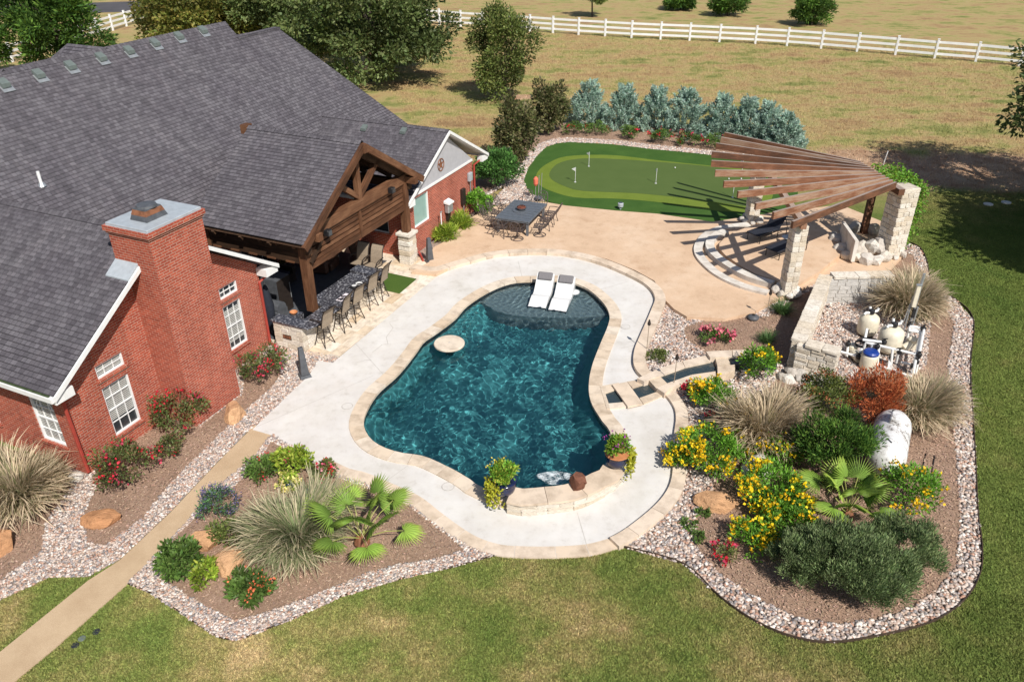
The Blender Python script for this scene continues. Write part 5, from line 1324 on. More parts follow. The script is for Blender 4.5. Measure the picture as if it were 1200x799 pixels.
for x, y, a, k, lab in CH:
    pro = (pa, pb)[k]
    o = copy_tree(pro) if k in used else pro; used.add(k)
    w = Matrix.Rotation(ang, 3, 'Z') @ Vector((x * 1.05, y * 1.05, 0))
    o.location = (tcx.x + w.x, tcx.y + w.y, ZT); o.rotation_euler = (0, 0, ang + a); tag(o, lab, 'chair', 'patio chairs round the fire table')
p = G(631, 232, ZT)
t = thing('putter_rack', 'putter rack with a coral cover behind the fire table', 'rack', p)
MB().lathe([(0.22, 0), (0.2, 0.05), (0.03, 0.07)], 14).build('base', MT['charcoal'], t); MB().tube([(0, 0, 0.05), (0.02, 0, 1.15)], 0.02, 6).build('pole', MT['steel'], t)
MB().lathe([(0.05, 0.62), (0.11, 0.72), (0.12, 0.98), (0.05, 1.08)], 10, (-0.14, 0, 0)).build('cover', MT['coral'], t); MB().tube([(0.12, 0, 0.05), (0.16, 0.03, 1.25)], 0.015, 6).build('putter', MT['steel'], t); MB().tube([(-0.14, 0, 0.05), (-0.14, 0, 0.64)], 0.015, 6).build('putter', MT['steel'], t)
p = G(727, 244, 0.1)
t = thing('spot_light', 'small grey spot light at the edge of the putting green', 'lamp', (p.x, p.y, 0.05)); MB().lathe([(0.05, 0), (0.05, 0.1), (0.14, 0.14), (0.14, 0.3), (0.1, 0.33)], 12).build('housing', MT['grey_metal'], t); MB().lathe([(0.1, 0.331), (0.02, 0.335)], 12).build('lens', MT['glass'], t)

# ================================================================== PUTTING GREEN
fl_proto = None
for (x, y), lab in (((674, 213.5), 'white golf flag nearest the fire table'), ((690, 195), 'white golf flag nearest the junipers, left of the green'), ((768.5, 215), 'white golf flag mid putting green'), ((858.5, 231.5), 'white golf flag by the pergola pillar'), ((869, 205), 'white golf flag seen between the pergola rafters')):
    p = G(x, y, 0.065)
    if fl_proto is None:
        o = thing('golf_flag', lab, 'golf flag', p); MB().tube([(0, 0, 0), (0, 0, 0.8)], 0.014, 6).build('pole', MT['resin'], o)
        MB().hexa([(0.0, -0.006, 0.58), (0.2, -0.006, 0.68), (0.2, 0.006, 0.68), (0, 0.006, 0.58), (0, -0.006, 0.8), (0.2, -0.006, 0.70), (0.2, 0.006, 0.70), (0, 0.006, 0.8)]).build('flag', MT['resin'], o)
        MB().lathe([(0.06, 0.001), (0.06, 0.006)], 14).build('cup', MT['resin'], o); fl_proto = o
    else: o = copy_tree(fl_proto)
    o.location = p; o.rotation_euler = (0, 0, RND.uniform(1.8, 3.4)); tag(o, lab, 'golf flag', 'golf flags on the putting green')
for (x, y), lab in (((791, 197.5), 'white golf ball alone on the putting green'), ((854, 210.5), 'white golf ball near the pergola beam ends, left one'), ((868.5, 210.5), 'white golf ball near the pergola beam ends, right one')):
    p = G(x, y, 0.065); o = MB().lathe([(0.003, 0.0), (0.03, 0.012), (0.042, 0.042), (0.03, 0.072), (0.003, 0.084)], 10).build('golf_ball', MT['resin'], None, smooth=True); o.location = p; tag(o, lab, 'golf ball', 'golf balls on the putting green')

# ================================================================== PERGOLA
pgc = G(960, 290); 
perg = thing('fan_pergola', 'pergola of fanned cedar rafters on stone pillars', 'pergola', (pgc.x, pgc.y, ZT))
def PP(p): return (p[0] - pgc.x, p[1] - pgc.y, p[2] - ZT)
ZB = 3.35
L_ = [(849, 158.4), (845, 164), (839, 171), (834, 181), (833.4, 191.6), (838, 203), (848, 216), (864.4, 228), (885, 242), (905.6, 252.7), (928, 263.5)]
R0, R1 = G(1008, 193, ZB), G(1049, 217, ZB)
for i, (x, y) in enumerate(L_):
    a = G(x, y, ZB); c = R0.lerp(R1, i / 10)
    MB().beam(PP(a), PP(c), 0.10, 0.27).build('rafter', MT['cedar'], perg)
def pillar(name, p, w, h, rz, nsplit, lean=0.0):
    o = thing('x', None, None); bpy.data.objects.remove(o)
    core = MB().box(-w / 2 + 0.03, w / 2 - 0.03, -w / 2 + 0.03, w / 2 - 0.03, 0, h).build(name, MT['mortar'], perg)
    core.location = (p.x - pgc.x, p.y - pgc.y, 0); core.rotation_euler = (0, 0, rz)
    n = round(h / 0.2); z = 0
    for r in range(n):
        hh = h / n; f = 1 + lean * (1 - r / n); ww = w * f
        for k in range(nsplit):
            s = ww / nsplit; c = -ww / 2 + s * (k + 0.5)
            for side in (-1, 1):
                d = side * (ww / 4)
                loc = (c, d, hh * (r + 0.5)) if r % 2 else (d, c, hh * (r + 0.5)); size = (s - 0.01, ww / 2 + 0.01, hh - 0.008) if r % 2 else (ww / 2 + 0.01, s - 0.01, hh - 0.008)
                stone('block', core, loc, size, 0, 0.012, 'stone_block')
    for k in range(7):
        a = k * 2 * math.pi / 7; q = RND.uniform(0.25, 0.42)
        stone('rubble', core, (math.cos(a) * w * 0.72, math.sin(a) * w * 0.72, q * 0.3), (q, q * 0.8, q * 0.8), a, 0.4, 'base_rock')
    return core
PFp, PBp, PRp = G(922, 344, ZT), G(880, 260, ZT), G(1041, 297, ZT)
rzp = math.atan2(PBp.y - PFp.y, PBp.x - PFp.x)
pillar('stone_pillar', PFp, 0.5, 2.82, 0.15, 2); pillar('stone_pillar', PBp, 0.5, 2.82, 0.15, 2); pillar('stone_pillar', PRp, 0.82, 2.95, 0.3, 3)
d = (PBp - PFp).normalized()
a0, a1 = PFp - d * 0.5, PBp + d * 0.7
MB().beam(PP((a0.x, a0.y, 3.1)), PP((a1.x, a1.y, 3.1)), 0.2, 0.22).build('cross_beam', MT['cedar'], perg)
q0, q1 = G(1006, 194, 3.1), G(1052, 222, 3.1); d = (q1 - q0).normalized(); q0 -= d * 0.3; q1 += d * 0.3
MB().beam(PP((q0.x, q0.y, 3.08)), PP((q1.x, q1.y, 3.08)), 0.25, 0.25).build('cross_beam', MT['cedar'], perg)
MB().beam(PP((PRp.x - 0.2, PRp.y + 2.2, ZT)), PP((PRp.x - 0.2, PRp.y + 2.2, 2.95)), 0.25, 0.25).build('rear_post', MT['cedar'], perg)
# rock mound with hearth slab by the right pillar
rk = thing('rock_waterfall', 'pile of white boulders with a leaning slab by the pergola pillar', 'rocks', G(1005, 292, ZT))
b0 = rk.location
MD = [(980, 285, 0.7, .5), (985, 296, .6, .45), (993, 303, .6, .4), (1003, 306, .62, .45), (1015, 308, .7, .5), (1027, 309, .6, .4), (1020, 298, .8, .75), (1008, 297, .7, .6), (1030, 298, .8, .8), (990, 277, .65, .5), (1000, 272, .6, .55), (1012, 270, .6, .5), (1024, 274, .6, .6), (998, 290, .5, .4), (1036, 306, .55, .5), (1000, 282, .5, .35), (976, 280, .45, .35)]
for x, y, s_, h in MD:
    p = G(x, y, ZT); stone('rubble', rk, (p.x - b0.x, p.y - b0.y, h * 0.35), (s_, s_ * 0.8, h), RND.uniform(0, 3), 0.25, 'boulder')
p0, p1 = G(986, 272, 0.6), G(1003, 290, 0.9)
MB().beam((p0.x - b0.x, p0.y - b0.y, 0.45), (p1.x - b0.x, p1.y - b0.y, 0.55), 0.14, 0.9).build('leaning_slab', MT['step'], rk)
# curved steps under the pergola
stp = thing('pergola_steps', 'two curved pale stone steps below the pergola', 'steps', G(870, 300, ZT))
SA = [(902, 341), (872, 333), (848, 322), (832, 309), (824, 298), (824, 288), (832, 277), (846, 270), (862, 267), (880, 265)]
SB = [(908, 331), (882, 323), (862, 313), (846, 302), (838, 293), (837, 285), (843, 278), (854, 273)]
stone_run(smooth_path([G(x, y, ZT + 0.05) for x, y in SA], 0.2), 0.36, ZT - 0.02, ZT + 0.10, 1.1, MT['step'], 'step_stone', stp, side=1)
stone_run(smooth_path([G(x, y, ZT + 0.12) for x, y in SB], 0.2), 0.36, ZT - 0.02, ZT + 0.20, 1.1, MT['step'], 'step_stone', stp, side=1)
fl = [(x + 4, y) for x, y in SB] + [(880, 262), (960, 262), (985, 290), (940, 330), (925, 338)]
tag(MB().sheet(poly([(911, 329), (884, 320), (866, 310), (850, 299), (843, 291), (843, 285), (849, 279), (860, 272), (885, 263), (985, 258), (1000, 285), (960, 318), (930, 335)], ZT + 0.19), ZT + 0.19, skirt=0.2).build('pergola_floor', MT['tan']), kind='structure')
ZP = ZT + 0.19
# chaise longues
def chaise(pf, ph, lab):
    d = ph - pf; a = math.atan2(d.y, d.x)
    t = thing('chaise_lounge', lab, 'lounger', (pf.x, pf.y, ZP), a, 'navy chaise lounges under the pergola')
    MB().box(0, 1.3, -0.32, 0.32, 0.34, 0.42).build('seat_cushion', MT['navy'], t, bevel=0.03)
    MB().hexa([(1.28, -0.32, 0.34), (1.36, -0.32, 0.34), (1.36, 0.32, 0.34), (1.28, 0.32, 0.34), (1.72, -0.32, 0.92), (1.80, -0.32, 0.89), (1.80, 0.32, 0.89), (1.72, 0.32, 0.92)]).build('backrest', MT['navy'], t)
    for s in (-1, 1): MB().tube([(0.0, s * 0.33, 0.32), (1.95, s * 0.33, 0.32)], 0.022, 6).build('side_rail', MT['black'], t)
    for x in (0.15, 1.3, 1.9):
        for s in (-1, 1): MB().tube([(x, s * 0.33, 0.32), (x, s * 0.33, 0)], 0.02, 6).build('leg', MT['black'], t)
    MB().tube([(1.75, -0.3, 0.75), (1.95, -0.3, 0.32)], 0.015, 5).build('back_stay', MT['black'], t); MB().tube([(1.75, 0.3, 0.75), (1.95, 0.3, 0.32)], 0.015, 5).build('back_stay', MT['black'], t)
    MB().lathe([(0.1, -0.02), (0.1, 0.02)], 12, (0, 0, 0)).build('wheel', MT['black'], t).location = (1.9, 0.36, 0.1)
chaise(G(880, 284, ZP), G(925, 268, ZP), 'navy chaise lounge nearer the putting green')
chaise(G(902, 303, ZP), G(950, 285, ZP), 'navy chaise lounge behind the front pergola pillar')
t = thing('side_table', 'round glass side table between the chaise lounges', 'table', G(921, 291, ZP)); MB().lathe([(0.25, 0.5), (0.25, 0.52)], 20).build('table_top', MT['grey_metal'], t); MB().tube([(0, 0, 0), (0, 0, 0.5)], 0.025, 8).build('stem', MT['black'], t); MB().lathe([(0.16, 0), (0.15, 0.02)], 14).build('base', MT['black'], t)

# ================================================================== PUMP ENCLOSURE
pe = G(960, 380); en = thing('stone_enclosure', 'white limestone wall screening the pool pump', 'wall', pe)
HWL = 1.15
c0, c1, c2 = G(936, 398, HWL), G(968, 322, HWL), G(1046, 320, HWL)
f1 = G(985, 411, HWL)
def lp(p): return (p.x - pe.x, p.y - pe.y)
TH = 0.42
block_wall(en, lp(c0), lp(c1), TH, 0, HWL - 0.09, ln=0.42, ch=0.16)
block_wall(en, lp(c1), lp(c2), TH, 0, HWL - 0.09, ln=0.42, ch=0.16, kind='cmu')
block_wall(en, lp(c0), lp(f1), TH, 0, HWL - 0.09, ln=0.36, ch=0.14)
def caps(p, q, w=0.48):
    d = q - p; n = max(1, round(d.length / 0.45)); a = math.atan2(d.y, d.x)
    for k in range(n):
        c = p + d * ((k + 0.5) / n); stone('cap', en, (c.x - pe.x, c.y - pe.y, HWL - 0.045), (d.length / n - 0.01, w, 0.09 + RND.uniform(-.01, .012)), a, 0.01, 'cap_stone')
caps(c0, c1); caps(c1 + (c2 - c1).normalized() * 0.24, c2); caps(c0 + (f1 - c0).normalized() * 0.24, f1)
for k in range(11):
    x = 918 + k * 5.5 + RND.uniform(-2, 2); y = 440 + (k * 1.6) + RND.uniform(-4, 6); p = G(x, y); s_ = RND.uniform(0.3, 0.55)
    stone('rubble', en, (p.x - pe.x, p.y - pe.y, s_ * 0.2), (s_, s_ * 0.8, s_ * 0.7), RND.uniform(0, 3), 0.4, 'base_rock')
tag(pebbles('gravel', 'gravel floor inside the pump enclosure', scatter_in(poly([(945, 402), (972, 335), (1050, 335), (1090, 380), (1085, 430), (985, 440)]), 3600), 0.03, 0.028, 0.055), kind='stuff')
def sand_filter(p, s, lab):
    t = thing('sand_filter', lab, 'pool filter', p, 0.4, 'beige pool filters')
    MB().lathe([(0.22, 0), (0.25, 0.1)], 20).build('foot', MT['black'], t)
    MB().lathe([(0.20 * s, 0.08), (0.31 * s, 0.16 * s), (0.34 * s, 0.26 * s), (0.34 * s, 0.66 * s), (0.31 * s, 0.77 * s), (0.22 * s, 0.85 * s), (0.08 * s, 0.89 * s)], 24).build('vessel', MT['beige'], t, smooth=True)
    MB().lathe([(0.09, 0), (0.11, 0.06), (0.11, 0.16), (0.05, 0.2)], 12, (0, 0, 0.88 * s)).build('valve', MT['black'], t)
    MB().tube([(-0.08, 0, 0.95 * s), (-0.24, 0.02, 0.97 * s), (-0.28, 0.02, 0.92 * s)], 0.045, 8).build('pipe', MT['pvc'], t); MB().tube([(0.08, 0, 0.95 * s), (0.24, -0.02, 0.97 * s), (0.28, -0.02, 1.06 * s)], 0.045, 8).build('pipe', MT['pvc'], t); MB().tube([(0, 0.05, 0.98 * s), (0, 0.1, 1.12 * s)], 0.045, 8).build('pipe', MT['pvc'], t)
sand_filter(G(1014, 394), 1.0, 'beige pool filter with black valve beside the stone wall'); sand_filter(G(1039, 414), 1.15, 'larger beige pool filter behind the white pipes')
# white pipe manifold
pm = thing('pipe_manifold', 'rack of white pool pipes with black valves', 'pipes', G(1050, 425)); pl = pm.location
def pp(x, y, z): q = G(x, y, z); return (q.x - pl.x, q.y - pl.y, z)
runs = [[(1014, 401, .75), (1077, 416, .75)], [(1014, 401, .75), (1010, 420, .1)], [(1011, 398, .85), (1036, 401, .85)], [(1077, 416, .75), (1083, 385, .75)], [(1083, 385, .75), (1066, 382, .75)], [(1082, 390, .62), (1065, 387, .62)], [(1066, 382, .75), (1062, 402, .1)], [(1077, 416, .75), (1073, 438, .1)], [(1080, 386, .6), (1070, 438, .6)], [(1053, 412, .7), (1050, 425, .2)], [(1043, 418, .4), (1041, 432, .1)], [(1041, 432, .12), (1070, 442, .12)], [(1016, 385, .95), (1013, 401, .6)], [(994, 403, .5), (992, 418, .1)]]
runs += [[(1022, 404, .75), (1020, 424, .1)], [(1030, 406, .75), (1028, 427, .15)], [(1064, 384, .5), (1079, 388, .5)], [(1079, 388, .5), (1069, 436, .3)], [(1046, 409, .75), (1044, 430, .1)], [(1056, 424, .25), (1074, 429, .25)], [(1024, 427, .15), (1050, 434, .15)], [(985, 412, .3), (1006, 418, .3)], [(1006, 418, .3), (1010, 408, .55)]]
for r_ in runs: MB().tube([pp(*q) for q in r_], 0.042, 8).build('pipe', MT['pvc'], pm)
for q in ((1013, 400, .75), (1077, 416, .76), (1082, 385, .76), (1074, 424, .55), (994, 403, .55), (1054, 412, .7), (1036, 401, .85), (1066, 381, .75), (1028, 406, .75), (1070, 430, .35), (1006, 418, .32), (1045, 419, .4)):
    x, y, z = pp(*q); MB().lathe([(0.05, -0.08), (0.085, -0.04), (0.085, 0.05), (0.04, 0.08), (0.04, 0.12)], 10, (x, y, z)).build('valve', MT['black'], pm); MB().box(x - 0.1, x + 0.1, y - 0.015, y + 0.015, z + 0.12, z + 0.14).build('valve_handle', MT['black'], pm)
for k, (x, y, lab) in enumerate(((1062, 412, 'beige pool pump below the pipe rack'), (1000, 421, 'beige pump with coiled hose by the stone wall'))):
    t = thing('pool_pump', lab, 'pump', G(x, y), 0.6 + k); MB().tube([(-0.35, 0, 0.22), (0.1, 0, 0.22)], 0.14, 12).build('motor', MT['beige'], t); MB().lathe([(0.15, 0.05), (0.17, 0.2), (0.17, 0.4), (0.12, 0.44)], 14, (0.25, 0, 0)).build('strainer_pot', MT['beige'], t); MB().box(-0.35, 0.35, -0.14, 0.14, 0, 0.06).build('base', MT['black'], t)
    if k:
        for j in range(3): MB().tube([(0.2 * math.cos(a) + 0.1, 0.2 * math.sin(a) - 0.2, 0.5 + 0.03 * j) for a in [i * math.pi / 7 for i in range(15)]], 0.018, 5).build('hose_coil', MT['black'], t)
t = thing('chemical_barrel', 'beige barrel with a bright blue lid', 'barrel', G(1016, 432)); MB().lathe([(0.24, 0), (0.27, 0.15), (0.27, 0.5), (0.22, 0.58)], 20).build('drum', MT['beige'], t, smooth=True); MB().lathe([(0.24, 0.57), (0.25, 0.63), (0.2, 0.68), (0.03, 0.70)], 20).build('lid', MT['blue'], t)
t = thing('equipment_mast', 'galvanised mast with a pale control panel', 'mast', G(1063, 392)); pl = t.location
MB().tube([(0.0, 0, 0), (0.0, 0, 2.35)], 0.045, 8).build('post', MT['steel'], t); MB().tube([(-0.16, 0, 0), (-0.16, 0, 1.5)], 0.025, 6).build('conduit', MT['steel'], t); MB().tube([(-0.28, 0.02, 0), (-0.2, 0, 1.2)], 0.02, 6).build('conduit', MT['steel'], t); MB().tube([(0.1, 0, 0), (0.1, 0, 1.1)], 0.03, 6).build('conduit', MT['steel'], t)
MB().box(-0.19, -0.05, -0.14, -0.05, 1.15, 1.95).build('control_panel', MT['beige'], t, bevel=0.01); MB().box(-0.2, -0.04, -0.15, -0.04, 1.95, 2.0).build('panel_cap', MT['steel'], t); MB().box(-0.05, 0.05, -0.06, 0.0, 0.7, 1.05).build('switch_box', MT['black'], t)

# propane tank
ta, tb_ = G(1038, 541, 0.62), G(1046, 499, 0.62); dv = tb_ - ta
t = thing('propane_tank', 'scuffed white propane tank on its side', 'propane tank', ((ta.x + tb_.x) / 2, (ta.y + tb_.y) / 2, 0.05), math.atan2(dv.y, dv.x))
b = MB(); b.lathe([(0.03, -1.22), (0.25, -1.18), (0.40, -1.06), (0.47, -0.88), (0.48, -0.7), (0.48, 0.7), (0.47, 0.88), (0.40, 1.06), (0.25, 1.18), (0.03, 1.22)], 28); b.V = [(z, y, x + 0.62) for x, y, z in b.V]; b.build('vessel', MT['tank'], t, smooth=True)
b = MB(); b.hexa([(0.15, -0.16, 1.0), (0.62, -0.16, 1.0), (0.62, 0.16, 1.0), (0.15, 0.16, 1.0), (0.2, -0.13, 1.27), (0.57, -0.13, 1.27), (0.57, 0.13, 1.27), (0.2, 0.13, 1.27)]); b.build('valve_dome', MT['tank'], t, bevel=0.03)
for x in (-0.7, 0.7): MB().box(x - 0.06, x + 0.06, -0.3, 0.3, -0.04, 0.22).build('foot', MT['rust'], t)
for x in (-0.55, 0.1, 0.72): MB().tube([(x, 0.485 * math.sin(a), 0.62 + 0.485 * math.cos(a)) for a in [k * math.pi / 12 for k in range(-12, 13)]], 0.006, 4).build('seam', MT['steel'], t)
MB().tube([(-0.75, -0.02, 1.12), (-0.6, 0.1, 1.11), (-0.66, 0.14, 1.09)], 0.012, 5).build('hose', MT['black'], t); MB().lathe([(0.03, 1.08), (0.03, 1.16)], 8, (0.75, 0.1, 0)).build('gauge', MT['black'], t)

# ================================================================== SMALL GARDEN OBJECTS
for k, ((x, y), lab) in enumerate((((504, 308), 'charcoal tapered bollard speaker beside the stone pillar'), ((357.5, 442), 'charcoal tapered bollard speaker beside the roses by the bar'))):
    p = G(x, y); t = thing('garden_bollard', lab, 'bollard', p, 0.5, 'charcoal garden bollards')
    MB().hexa([(-0.2, -0.2, 0), (0.2, -0.2, 0), (0.2, 0.2, 0), (-0.2, 0.2, 0), (-0.16, -0.16, 0.14), (0.16, -0.16, 0.14), (0.16, 0.16, 0.14), (-0.16, 0.16, 0.14)]).build('foot', MT['charcoal'], t)
    MB().hexa([(-0.13, -0.13, 0.14), (0.13, -0.13, 0.14), (0.13, 0.13, 0.14), (-0.13, 0.13, 0.14), (-0.075, -0.075, 1.12), (0.075, -0.075, 1.12), (0.075, 0.075, 1.12), (-0.075, 0.075, 1.12)]).build('shaft', MT['charcoal'], t, bevel=0.015)
for (x, y), lab in (((789, 456), 'thin bronze path light beside the rill'), ((757.5, 414), 'thin bronze path light behind the curb'), ((897, 377), 'thin bronze path light near the pergola pillar')):
    t = thing('path_light', lab, 'lamp', G(x, y), 0, 'bronze path lights'); MB().tube([(0, 0, 0), (0, 0, 1.15)], 0.012, 6).build('stem', MT['sling'], t); MB().lathe([(0.05, 1.1), (0.06, 1.15), (0.02, 1.3)], 10).build('hat', MT['bronze'], t)
p = G(882, 375); t = thing('in_ground_light', 'round black ground light near the pink roses', 'lamp', p); MB().lathe([(0.13, 0.0), (0.2, 0.06), (0.22, 0.14), (0.12, 0.2), (0.02, 0.22)], 16).build('bowl', MT['charcoal'], t, smooth=True); MB().lathe([(0.06, 0.2), (0.05, 0.24)], 8).build('knob', MT['black'], t)
def boulder(x, y, sz, lab, kind='boulder', rz=None):
    p = G(x, y); t = link('boulder', RND.choice(ST[kind]), None, (p.x, p.y, sz[2] * 0.26), (RND.uniform(-.15, .15), RND.uniform(-.15, .15), RND.uniform(0, 3) if rz is None else rz), sz); return tag(t, lab, 'boulder')
boulder(275, 488, (0.62, 1.0, 0.62), 'tall orange boulder at the foot of the chimney', rz=0.5)
boulder(123, 612, (1.0, 0.5, 0.4), 'flat orange boulder in the mulch below the roses', rz=0.1)
boulder(2, 643, (0.8, 0.6, 0.6), 'rust orange boulder at the edge of the left grass clump')
boulder(243, 640, (0.75, 0.6, 0.55), 'orange boulder half hidden by shrubs in the palm bed', rz=0.4)
boulder(272, 662, (0.9, 0.65, 0.5), 'orange boulder nearest the lawn in the palm bed', rz=0.9)
boulder(370, 585, (0.75, 0.5, 0.4), 'white boulder behind the grass clump in the palm bed', 'rubble', 0.2)
boulder(842, 594, (1.1, 0.55, 0.45), 'low orange boulder in the yellow flower bed', rz=-0.2)
boulder(888, 556, (0.9, 0.7, 0.7), 'white boulder among the yellow flowers', 'rubble', 0.3)
boulder(88, 563, (0.4, 0.35, 0.3), 'small cream rock at the corner of the house', 'rubble', 0.3)
for (x, y), lab, k in (((96, 748), 'teal sprinkler box lid in the lawn', 0), ((88, 756), 'dark sprinkler box lid in the lawn', 1), ((113, 740), 'dark small sprinkler lid in the lawn near the walk', 1)):
    p = G(x, y, 0.01); o = MB().lathe([(0.08, 0), (0.08, 0.012), (0.07, 0.018)], 14).build('valve_box', MT['ventgrn' if not k else 'navy'], None); o.location = p; tag(o, lab, 'lid')
for (x, y), lab in (((1158, 240), 'pale round stepping stone in the shaded lawn, left'), ((1179, 238), 'pale round stepping stone in the shaded lawn, right')):
    p = G(x, y); o = MB().lathe([(0.22, 0), (0.22, 0.05), (0.19, 0.06)], 14).build('stepping_stone', MT['step'], None); o.location = p; tag(o, lab, 'stepping stone')
p = G(1034, 196); t = thing('marker_stake', 'thin white stake in the bare dirt behind the pergola', 'stake', p); MB().tube([(0, 0, 0), (0.1, 0, 0.9)], 0.025, 5).build('stake', MT['pvc'], t)
for (x0, y0, x1, y1), lab in (((1085, 533, 1076, 566), 'thin black irrigation stake right of the tank, left one'), ((1095, 535, 1089, 570), 'thin black irrigation stake right of the tank, right one')):
    a, c = G(x1, y1), G(x0, y0); o = MB().tube([(0, 0, 0.03), tuple((c - a) + Vector((0, 0, 0.06)))], 0.015, 5).build('irrigation_hose', MT['black'], None); o.location = a; tag(o, lab, 'hose')

# ================================================================== FENCES
def fence(pts, lab, h=1.5, rails=3):
    base = pts[0]; t = thing('ranch_fence', lab, 'fence', base)
    for i, p in enumerate(pts):
        d = ((pts[min(i + 1, len(pts) - 1)] - pts[max(i - 1, 0)])); a = math.atan2(d.y, d.x)
        b = MB(); b.box(-0.085, 0.085, -0.085, 0.085, -0.1, h + 0.08); b.box(-0.1, 0.1, -0.1, 0.1, h + 0.08, h + 0.12)
        o = b.build('post', MT['fence'], t); o.location = p - base; o.rotation_euler = (0, 0, a)
        if i < len(pts) - 1:
            for r_ in range(rails):
                z = h * (0.27 + 0.63 * r_ / (rails - 1)); MB().beam(p - base + Vector((0, 0, z)), pts[i + 1] - base + Vector((0, 0, z)), 0.05, 0.19).build('rail', MT['fence'], t)
FP = [(515, 29.3), (540, 31.4), (566, 33.2), (593, 35.2), (621, 37), (648, 39.1), (678, 41.2), (709, 43.1), (740, 45), (774, 46.6), (808, 48), (843, 49.8), (885, 51.9), (922, 54.3), (962, 57.3), (1004, 61), (1049, 64.8), (1095, 69), (1143, 72.9), (1194, 78), (1250, 84)]
fp = [G(x, y) for x, y in FP]
d = (fp[0] - fp[3]) / 3
fp = [fp[0] + d * k for k in range(6, 0, -1)] + fp
fence(fp, 'white three rail ranch fence across the dry field')
f0, f1_ = G(15, 73), G(178, 22); n = max(3, round((f1_ - f0).length / 2.6))
fence([f0.lerp(f1_, k / n) for k in range(-4, n + 4)], 'white ranch fence behind the house beyond the cedar')

# ================================================================== PLANTS
def unit(a): return a / (np.linalg.norm(a, axis=-1, keepdims=True) + 1e-9)
def leaf_mesh(name, P, D, L, W, C, mat, fold=0.18):
    n = len(P)
    s = unit(np.cross(D, NPR.normal(0, 1, (n, 3)))); nn = np.cross(s, D)
    L = np.broadcast_to(L, n)[:, None]; W = np.broadcast_to(W, n)[:, None]
    m = P + D * L * 0.45
    V = np.stack([P, m + s * W / 2 + nn * W * fold, P + D * L, m - s * W / 2 + nn * W * fold], 1).reshape(-1, 3)
    return np_mesh(name, V, np.arange(4 * n).reshape(-1, 4), mat, np.repeat(C, 4, 0))
def pal(cols, n, jit=0.22, hue=0.07):
    c = np.array(cols)[NPR.integers(0, len(cols), n)]
    return np.clip(c * NPR.uniform(1 - jit, 1 + jit, (n, 1)) * NPR.uniform(1 - hue, 1 + hue, (n, 3)), 0, 1)
def crown(n, rx, ry, rz, cz, k, cr, up=0.25, low=-0.35, shell=(0.45, 0.9), barrel=False):
    """leaf points in k clumps filling an ellipsoid; returns points, outward directions, clump tone"""
    c = unit(NPR.normal(0, 1, (k * 4, 3))); c = c[c[:, 2] > low][:k]; k = len(c)
    if barrel:
        hr = np.sqrt(c[:, 0] ** 2 + c[:, 1] ** 2); tgt = np.sqrt(np.clip(1 - np.abs(c[:, 2]) ** 3.5, 0, 1)); c[:, :2] *= (tgt / np.maximum(hr, 0.15))[:, None]
    c = c * NPR.uniform(shell[0], shell[1], (k, 1))
    tone = NPR.uniform(0.6, 1.35, k); idx = NPR.integers(0, k, n)
    q = unit(NPR.normal(0, 1, (n, 3))) * (NPR.uniform(0, 1, (n, 1)) ** 0.45) * cr * NPR.uniform(0.75, 1.2, (k, 1))[idx]
    u = c[idx] + q
    P = u * np.array([rx, ry, rz]) + np.array([0, 0, cz])
    D = unit(unit(u) * 0.5 + unit(q) * 0.7 + NPR.normal(0, 0.45, (n, 3)) + np.array([0, 0, up]))
    ok = P[:, 2] > 0.03
    return P[ok], D[ok], tone[idx][ok][:, None]
GREENS = {'rose': [(0.091, 0.140, 0.036), (0.140, 0.181, 0.058), (0.181, 0.124, 0.058)], 'mid': [(0.091, 0.165, 0.033), (0.132, 0.214, 0.049)], 'lime': [(0.281, 0.380, 0.041), (0.198, 0.314, 0.033), (0.363, 0.429, 0.066)],
          'bright': [(0.140, 0.314, 0.030), (0.198, 0.412, 0.049), (0.099, 0.231, 0.023)], 'dark': [(0.046, 0.091, 0.026), (0.074, 0.132, 0.036)], 'shine': [(0.083, 0.198, 0.041), (0.132, 0.281, 0.066), (0.058, 0.140, 0.033)],
          'grey': [(0.21, 0.27, 0.125), (0.27, 0.35, 0.15), (0.13, 0.19, 0.07)], 'blue': [(0.38, 0.52, 0.43), (0.48, 0.62, 0.52), (0.28, 0.40, 0.32)], 'rust': [(0.462, 0.124, 0.046), (0.594, 0.198, 0.074), (0.363, 0.091, 0.036)],
          'olive': [(0.135, 0.175, 0.042), (0.19, 0.215, 0.062), (0.10, 0.135, 0.035)], 'autumn': [(0.20, 0.215, 0.045), (0.27, 0.235, 0.06), (0.15, 0.185, 0.04)], 'oak': [(0.085, 0.125, 0.036), (0.125, 0.17, 0.052), (0.17, 0.21, 0.078)],
          'cedar': [(0.075, 0.155, 0.024), (0.125, 0.22, 0.034), (0.042, 0.098, 0.018)], 'magn': [(0.085, 0.105, 0.032), (0.14, 0.145, 0.055), (0.19, 0.165, 0.08)], 'lav': [(0.083, 0.181, 0.066), (0.116, 0.247, 0.083), (0.099, 0.116, 0.165)]}
def stems(t, n, r, h, mat='bark', rad_=0.012):
    b = MB()
    for k in range(n):
        a = RND.uniform(0, 6.28); q = RND.uniform(0.2, 0.85)
        b.tube([(0.03 * math.cos(a), 0.03 * math.sin(a), 0), (r * 0.4 * q * math.cos(a), r * 0.4 * q * math.sin(a), h * 0.4), (r * q * math.cos(a + .2), r * q * math.sin(a + .2), h * 0.8)], [rad_, rad_ * 0.8, rad_ * 0.4], 4)
    b.build('stems', MT[mat], t)
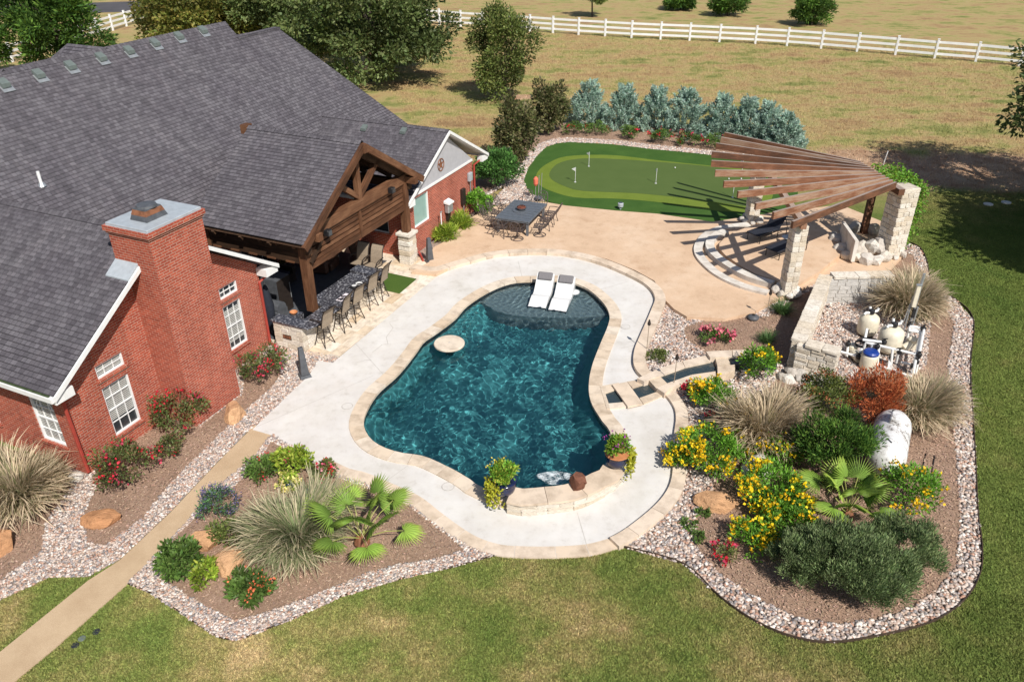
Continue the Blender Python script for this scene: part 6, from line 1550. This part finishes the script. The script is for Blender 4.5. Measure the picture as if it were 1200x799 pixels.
def blossoms(t, P, size, cols, per=7, spread=0.045, name='blossoms'):
    m = len(P)
    Q = np.repeat(P, per, 0) + NPR.normal(0, spread, (m * per, 3)); D = unit(NPR.normal(0, 1, Q.shape) + np.array([0, 0, 0.6]))
    C = np.repeat(pal(cols, m, 0.15, 0.05), per, 0) * NPR.uniform(0.8, 1.15, (m * per, 1))
    return link(name, leaf_mesh(name, Q, D, size, size * 0.9, np.clip(C, 0, 1), MT['petal']), t)
def shrub(name, lab, px, py, r, h, n, leaf, pl='mid', k=26, cr=0.33, group=None, ry=None, flowers=None, cat='shrub', up=0.25, asp=0.5, z0=0.02, mat='leaf', shell=(0.45, 0.9), fold=0.18):
    p = G(px, py); t = thing(name, lab, cat, (p.x, p.y, z0), RND.uniform(0, 6.28), group)
    P, D, T = crown(n, r, ry or r, h * 0.52, h * 0.48, k, cr, up, shell=shell)
    C = np.clip(pal(GREENS[pl], len(P)) * T, 0, 1); L = leaf * NPR.uniform(0.65, 1.3, len(P))
    link('foliage', leaf_mesh('foliage', P, D, L, L * asp, C, MT[mat], fold), t)
    stems(t, 7, r, h)
    if flowers:
        cols, m, size = flowers[:3]
        rr = np.linalg.norm((P - [0, 0, h * 0.48]) / [r, ry or r, h * 0.52], axis=1); out = np.where((rr > 0.85) & (P[:, 2] > h * 0.35))[0]
        if len(out) > 5:
            Q = P[NPR.choice(out, min(m, len(out)), False)]; Q = Q + unit(Q - [0, 0, h * 0.4]) * 0.04
            blossoms(t, Q, size, cols)
    return t
RED = [(0.55, 0.012, 0.03), (0.65, 0.03, 0.06), (0.5, 0.05, 0.10)]
PINK = [(0.75, 0.25, 0.28), (0.8, 0.4, 0.42), (0.7, 0.12, 0.2)]
YEL = [(0.85, 0.55, 0.01), (0.9, 0.65, 0.02), (0.8, 0.48, 0.01)]
RG = 'red shrub roses along the house'
shrub('rose_bush', 'rose bush with red blooms by the bar corner', 310, 443, 0.75, 1.15, 2300, 0.085, 'rose', group=RG, flowers=(RED, 26, 0.07))
shrub('rose_bush', 'big red rose bush between the chimney and the left window', 212, 503, 0.85, 1.25, 2800, 0.085, 'rose', group=RG, flowers=(RED, 30, 0.07))
shrub('rose_bush', 'low rose bush in front of the big one', 201, 533, 0.42, 0.55, 900, 0.08, 'rose', group=RG, flowers=(RED, 5, 0.06))
shrub('rose_bush', 'wide red rose bush below the left window', 150, 566, 0.85, 1.15, 2800, 0.085, 'rose', group=RG, flowers=(RED, 34, 0.07))
# palm bed
shrub('low_shrub', 'low dark green shrub with coral blooms by the walk', 311, 556, 0.5, 0.5, 1300, 0.085, 'mid', flowers=(RED, 5, 0.05))
shrub('lime_shrub', 'lime yellow leafy shrub at the deck edge', 345, 556, 0.5, 0.8, 1300, 0.11, 'lime', flowers=(RED, 4, 0.05), z0=0.03)
pa_ = shrub('potted_annual', 'pale yellow flowers in a small patterned pot', 338, 572, 0.28, 0.4, 500, 0.09, 'lime', flowers=([(0.8, 0.7, 0.25)], 40, 0.07), cat='plant')
MB().lathe([(0.13, 0), (0.19, 0.18), (0.2, 0.26), (0.16, 0.26)], 14).build('pot', MT['pot'], pa_, smooth=True)
shrub('flower_plant', 'coral pink flowering plant by the white boulder', 380, 562, 0.35, 0.6, 800, 0.1, 'olive', flowers=(PINK + RED, 14, 0.08), cat='plant')
shrub('lavender_shrub', 'blue green sage beside the walk', 255, 604, 0.55, 0.7, 1700, 0.075, 'lav', flowers=([(0.12, 0.10, 0.25), (0.2, 0.17, 0.33)], 60, 0.04), asp=0.35)
shrub('low_shrub', 'low olive shrub behind the orange boulders', 273, 635, 0.55, 0.5, 1500, 0.09, 'olive')
shrub('low_shrub', 'dark leafy shrub left of the orange boulders', 213, 668, 0.58, 0.7, 1500, 0.12, 'mid', k=18)
shrub('low_shrub', 'small yellow green shrub between boulders and gravel', 240, 680, 0.42, 0.5, 800, 0.10, 'lime', k=14)
shrub('low_shrub', 'glossy green shrub with coral flowers nearest the lawn', 296, 700, 0.55, 0.65, 1500, 0.115, 'mid', k=18, flowers=([(0.7, 0.18, 0.08)], 16, 0.06))
# flower bed right of the pool
EG = 'yellow flowering bushes in the right bed'
for x, y, r, h, n, m, lab in ((836, 478, 0.75, 0.9, 2600, 34, 'yellow flowering bush beside the rill'), (835, 545, 1.0, 1.05, 4200, 80, 'yellow flowering bush leaning over the deck curb'), (800, 545, 0.5, 0.7, 1400, 30, 'small yellow flowering clump on the curb'), (885, 445, 0.6, 1.3, 2000, 24, 'tall yellow flowering bush at the top of the rill'),
                              (868, 505, 0.5, 0.8, 1300, 22, 'yellow flowering bush between the grass and the gravel'), (905, 590, 1.0, 1.0, 4000, 70, 'yellow flowering bush left of the fan palm'), (925, 625, 0.8, 0.8, 2600, 36, 'yellow flowering bush below the fan palm'), (880, 640, 0.6, 0.6, 1500, 26, 'low yellow flowering bush by the gravel edge'), (1060, 595, 0.9, 1.3, 2600, 34, 'yellow flowering bush at the end of the tank'), (910, 545, 0.7, 0.8, 2000, 30, 'yellow flowering bush around the white boulder')):
    shrub('yellow_bells_shrub', lab, x, y, r, h, n, 0.10, 'bright', group=EG, flowers=(YEL, m, 0.085), asp=0.38)
shrub('red_flower', 'small plant with a bright red flower near the lawn edge', 850, 655, 0.3, 0.35, 420, 0.06, 'olive', flowers=(RED, 12, 0.09), cat='plant')
for x, y, lab in ((821, 604, 'tiny green tuft by the low boulder'), (807, 617, 'tiny green tuft at the gravel edge, upper'), (818, 632, 'tiny green tuft at the gravel edge, lower')): shrub('seedling', lab, x, y, 0.2, 0.15, 160, 0.09, 'mid', cat='plant', k=8)
shrub('red_flower', 'crimson flowering plant at the rill edge', 812, 462, 0.28, 0.4, 420, 0.06, 'mid', flowers=(RED, 16, 0.09), cat='plant')
shrub('red_flower', 'crimson blooms beside the grass clump', 832, 498, 0.2, 0.4, 260, 0.06, 'mid', flowers=(RED, 9, 0.08), cat='plant')
shrub('evergreen_shrub', 'dark green feathery shrub beside the tank', 970, 553, 1.1, 1.95, 9000, 0.12, 'cedar', up=0.9, asp=0.28, mat='needle', k=40, cr=0.26)
shrub('abelia_shrub', 'green and rust tinged shrub below the stone wall', 962, 492, 0.9, 1.55, 5000, 0.08, 'olive', flowers=([(0.35, 0.12, 0.05)], 50, 0.06))
shrub('rust_shrub', 'rust red cypress beside the propane tank', 1018, 498, 0.85, 1.95, 7500, 0.11, 'rust', up=0.7, asp=0.22, mat='needle', k=44, cr=0.24)
for x, y, r, h, lab in ((985, 690, 1.05, 1.75, 'large grey green rosemary in the middle of the bed end'), (935, 678, 0.75, 1.35, 'grey green rosemary left of the largest one'), (1050, 672, 0.85, 1.65, 'grey green rosemary towards the right gravel'), (1020, 700, 0.85, 1.5, 'grey green rosemary nearest the lawn')):
    shrub('rosemary_bush', lab, x, y, r, h, int(18000 * r), 0.10, 'grey', up=1.5, asp=0.22, mat='needle', k=70, cr=0.22, group='rosemary bushes')
shrub('pink_rose', 'pink rose bush by the rill', 838, 402, 0.62, 0.5, 1500, 0.07, 'mid', flowers=(PINK, 30, 0.10))
shrub('low_shrub', 'low reddish green plant in the gravel behind the curb', 769, 421, 0.42, 0.3, 800, 0.07, 'olive', cat='plant')
for x, y, r, h, lab in ((916, 370, 0.45, 0.6, 'green grass tuft at the foot of the pergola pillar'), (898, 403, 0.35, 0.45, 'green grass tuft in the shade of the pump wall')): pass
# wing wall bed
shrub('liriope', 'lime green strappy plant below the wing window', 524, 281, 0.55, 0.6, 1000, 0.3, 'lime', up=0.5, asp=0.12, cat='plant'); shrub('liriope', 'lime green strappy plant in the middle of the wing bed', 539, 268, 0.55, 0.6, 1000, 0.3, 'lime', up=0.5, asp=0.12, cat='plant')
shrub('wing_shrub', 'green leafy shrub under the meter boxes', 558, 252, 0.75, 1.25, 2600, 0.12, 'bright')
shrub('round_shrub', 'rounded glossy green shrub beyond the star gable', 583, 219, 1.3, 2.0, 9000, 0.13, 'shine', k=70, cr=0.28)
# bed behind the putting green
for k, (x, y, lab) in enumerate(((672, 159, 'red rose at the left end of the juniper bed'), (699, 159, 'green rose bush second from the left in the juniper bed'), (738, 163, 'rose bush third from the left in the juniper bed'), (775, 169, 'red rose bush in the middle of the juniper bed'), (808, 172, 'bright red rose bush right of the middle of the juniper bed'), (838, 174, 'red rose partly behind the pergola rafters'))):
    shrub('rose_bush', lab, x, y, 0.75, 0.85, 900, 0.11, 'mid', flowers=(RED, (6, 1, 3, 7, 13, 7)[k], 0.11), k=16, group='roses in the juniper bed')
JG = 'blue grey junipers behind the putting green'
def juniper(x, y, r, h, lab):
    p = G(x, y); t = thing('blue_juniper', lab, 'juniper', (p.x, p.y, 0.02), 0, JG); n = 12000
    k = 150; a = NPR.uniform(0, 6.28, k); z = NPR.uniform(0.03, 0.92, k) ** 1.15; rr = (1 - z) ** 0.85 * NPR.uniform(0.35, 1.0, k) * r * 1.12 + 0.03
    tipd = unit(np.stack([np.cos(a), np.sin(a), NPR.uniform(0.9, 2.4, k)], 1)); idx = NPR.integers(0, k, n)
    c = np.stack([rr * np.cos(a), rr * np.sin(a), z * h], 1)
    s = NPR.uniform(-0.5, 0.5, (n, 1)) * NPR.uniform(0.5, 1.0, (k, 1))[idx]
    P = c[idx] + tipd[idx] * s * h * 0.24 + NPR.normal(0, 0.085, (n, 3)) * (0.62 - s)
    D = unit(tipd[idx] + NPR.normal(0, 0.5, (n, 3))); P[:, 2] = np.maximum(P[:, 2], 0.05)
    C = pal(GREENS['blue'], n) * NPR.uniform(0.8, 1.15, (k, 1))[idx]; L = 0.17 * NPR.uniform(0.6, 1.3, n)
    link('foliage', leaf_mesh('foliage', P, D, L, L * 0.32, np.clip(C, 0, 1), MT['needle']), t); MB().tube([(0, 0, 0), (0, 0, h * 0.6)], [0.07, 0.03], 6).build('trunk', MT['bark'], t)
for (x, y), r, h, lab in (((689, 147), 1.6, 2.9, 'blue grey juniper at the left end of the row'), ((730, 150), 1.6, 2.7, 'second blue grey juniper from the left'), ((768, 154), 1.55, 2.8, 'third blue grey juniper from the left'), ((802, 158), 1.75, 2.9, 'fourth blue grey juniper, widest of the row'),
                          ((843, 161), 1.4, 2.6, 'fourth blue grey juniper from the right'), ((872, 164), 1.35, 2.6, 'third blue grey juniper from the right'), ((897, 168), 1.3, 2.5, 'second blue grey juniper from the right'), ((917, 174), 1.4, 2.1, 'blue grey juniper at the right end of the row, by the pergola')): juniper(x, y, r, h, lab)

# ornamental grasses
def tuft(x, y, r, L, n, lab, base=(0.150, 0.195, 0.068), tip=(0.56, 0.45, 0.31), plume=0.5, w=0.017, tilt=1.0, group='tan fountain grass clumps', name='fountain_grass', curve=1.45):
    p = G(x, y); t = thing(name, lab, 'grass clump', (p.x, p.y, 0.02), 0, group); K = 6
    a = NPR.uniform(0, 2 * np.pi, n); q0 = NPR.uniform(0, 1, n) ** 0.6; r0 = q0 * 0.42 * r; th = tilt * np.clip(0.15 + 1.0 * q0 * NPR.uniform(0.5, 1.2, n) + NPR.normal(0, 0.12, n), 0.02, 1.25); cv = NPR.uniform(0.2, 1.1, n) ** 1.3 * curve; a = a + NPR.normal(0, 0.25, n); L = L * 0.84; l = L * (0.3 + 0.75 * NPR.uniform(0, 1, n) ** 0.7); l = l * (1 + 0.16 * np.sin(a * 2 + x) + 0.12 * np.sin(a * 3 + y))
    rr = r0.copy(); z = np.zeros(n); pts = []; dirs = []
    for k in range(K):
        ang_ = th * 0.55 + cv * (k / (K - 1)) ** 1.6
        if k: rr = rr + np.sin(ang_) * l / (K - 1); z = z + np.cos(ang_) * l / (K - 1)
        pts.append((rr.copy(), np.maximum(z, 0.02)))
    pl_ = NPR.uniform(0, 1, n) < plume; V = []; C = []; b0, t0 = np.array(base), np.array(tip); ja = NPR.uniform(0.7, 1.3, (n, 1)); tw = NPR.normal(0, 0.45, n)
    for k in range(K):
        f = k / (K - 1); ww = np.where(pl_, [0.6, 0.7, 0.7, 0.9, 1.7, 0.35][k], [0.9, 1.0, 0.9, 0.75, 0.5, 0.1][k]) * w
        aa = a + tw * f; x_, y_ = pts[k][0] * np.cos(aa), pts[k][0] * np.sin(aa); s = np.stack([-np.sin(aa), np.cos(aa), NPR.normal(0, 0.3, n)], 1) * (ww / 2)[:, None]
        c = np.stack([x_, y_, pts[k][1]], 1); V += [c - s, c + s]
        mixf = np.where(pl_, min(1, f * 1.6), f * 0.45)[:, None] ; col = (b0 * (1 - mixf) + t0 * mixf) * ja; C += [col, col]
    V = np.stack(V, 1).reshape(-1, 3); C = np.stack(C, 1).reshape(-1, 3); m = 2 * K
    F = np.concatenate([np.array([[2 * k, 2 * k + 1, 2 * k + 3, 2 * k + 2]]) for k in range(K - 1)]); F = (F[None] + (np.arange(n) * m)[:, None, None]).reshape(-1, 4)
    link('blades', np_mesh('blades', V, F, MT['leaf'], np.clip(C, 0, 1)), t); MB().lathe([(0.3 * r, 0), (0.22 * r, 0.08), (0.02, 0.12)], 10).build('crown', MT['mulch'], t)
GB = (0.10, 0.125, 0.05)
tuft(28, 590, 0.8, 1.75, 5200, 'tan fountain grass clump below the bay window', base=(0.19, 0.23, 0.085))
tuft(352, 640, 0.9, 1.75, 6200, 'large green and tan fountain grass in the palm bed', base=(0.15, 0.25, 0.085), tip=(0.52, 0.45, 0.30), plume=0.28)
tuft(893, 520, 0.8, 1.85, 5000, 'tall tan fountain grass among the yellow flowers', tilt=0.9, base=(0.240, 0.225, 0.090), plume=0.6)
tuft(1062, 368, 0.9, 1.85, 5600, 'large fountain grass beside the equipment mast', base=(0.150, 0.195, 0.068))
tuft(1075, 492, 0.8, 1.65, 4800, 'fountain grass above the propane tank', base=(0.17, 0.225, 0.085))
tuft(1035, 470, 0.6, 1.1, 900, 'thin grass clump below the pipe rack', base=(0.225, 0.225, 0.105))
tuft(916, 368, 0.4, 0.75, 420, 'green grass tuft at the foot of the pergola pillar', base=(0.075, 0.150, 0.045), tip=(0.10, 0.16, 0.05), plume=0, group='green grass tufts', name='grass_tuft')
tuft(898, 402, 0.35, 0.6, 320, 'green grass tuft in the shade of the pump wall', base=(0.075, 0.150, 0.045), tip=(0.10, 0.16, 0.05), plume=0, group='green grass tufts', name='grass_tuft')
tuft(973, 572, 0.3, 0.6, 260, 'pale green strappy tuft at the foot of the evergreen shrub', base=(0.225, 0.300, 0.075), tip=(0.3, 0.36, 0.12), plume=0, group='green grass tufts', name='grass_tuft')
tuft(1022, 312, 0.3, 0.4, 200, 'small green tuft behind the pump wall', base=(0.090, 0.150, 0.045), tip=(0.12, 0.16, 0.05), plume=0, group='green grass tufts', name='grass_tuft')

# fan palms
def palm(x, y, n, ll, lab, seed, tilt=(0.35, 1.3)):
    p = G(x, y); t = thing('fan_palm', lab, 'palm', (p.x, p.y, 0.02), 0, 'young fan palms'); rr = random.Random(seed)
    MB().lathe([(0.16, 0), (0.2, 0.15), (0.12, 0.32), (0.03, 0.36)], 10).build('trunk', MT['rust'], t)
    for i in range(n):
        a = i * 2.399 + rr.uniform(-.25, .25); th = tilt[0] + (tilt[1] - tilt[0]) * ((i + 0.5) / n) + rr.uniform(-.1, .1); pl_ = ll * rr.uniform(0.75, 1.1)
        d = Vector((math.sin(th) * math.cos(a), math.sin(th) * math.sin(a), math.cos(th))); base_ = Vector((0, 0, 0.25)); mid = base_ + d * pl_ * 0.6 + Vector((0, 0, 0.08)); hub = base_ + d * pl_
        hub.z = max(hub.z, 0.25)
        fr = MB().tube([base_, mid, hub], [0.014, 0.011, 0.008], 5).build('frond', MT['palm_stem'], t)
        nl = 28; R_ = 0.60 * rr.uniform(0.85, 1.12); out = (d + Vector((0, 0, -0.35 if th > 0.8 else 0.0))).normalized(); sd = out.cross(Vector((0, 0, 1))).normalized(); nr = sd.cross(out).normalized()
        V, F, C = [], [], []
        tone = rr.uniform(0.85, 1.2); gc = np.array(rr.choice([(0.25, 0.40, 0.065), (0.32, 0.48, 0.085), (0.19, 0.31, 0.055)])) * tone
        for k in range(nl):
            f = (k + 0.5) / nl; g0, g1 = -2.0 + 4.0 * k / nl, -2.0 + 4.0 * (k + 1) / nl; gm = (g0 + g1) / 2; Rl = R_ * (0.72 + 0.28 * math.cos(gm * 0.8)) * rr.uniform(0.93, 1.05)
            def q(g_, r_, lift): return hub + (out * math.cos(g_) + sd * math.sin(g_)) * r_ + nr * (lift - 0.25 * r_ * r_ * (1 + abs(math.sin(g_))))
            i0 = len(V); V += [q(gm, 0.02, 0), q(g0, Rl * 0.4, -0.02), q(gm, Rl * 0.5, 0.03), q(g1, Rl * 0.4, -0.02), q(gm, Rl, -0.04 * rr.random())]
            F += [[i0, i0 + 1, i0 + 2, i0 + 2], [i0, i0 + 2, i0 + 3, i0 + 3], [i0 + 1, i0 + 4, i0 + 2, i0 + 2], [i0 + 2, i0 + 4, i0 + 3, i0 + 3]]
            pk = 0.72 if k % 2 else 1.12; C += [gc * pk, gc * pk, gc * pk * 1.05, gc * pk, gc * np.array((1.3, 1.1, 1.0))]
        F3 = np.array(F)[:, :3]
        link('leaf_fan', np_mesh('leaf_fan', np.array([tuple(v) for v in V]), F3, MT['leaf'], np.clip(np.array(C), 0, 1)), fr)
MT['palm_stem'] = m_plain('palm_stem', (0.34, 0.36, 0.1), 0.6)
palm(425, 640, 15, 1.1, 'young fan palm in the bed below the deck', 4)
palm(990, 610, 13, 0.95, 'young fan palm in the right flower bed', 8, (0.2, 1.05))

# planters on the pool wall
def planter(x, y, lab, rim, seed):
    p = G(x, y, 0.455); t = thing('flower_pot', lab, 'planter', (p.x, p.y, 0.457), 0, 'planters on the curved pool wall')
    MB().lathe([(0.18, 0), (0.27, 0.12), (0.31, 0.28), (0.29, 0.38), (0.32, 0.40), (0.32, 0.42), (0.24, 0.42)], 20).build('pot', MT['pot'], t, smooth=True)
    if rim: MB().lathe([(0.322, 0.40), (0.328, 0.412), (0.322, 0.428), (0.23, 0.425)], 20).build('rim', MT['terracotta'], t)
    P, D, T = crown(1300, 0.36, 0.36, 0.26, 0.66, 18, 0.35, low=-0.1); link('foliage', leaf_mesh('foliage', P, D, 0.1 * NPR.uniform(0.7, 1.2, len(P)), 0.05, np.clip(pal(GREENS['bright'] + GREENS['lime'], len(P)) * T, 0, 1), MT['leaf']), t)
    s = seed; n = 520; a = NPR.normal(s, 0.42, n); rr = 0.32 + NPR.uniform(0, 0.16, n); z = 0.46 - NPR.uniform(0, 1, n) ** 1.6 * 0.7; P = np.stack([rr * np.cos(a), rr * np.sin(a), z], 1); D = unit(NPR.normal(0, 1, (n, 3)) + [0, 0, -0.3])
    link('trailing_vine', leaf_mesh('trailing_vine', P, D, 0.08, 0.06, pal([(0.42, 0.40, 0.03), (0.5, 0.5, 0.05), (0.3, 0.33, 0.03)], n), MT['leaf']), t)
    Q = np.stack([NPR.uniform(-.35, .35, 14), NPR.uniform(-.35, .35, 14), NPR.uniform(0.6, 0.88, 14)], 1); blossoms(t, Q, 0.06, [(0.35, 0.05, 0.3), (0.25, 0.04, 0.2)] if rim else [(0.7, 0.55, 0.08), (0.75, 0.4, 0.05)])
planter(591, 577, 'navy pot with lime and yellow trailing plants, left end of the pool wall', False, 3.6); planter(722, 545, 'navy pot with terracotta rim and purple flowers, right end of the pool wall', True, 0.0)

# vine on the right pergola pillar
vn = thing('pergola_vine', 'bright green vine climbing the right pergola pillar', 'vine', (PRp.x, PRp.y, 0)); n = 3200
f = NPR.uniform(0, 1, n); ax = NPR.uniform(-0.3, 1, n); P = np.stack([0.55 + NPR.normal(0, 0.14, n) + 0.25 * f, ax * 1.5 + 0.3 + NPR.normal(0, .1, n), 0.4 + 2.7 * f ** 0.7], 1); top = NPR.uniform(0, 1, n) < 0.35; P[top, 0] = NPR.uniform(-0.5, 0.8, top.sum()); P[top, 2] = NPR.uniform(2.85, 3.3, top.sum()); P[top, 1] = NPR.uniform(0.2, 2.4, top.sum())
D = unit(NPR.normal(0, 0.6, (n, 3)) + [0.7, -0.2, -0.3]); link('foliage', leaf_mesh('foliage', P, D, 0.13 * NPR.uniform(0.7, 1.2, n), 0.07, pal(GREENS['bright'] + [(0.2, 0.3, 0.03)], n), MT['leaf']), vn)
b = MB()
for k in range(5): b.tube([(0.5, 0.1 * k, 0), (0.55 + 0.03 * k, 0.15 * k - 0.1, 1.4), (0.5, 0.3 * k, 2.8)], 0.025, 5)
b.build('stems', MT['bark'], vn)

# ------------------------------------------------------------------ trees
def tree(name, lab, base, h, r, n, leaf, pl, trunk=0.3, th=None, k=60, cr=0.26, group=None, flat=0.8, cz=None, cat='tree', barrel=True, limbs=9, asp=0.55, low=-0.95, lean=(0, 0), mat='leaf', up=0.15):
    t = thing(name, lab, cat, (base.x, base.y, 0), RND.uniform(0, 6.28), group); th = th or h * 0.25; hz = (h - th) / 2; cz = cz or th + hz
    P, D, T = crown(n, r, r, hz * 1.0, cz, k, cr, up, low, (0.4, 0.95), barrel); C = np.clip(pal(GREENS[pl], len(P)) * T, 0, 1); L = leaf * NPR.uniform(0.6, 1.3, len(P))
    link('crown', leaf_mesh('crown', P, D, L, L * asp, C, MT[mat]), t)
    b = MB(); b.tube([(0, 0, -0.1), (0.03 * h, 0.01 * h, th), (0.01 * h, 0.03 * h, cz), (0, 0, cz + hz * 0.6)], [trunk, trunk * 0.8, trunk * 0.5, trunk * 0.12], 8)
    for q in range(limbs):
        a = q * 2.4; z0 = th + (cz - th) * RND.uniform(0.0, 0.9); rr = r * RND.uniform(0.5, 0.8)
        b.tube([(0.02 * h, 0.02 * h, z0), (rr * 0.45 * math.cos(a), rr * 0.45 * math.sin(a), z0 + hz * 0.35), (rr * math.cos(a + .2), rr * math.sin(a + .2), z0 + hz * RND.uniform(0.4, 0.8))], [trunk * 0.4, trunk * 0.25, trunk * 0.06], 6)
    b.build('trunk', MT['bark'], t); return t
tree('young_elm', 'young green tree standing in the dry field', G(592, 118), 6.4, 2.6, 14000, 0.2, 'olive', 0.12, 0.1, 54, 0.27, barrel=False)
tree('magnolia', 'tall bronze green shrub tree left of the putting green', G(604, 194), 3.7, 1.2, 5000, 0.19, 'magn', 0.06, 0.1, 34, 0.3)
tree('magnolia', 'bronze green shrub tree next to the first juniper', G(641, 157), 3.1, 1.3, 5000, 0.19, 'magn', 0.06, 0.1, 34, 0.3)
tree('live_oak', 'large live oak behind the roof, right of the ridge', G(438, 95), 9.5, 6.6, 34000, 0.32, 'oak', 0.4, 0.25, 130, 0.2)
tree('live_oak', 'dark live oak further left behind the ridge', G(352, 62), 8.8, 5.6, 24000, 0.34, 'oak', 0.4, 0.25, 110, 0.2)
tree('autumn_tree', 'olive and yellow tree behind the roof ridge', G(235, 62), 6.4, 5.2, 18000, 0.34, 'autumn', 0.3, 0.5, 80, 0.26)
tree('autumn_tree', 'yellow tinged tree behind the roof, next to the oak', G(285, 58), 6.4, 4.6, 14000, 0.34, 'autumn', 0.3, 0.5, 70, 0.26)
tree('cedar_tree', 'bright green cedar behind the house, far left', G(80, 88), 7.9, 4.2, 20000, 0.40, 'cedar', 0.3, 0.5, 90, 0.2, barrel=False, asp=0.3, mat='needle', up=0.3)
tree('cedar_tree', 'dark cedar at the left edge behind the roof', G(-8, 92), 5.6, 1.8, 4000, 0.42, 'cedar', 0.25, 0.8, 50, 0.24, asp=0.3, mat='needle')
tree('dark_tree', 'dark leafy tree at the right edge of the photo', Vector((27.3, 36.0, 0)), 10.4, 4.6, 26000, 0.24, 'oak', 0.3, 2.6, 80, 0.24)
tree('shade_tree', 'tall tree casting the shadow on the right lawn', Vector((26.0, 28.2, 0)), 9.0, 4.9, 22000, 0.32, 'oak', 0.35, 2.0, 70, 0.26)
for (x, y), r, h, lab in (((950, 30), 1.9, 2.9, 'round cedar bush nearest the white fence'), ((853, 19), 2.0, 2.6, 'round cedar bush in the far field, middle'), ((797, 12), 1.9, 2.3, 'round cedar bush in the far field, left')):
    tree('cedar_bush', lab, G(x, y), h, r, 6000, 0.36, 'cedar', 0.1, 0.05, 50, 0.3, group='cedar bushes beyond the fence', asp=0.3, mat='needle', up=0.3)
tree('small_tree', 'small tree beyond the fence above the junipers', G(694, 20), 3.4, 1.9, 2600, 0.35, 'olive', 0.1, 1.6, 30, 0.32)
for x, y, h, lab in ((18, 2, 6, 'tree across the road at the far left'), (460, -8, 9, 'tree beyond the fence above the live oak, cut off by the top edge')):
    tree('far_tree', lab, G(x, y), h, 4.5, 5000, 0.6, 'oak', 0.3, 2.0, 40, 0.3, group='far trees by the road')
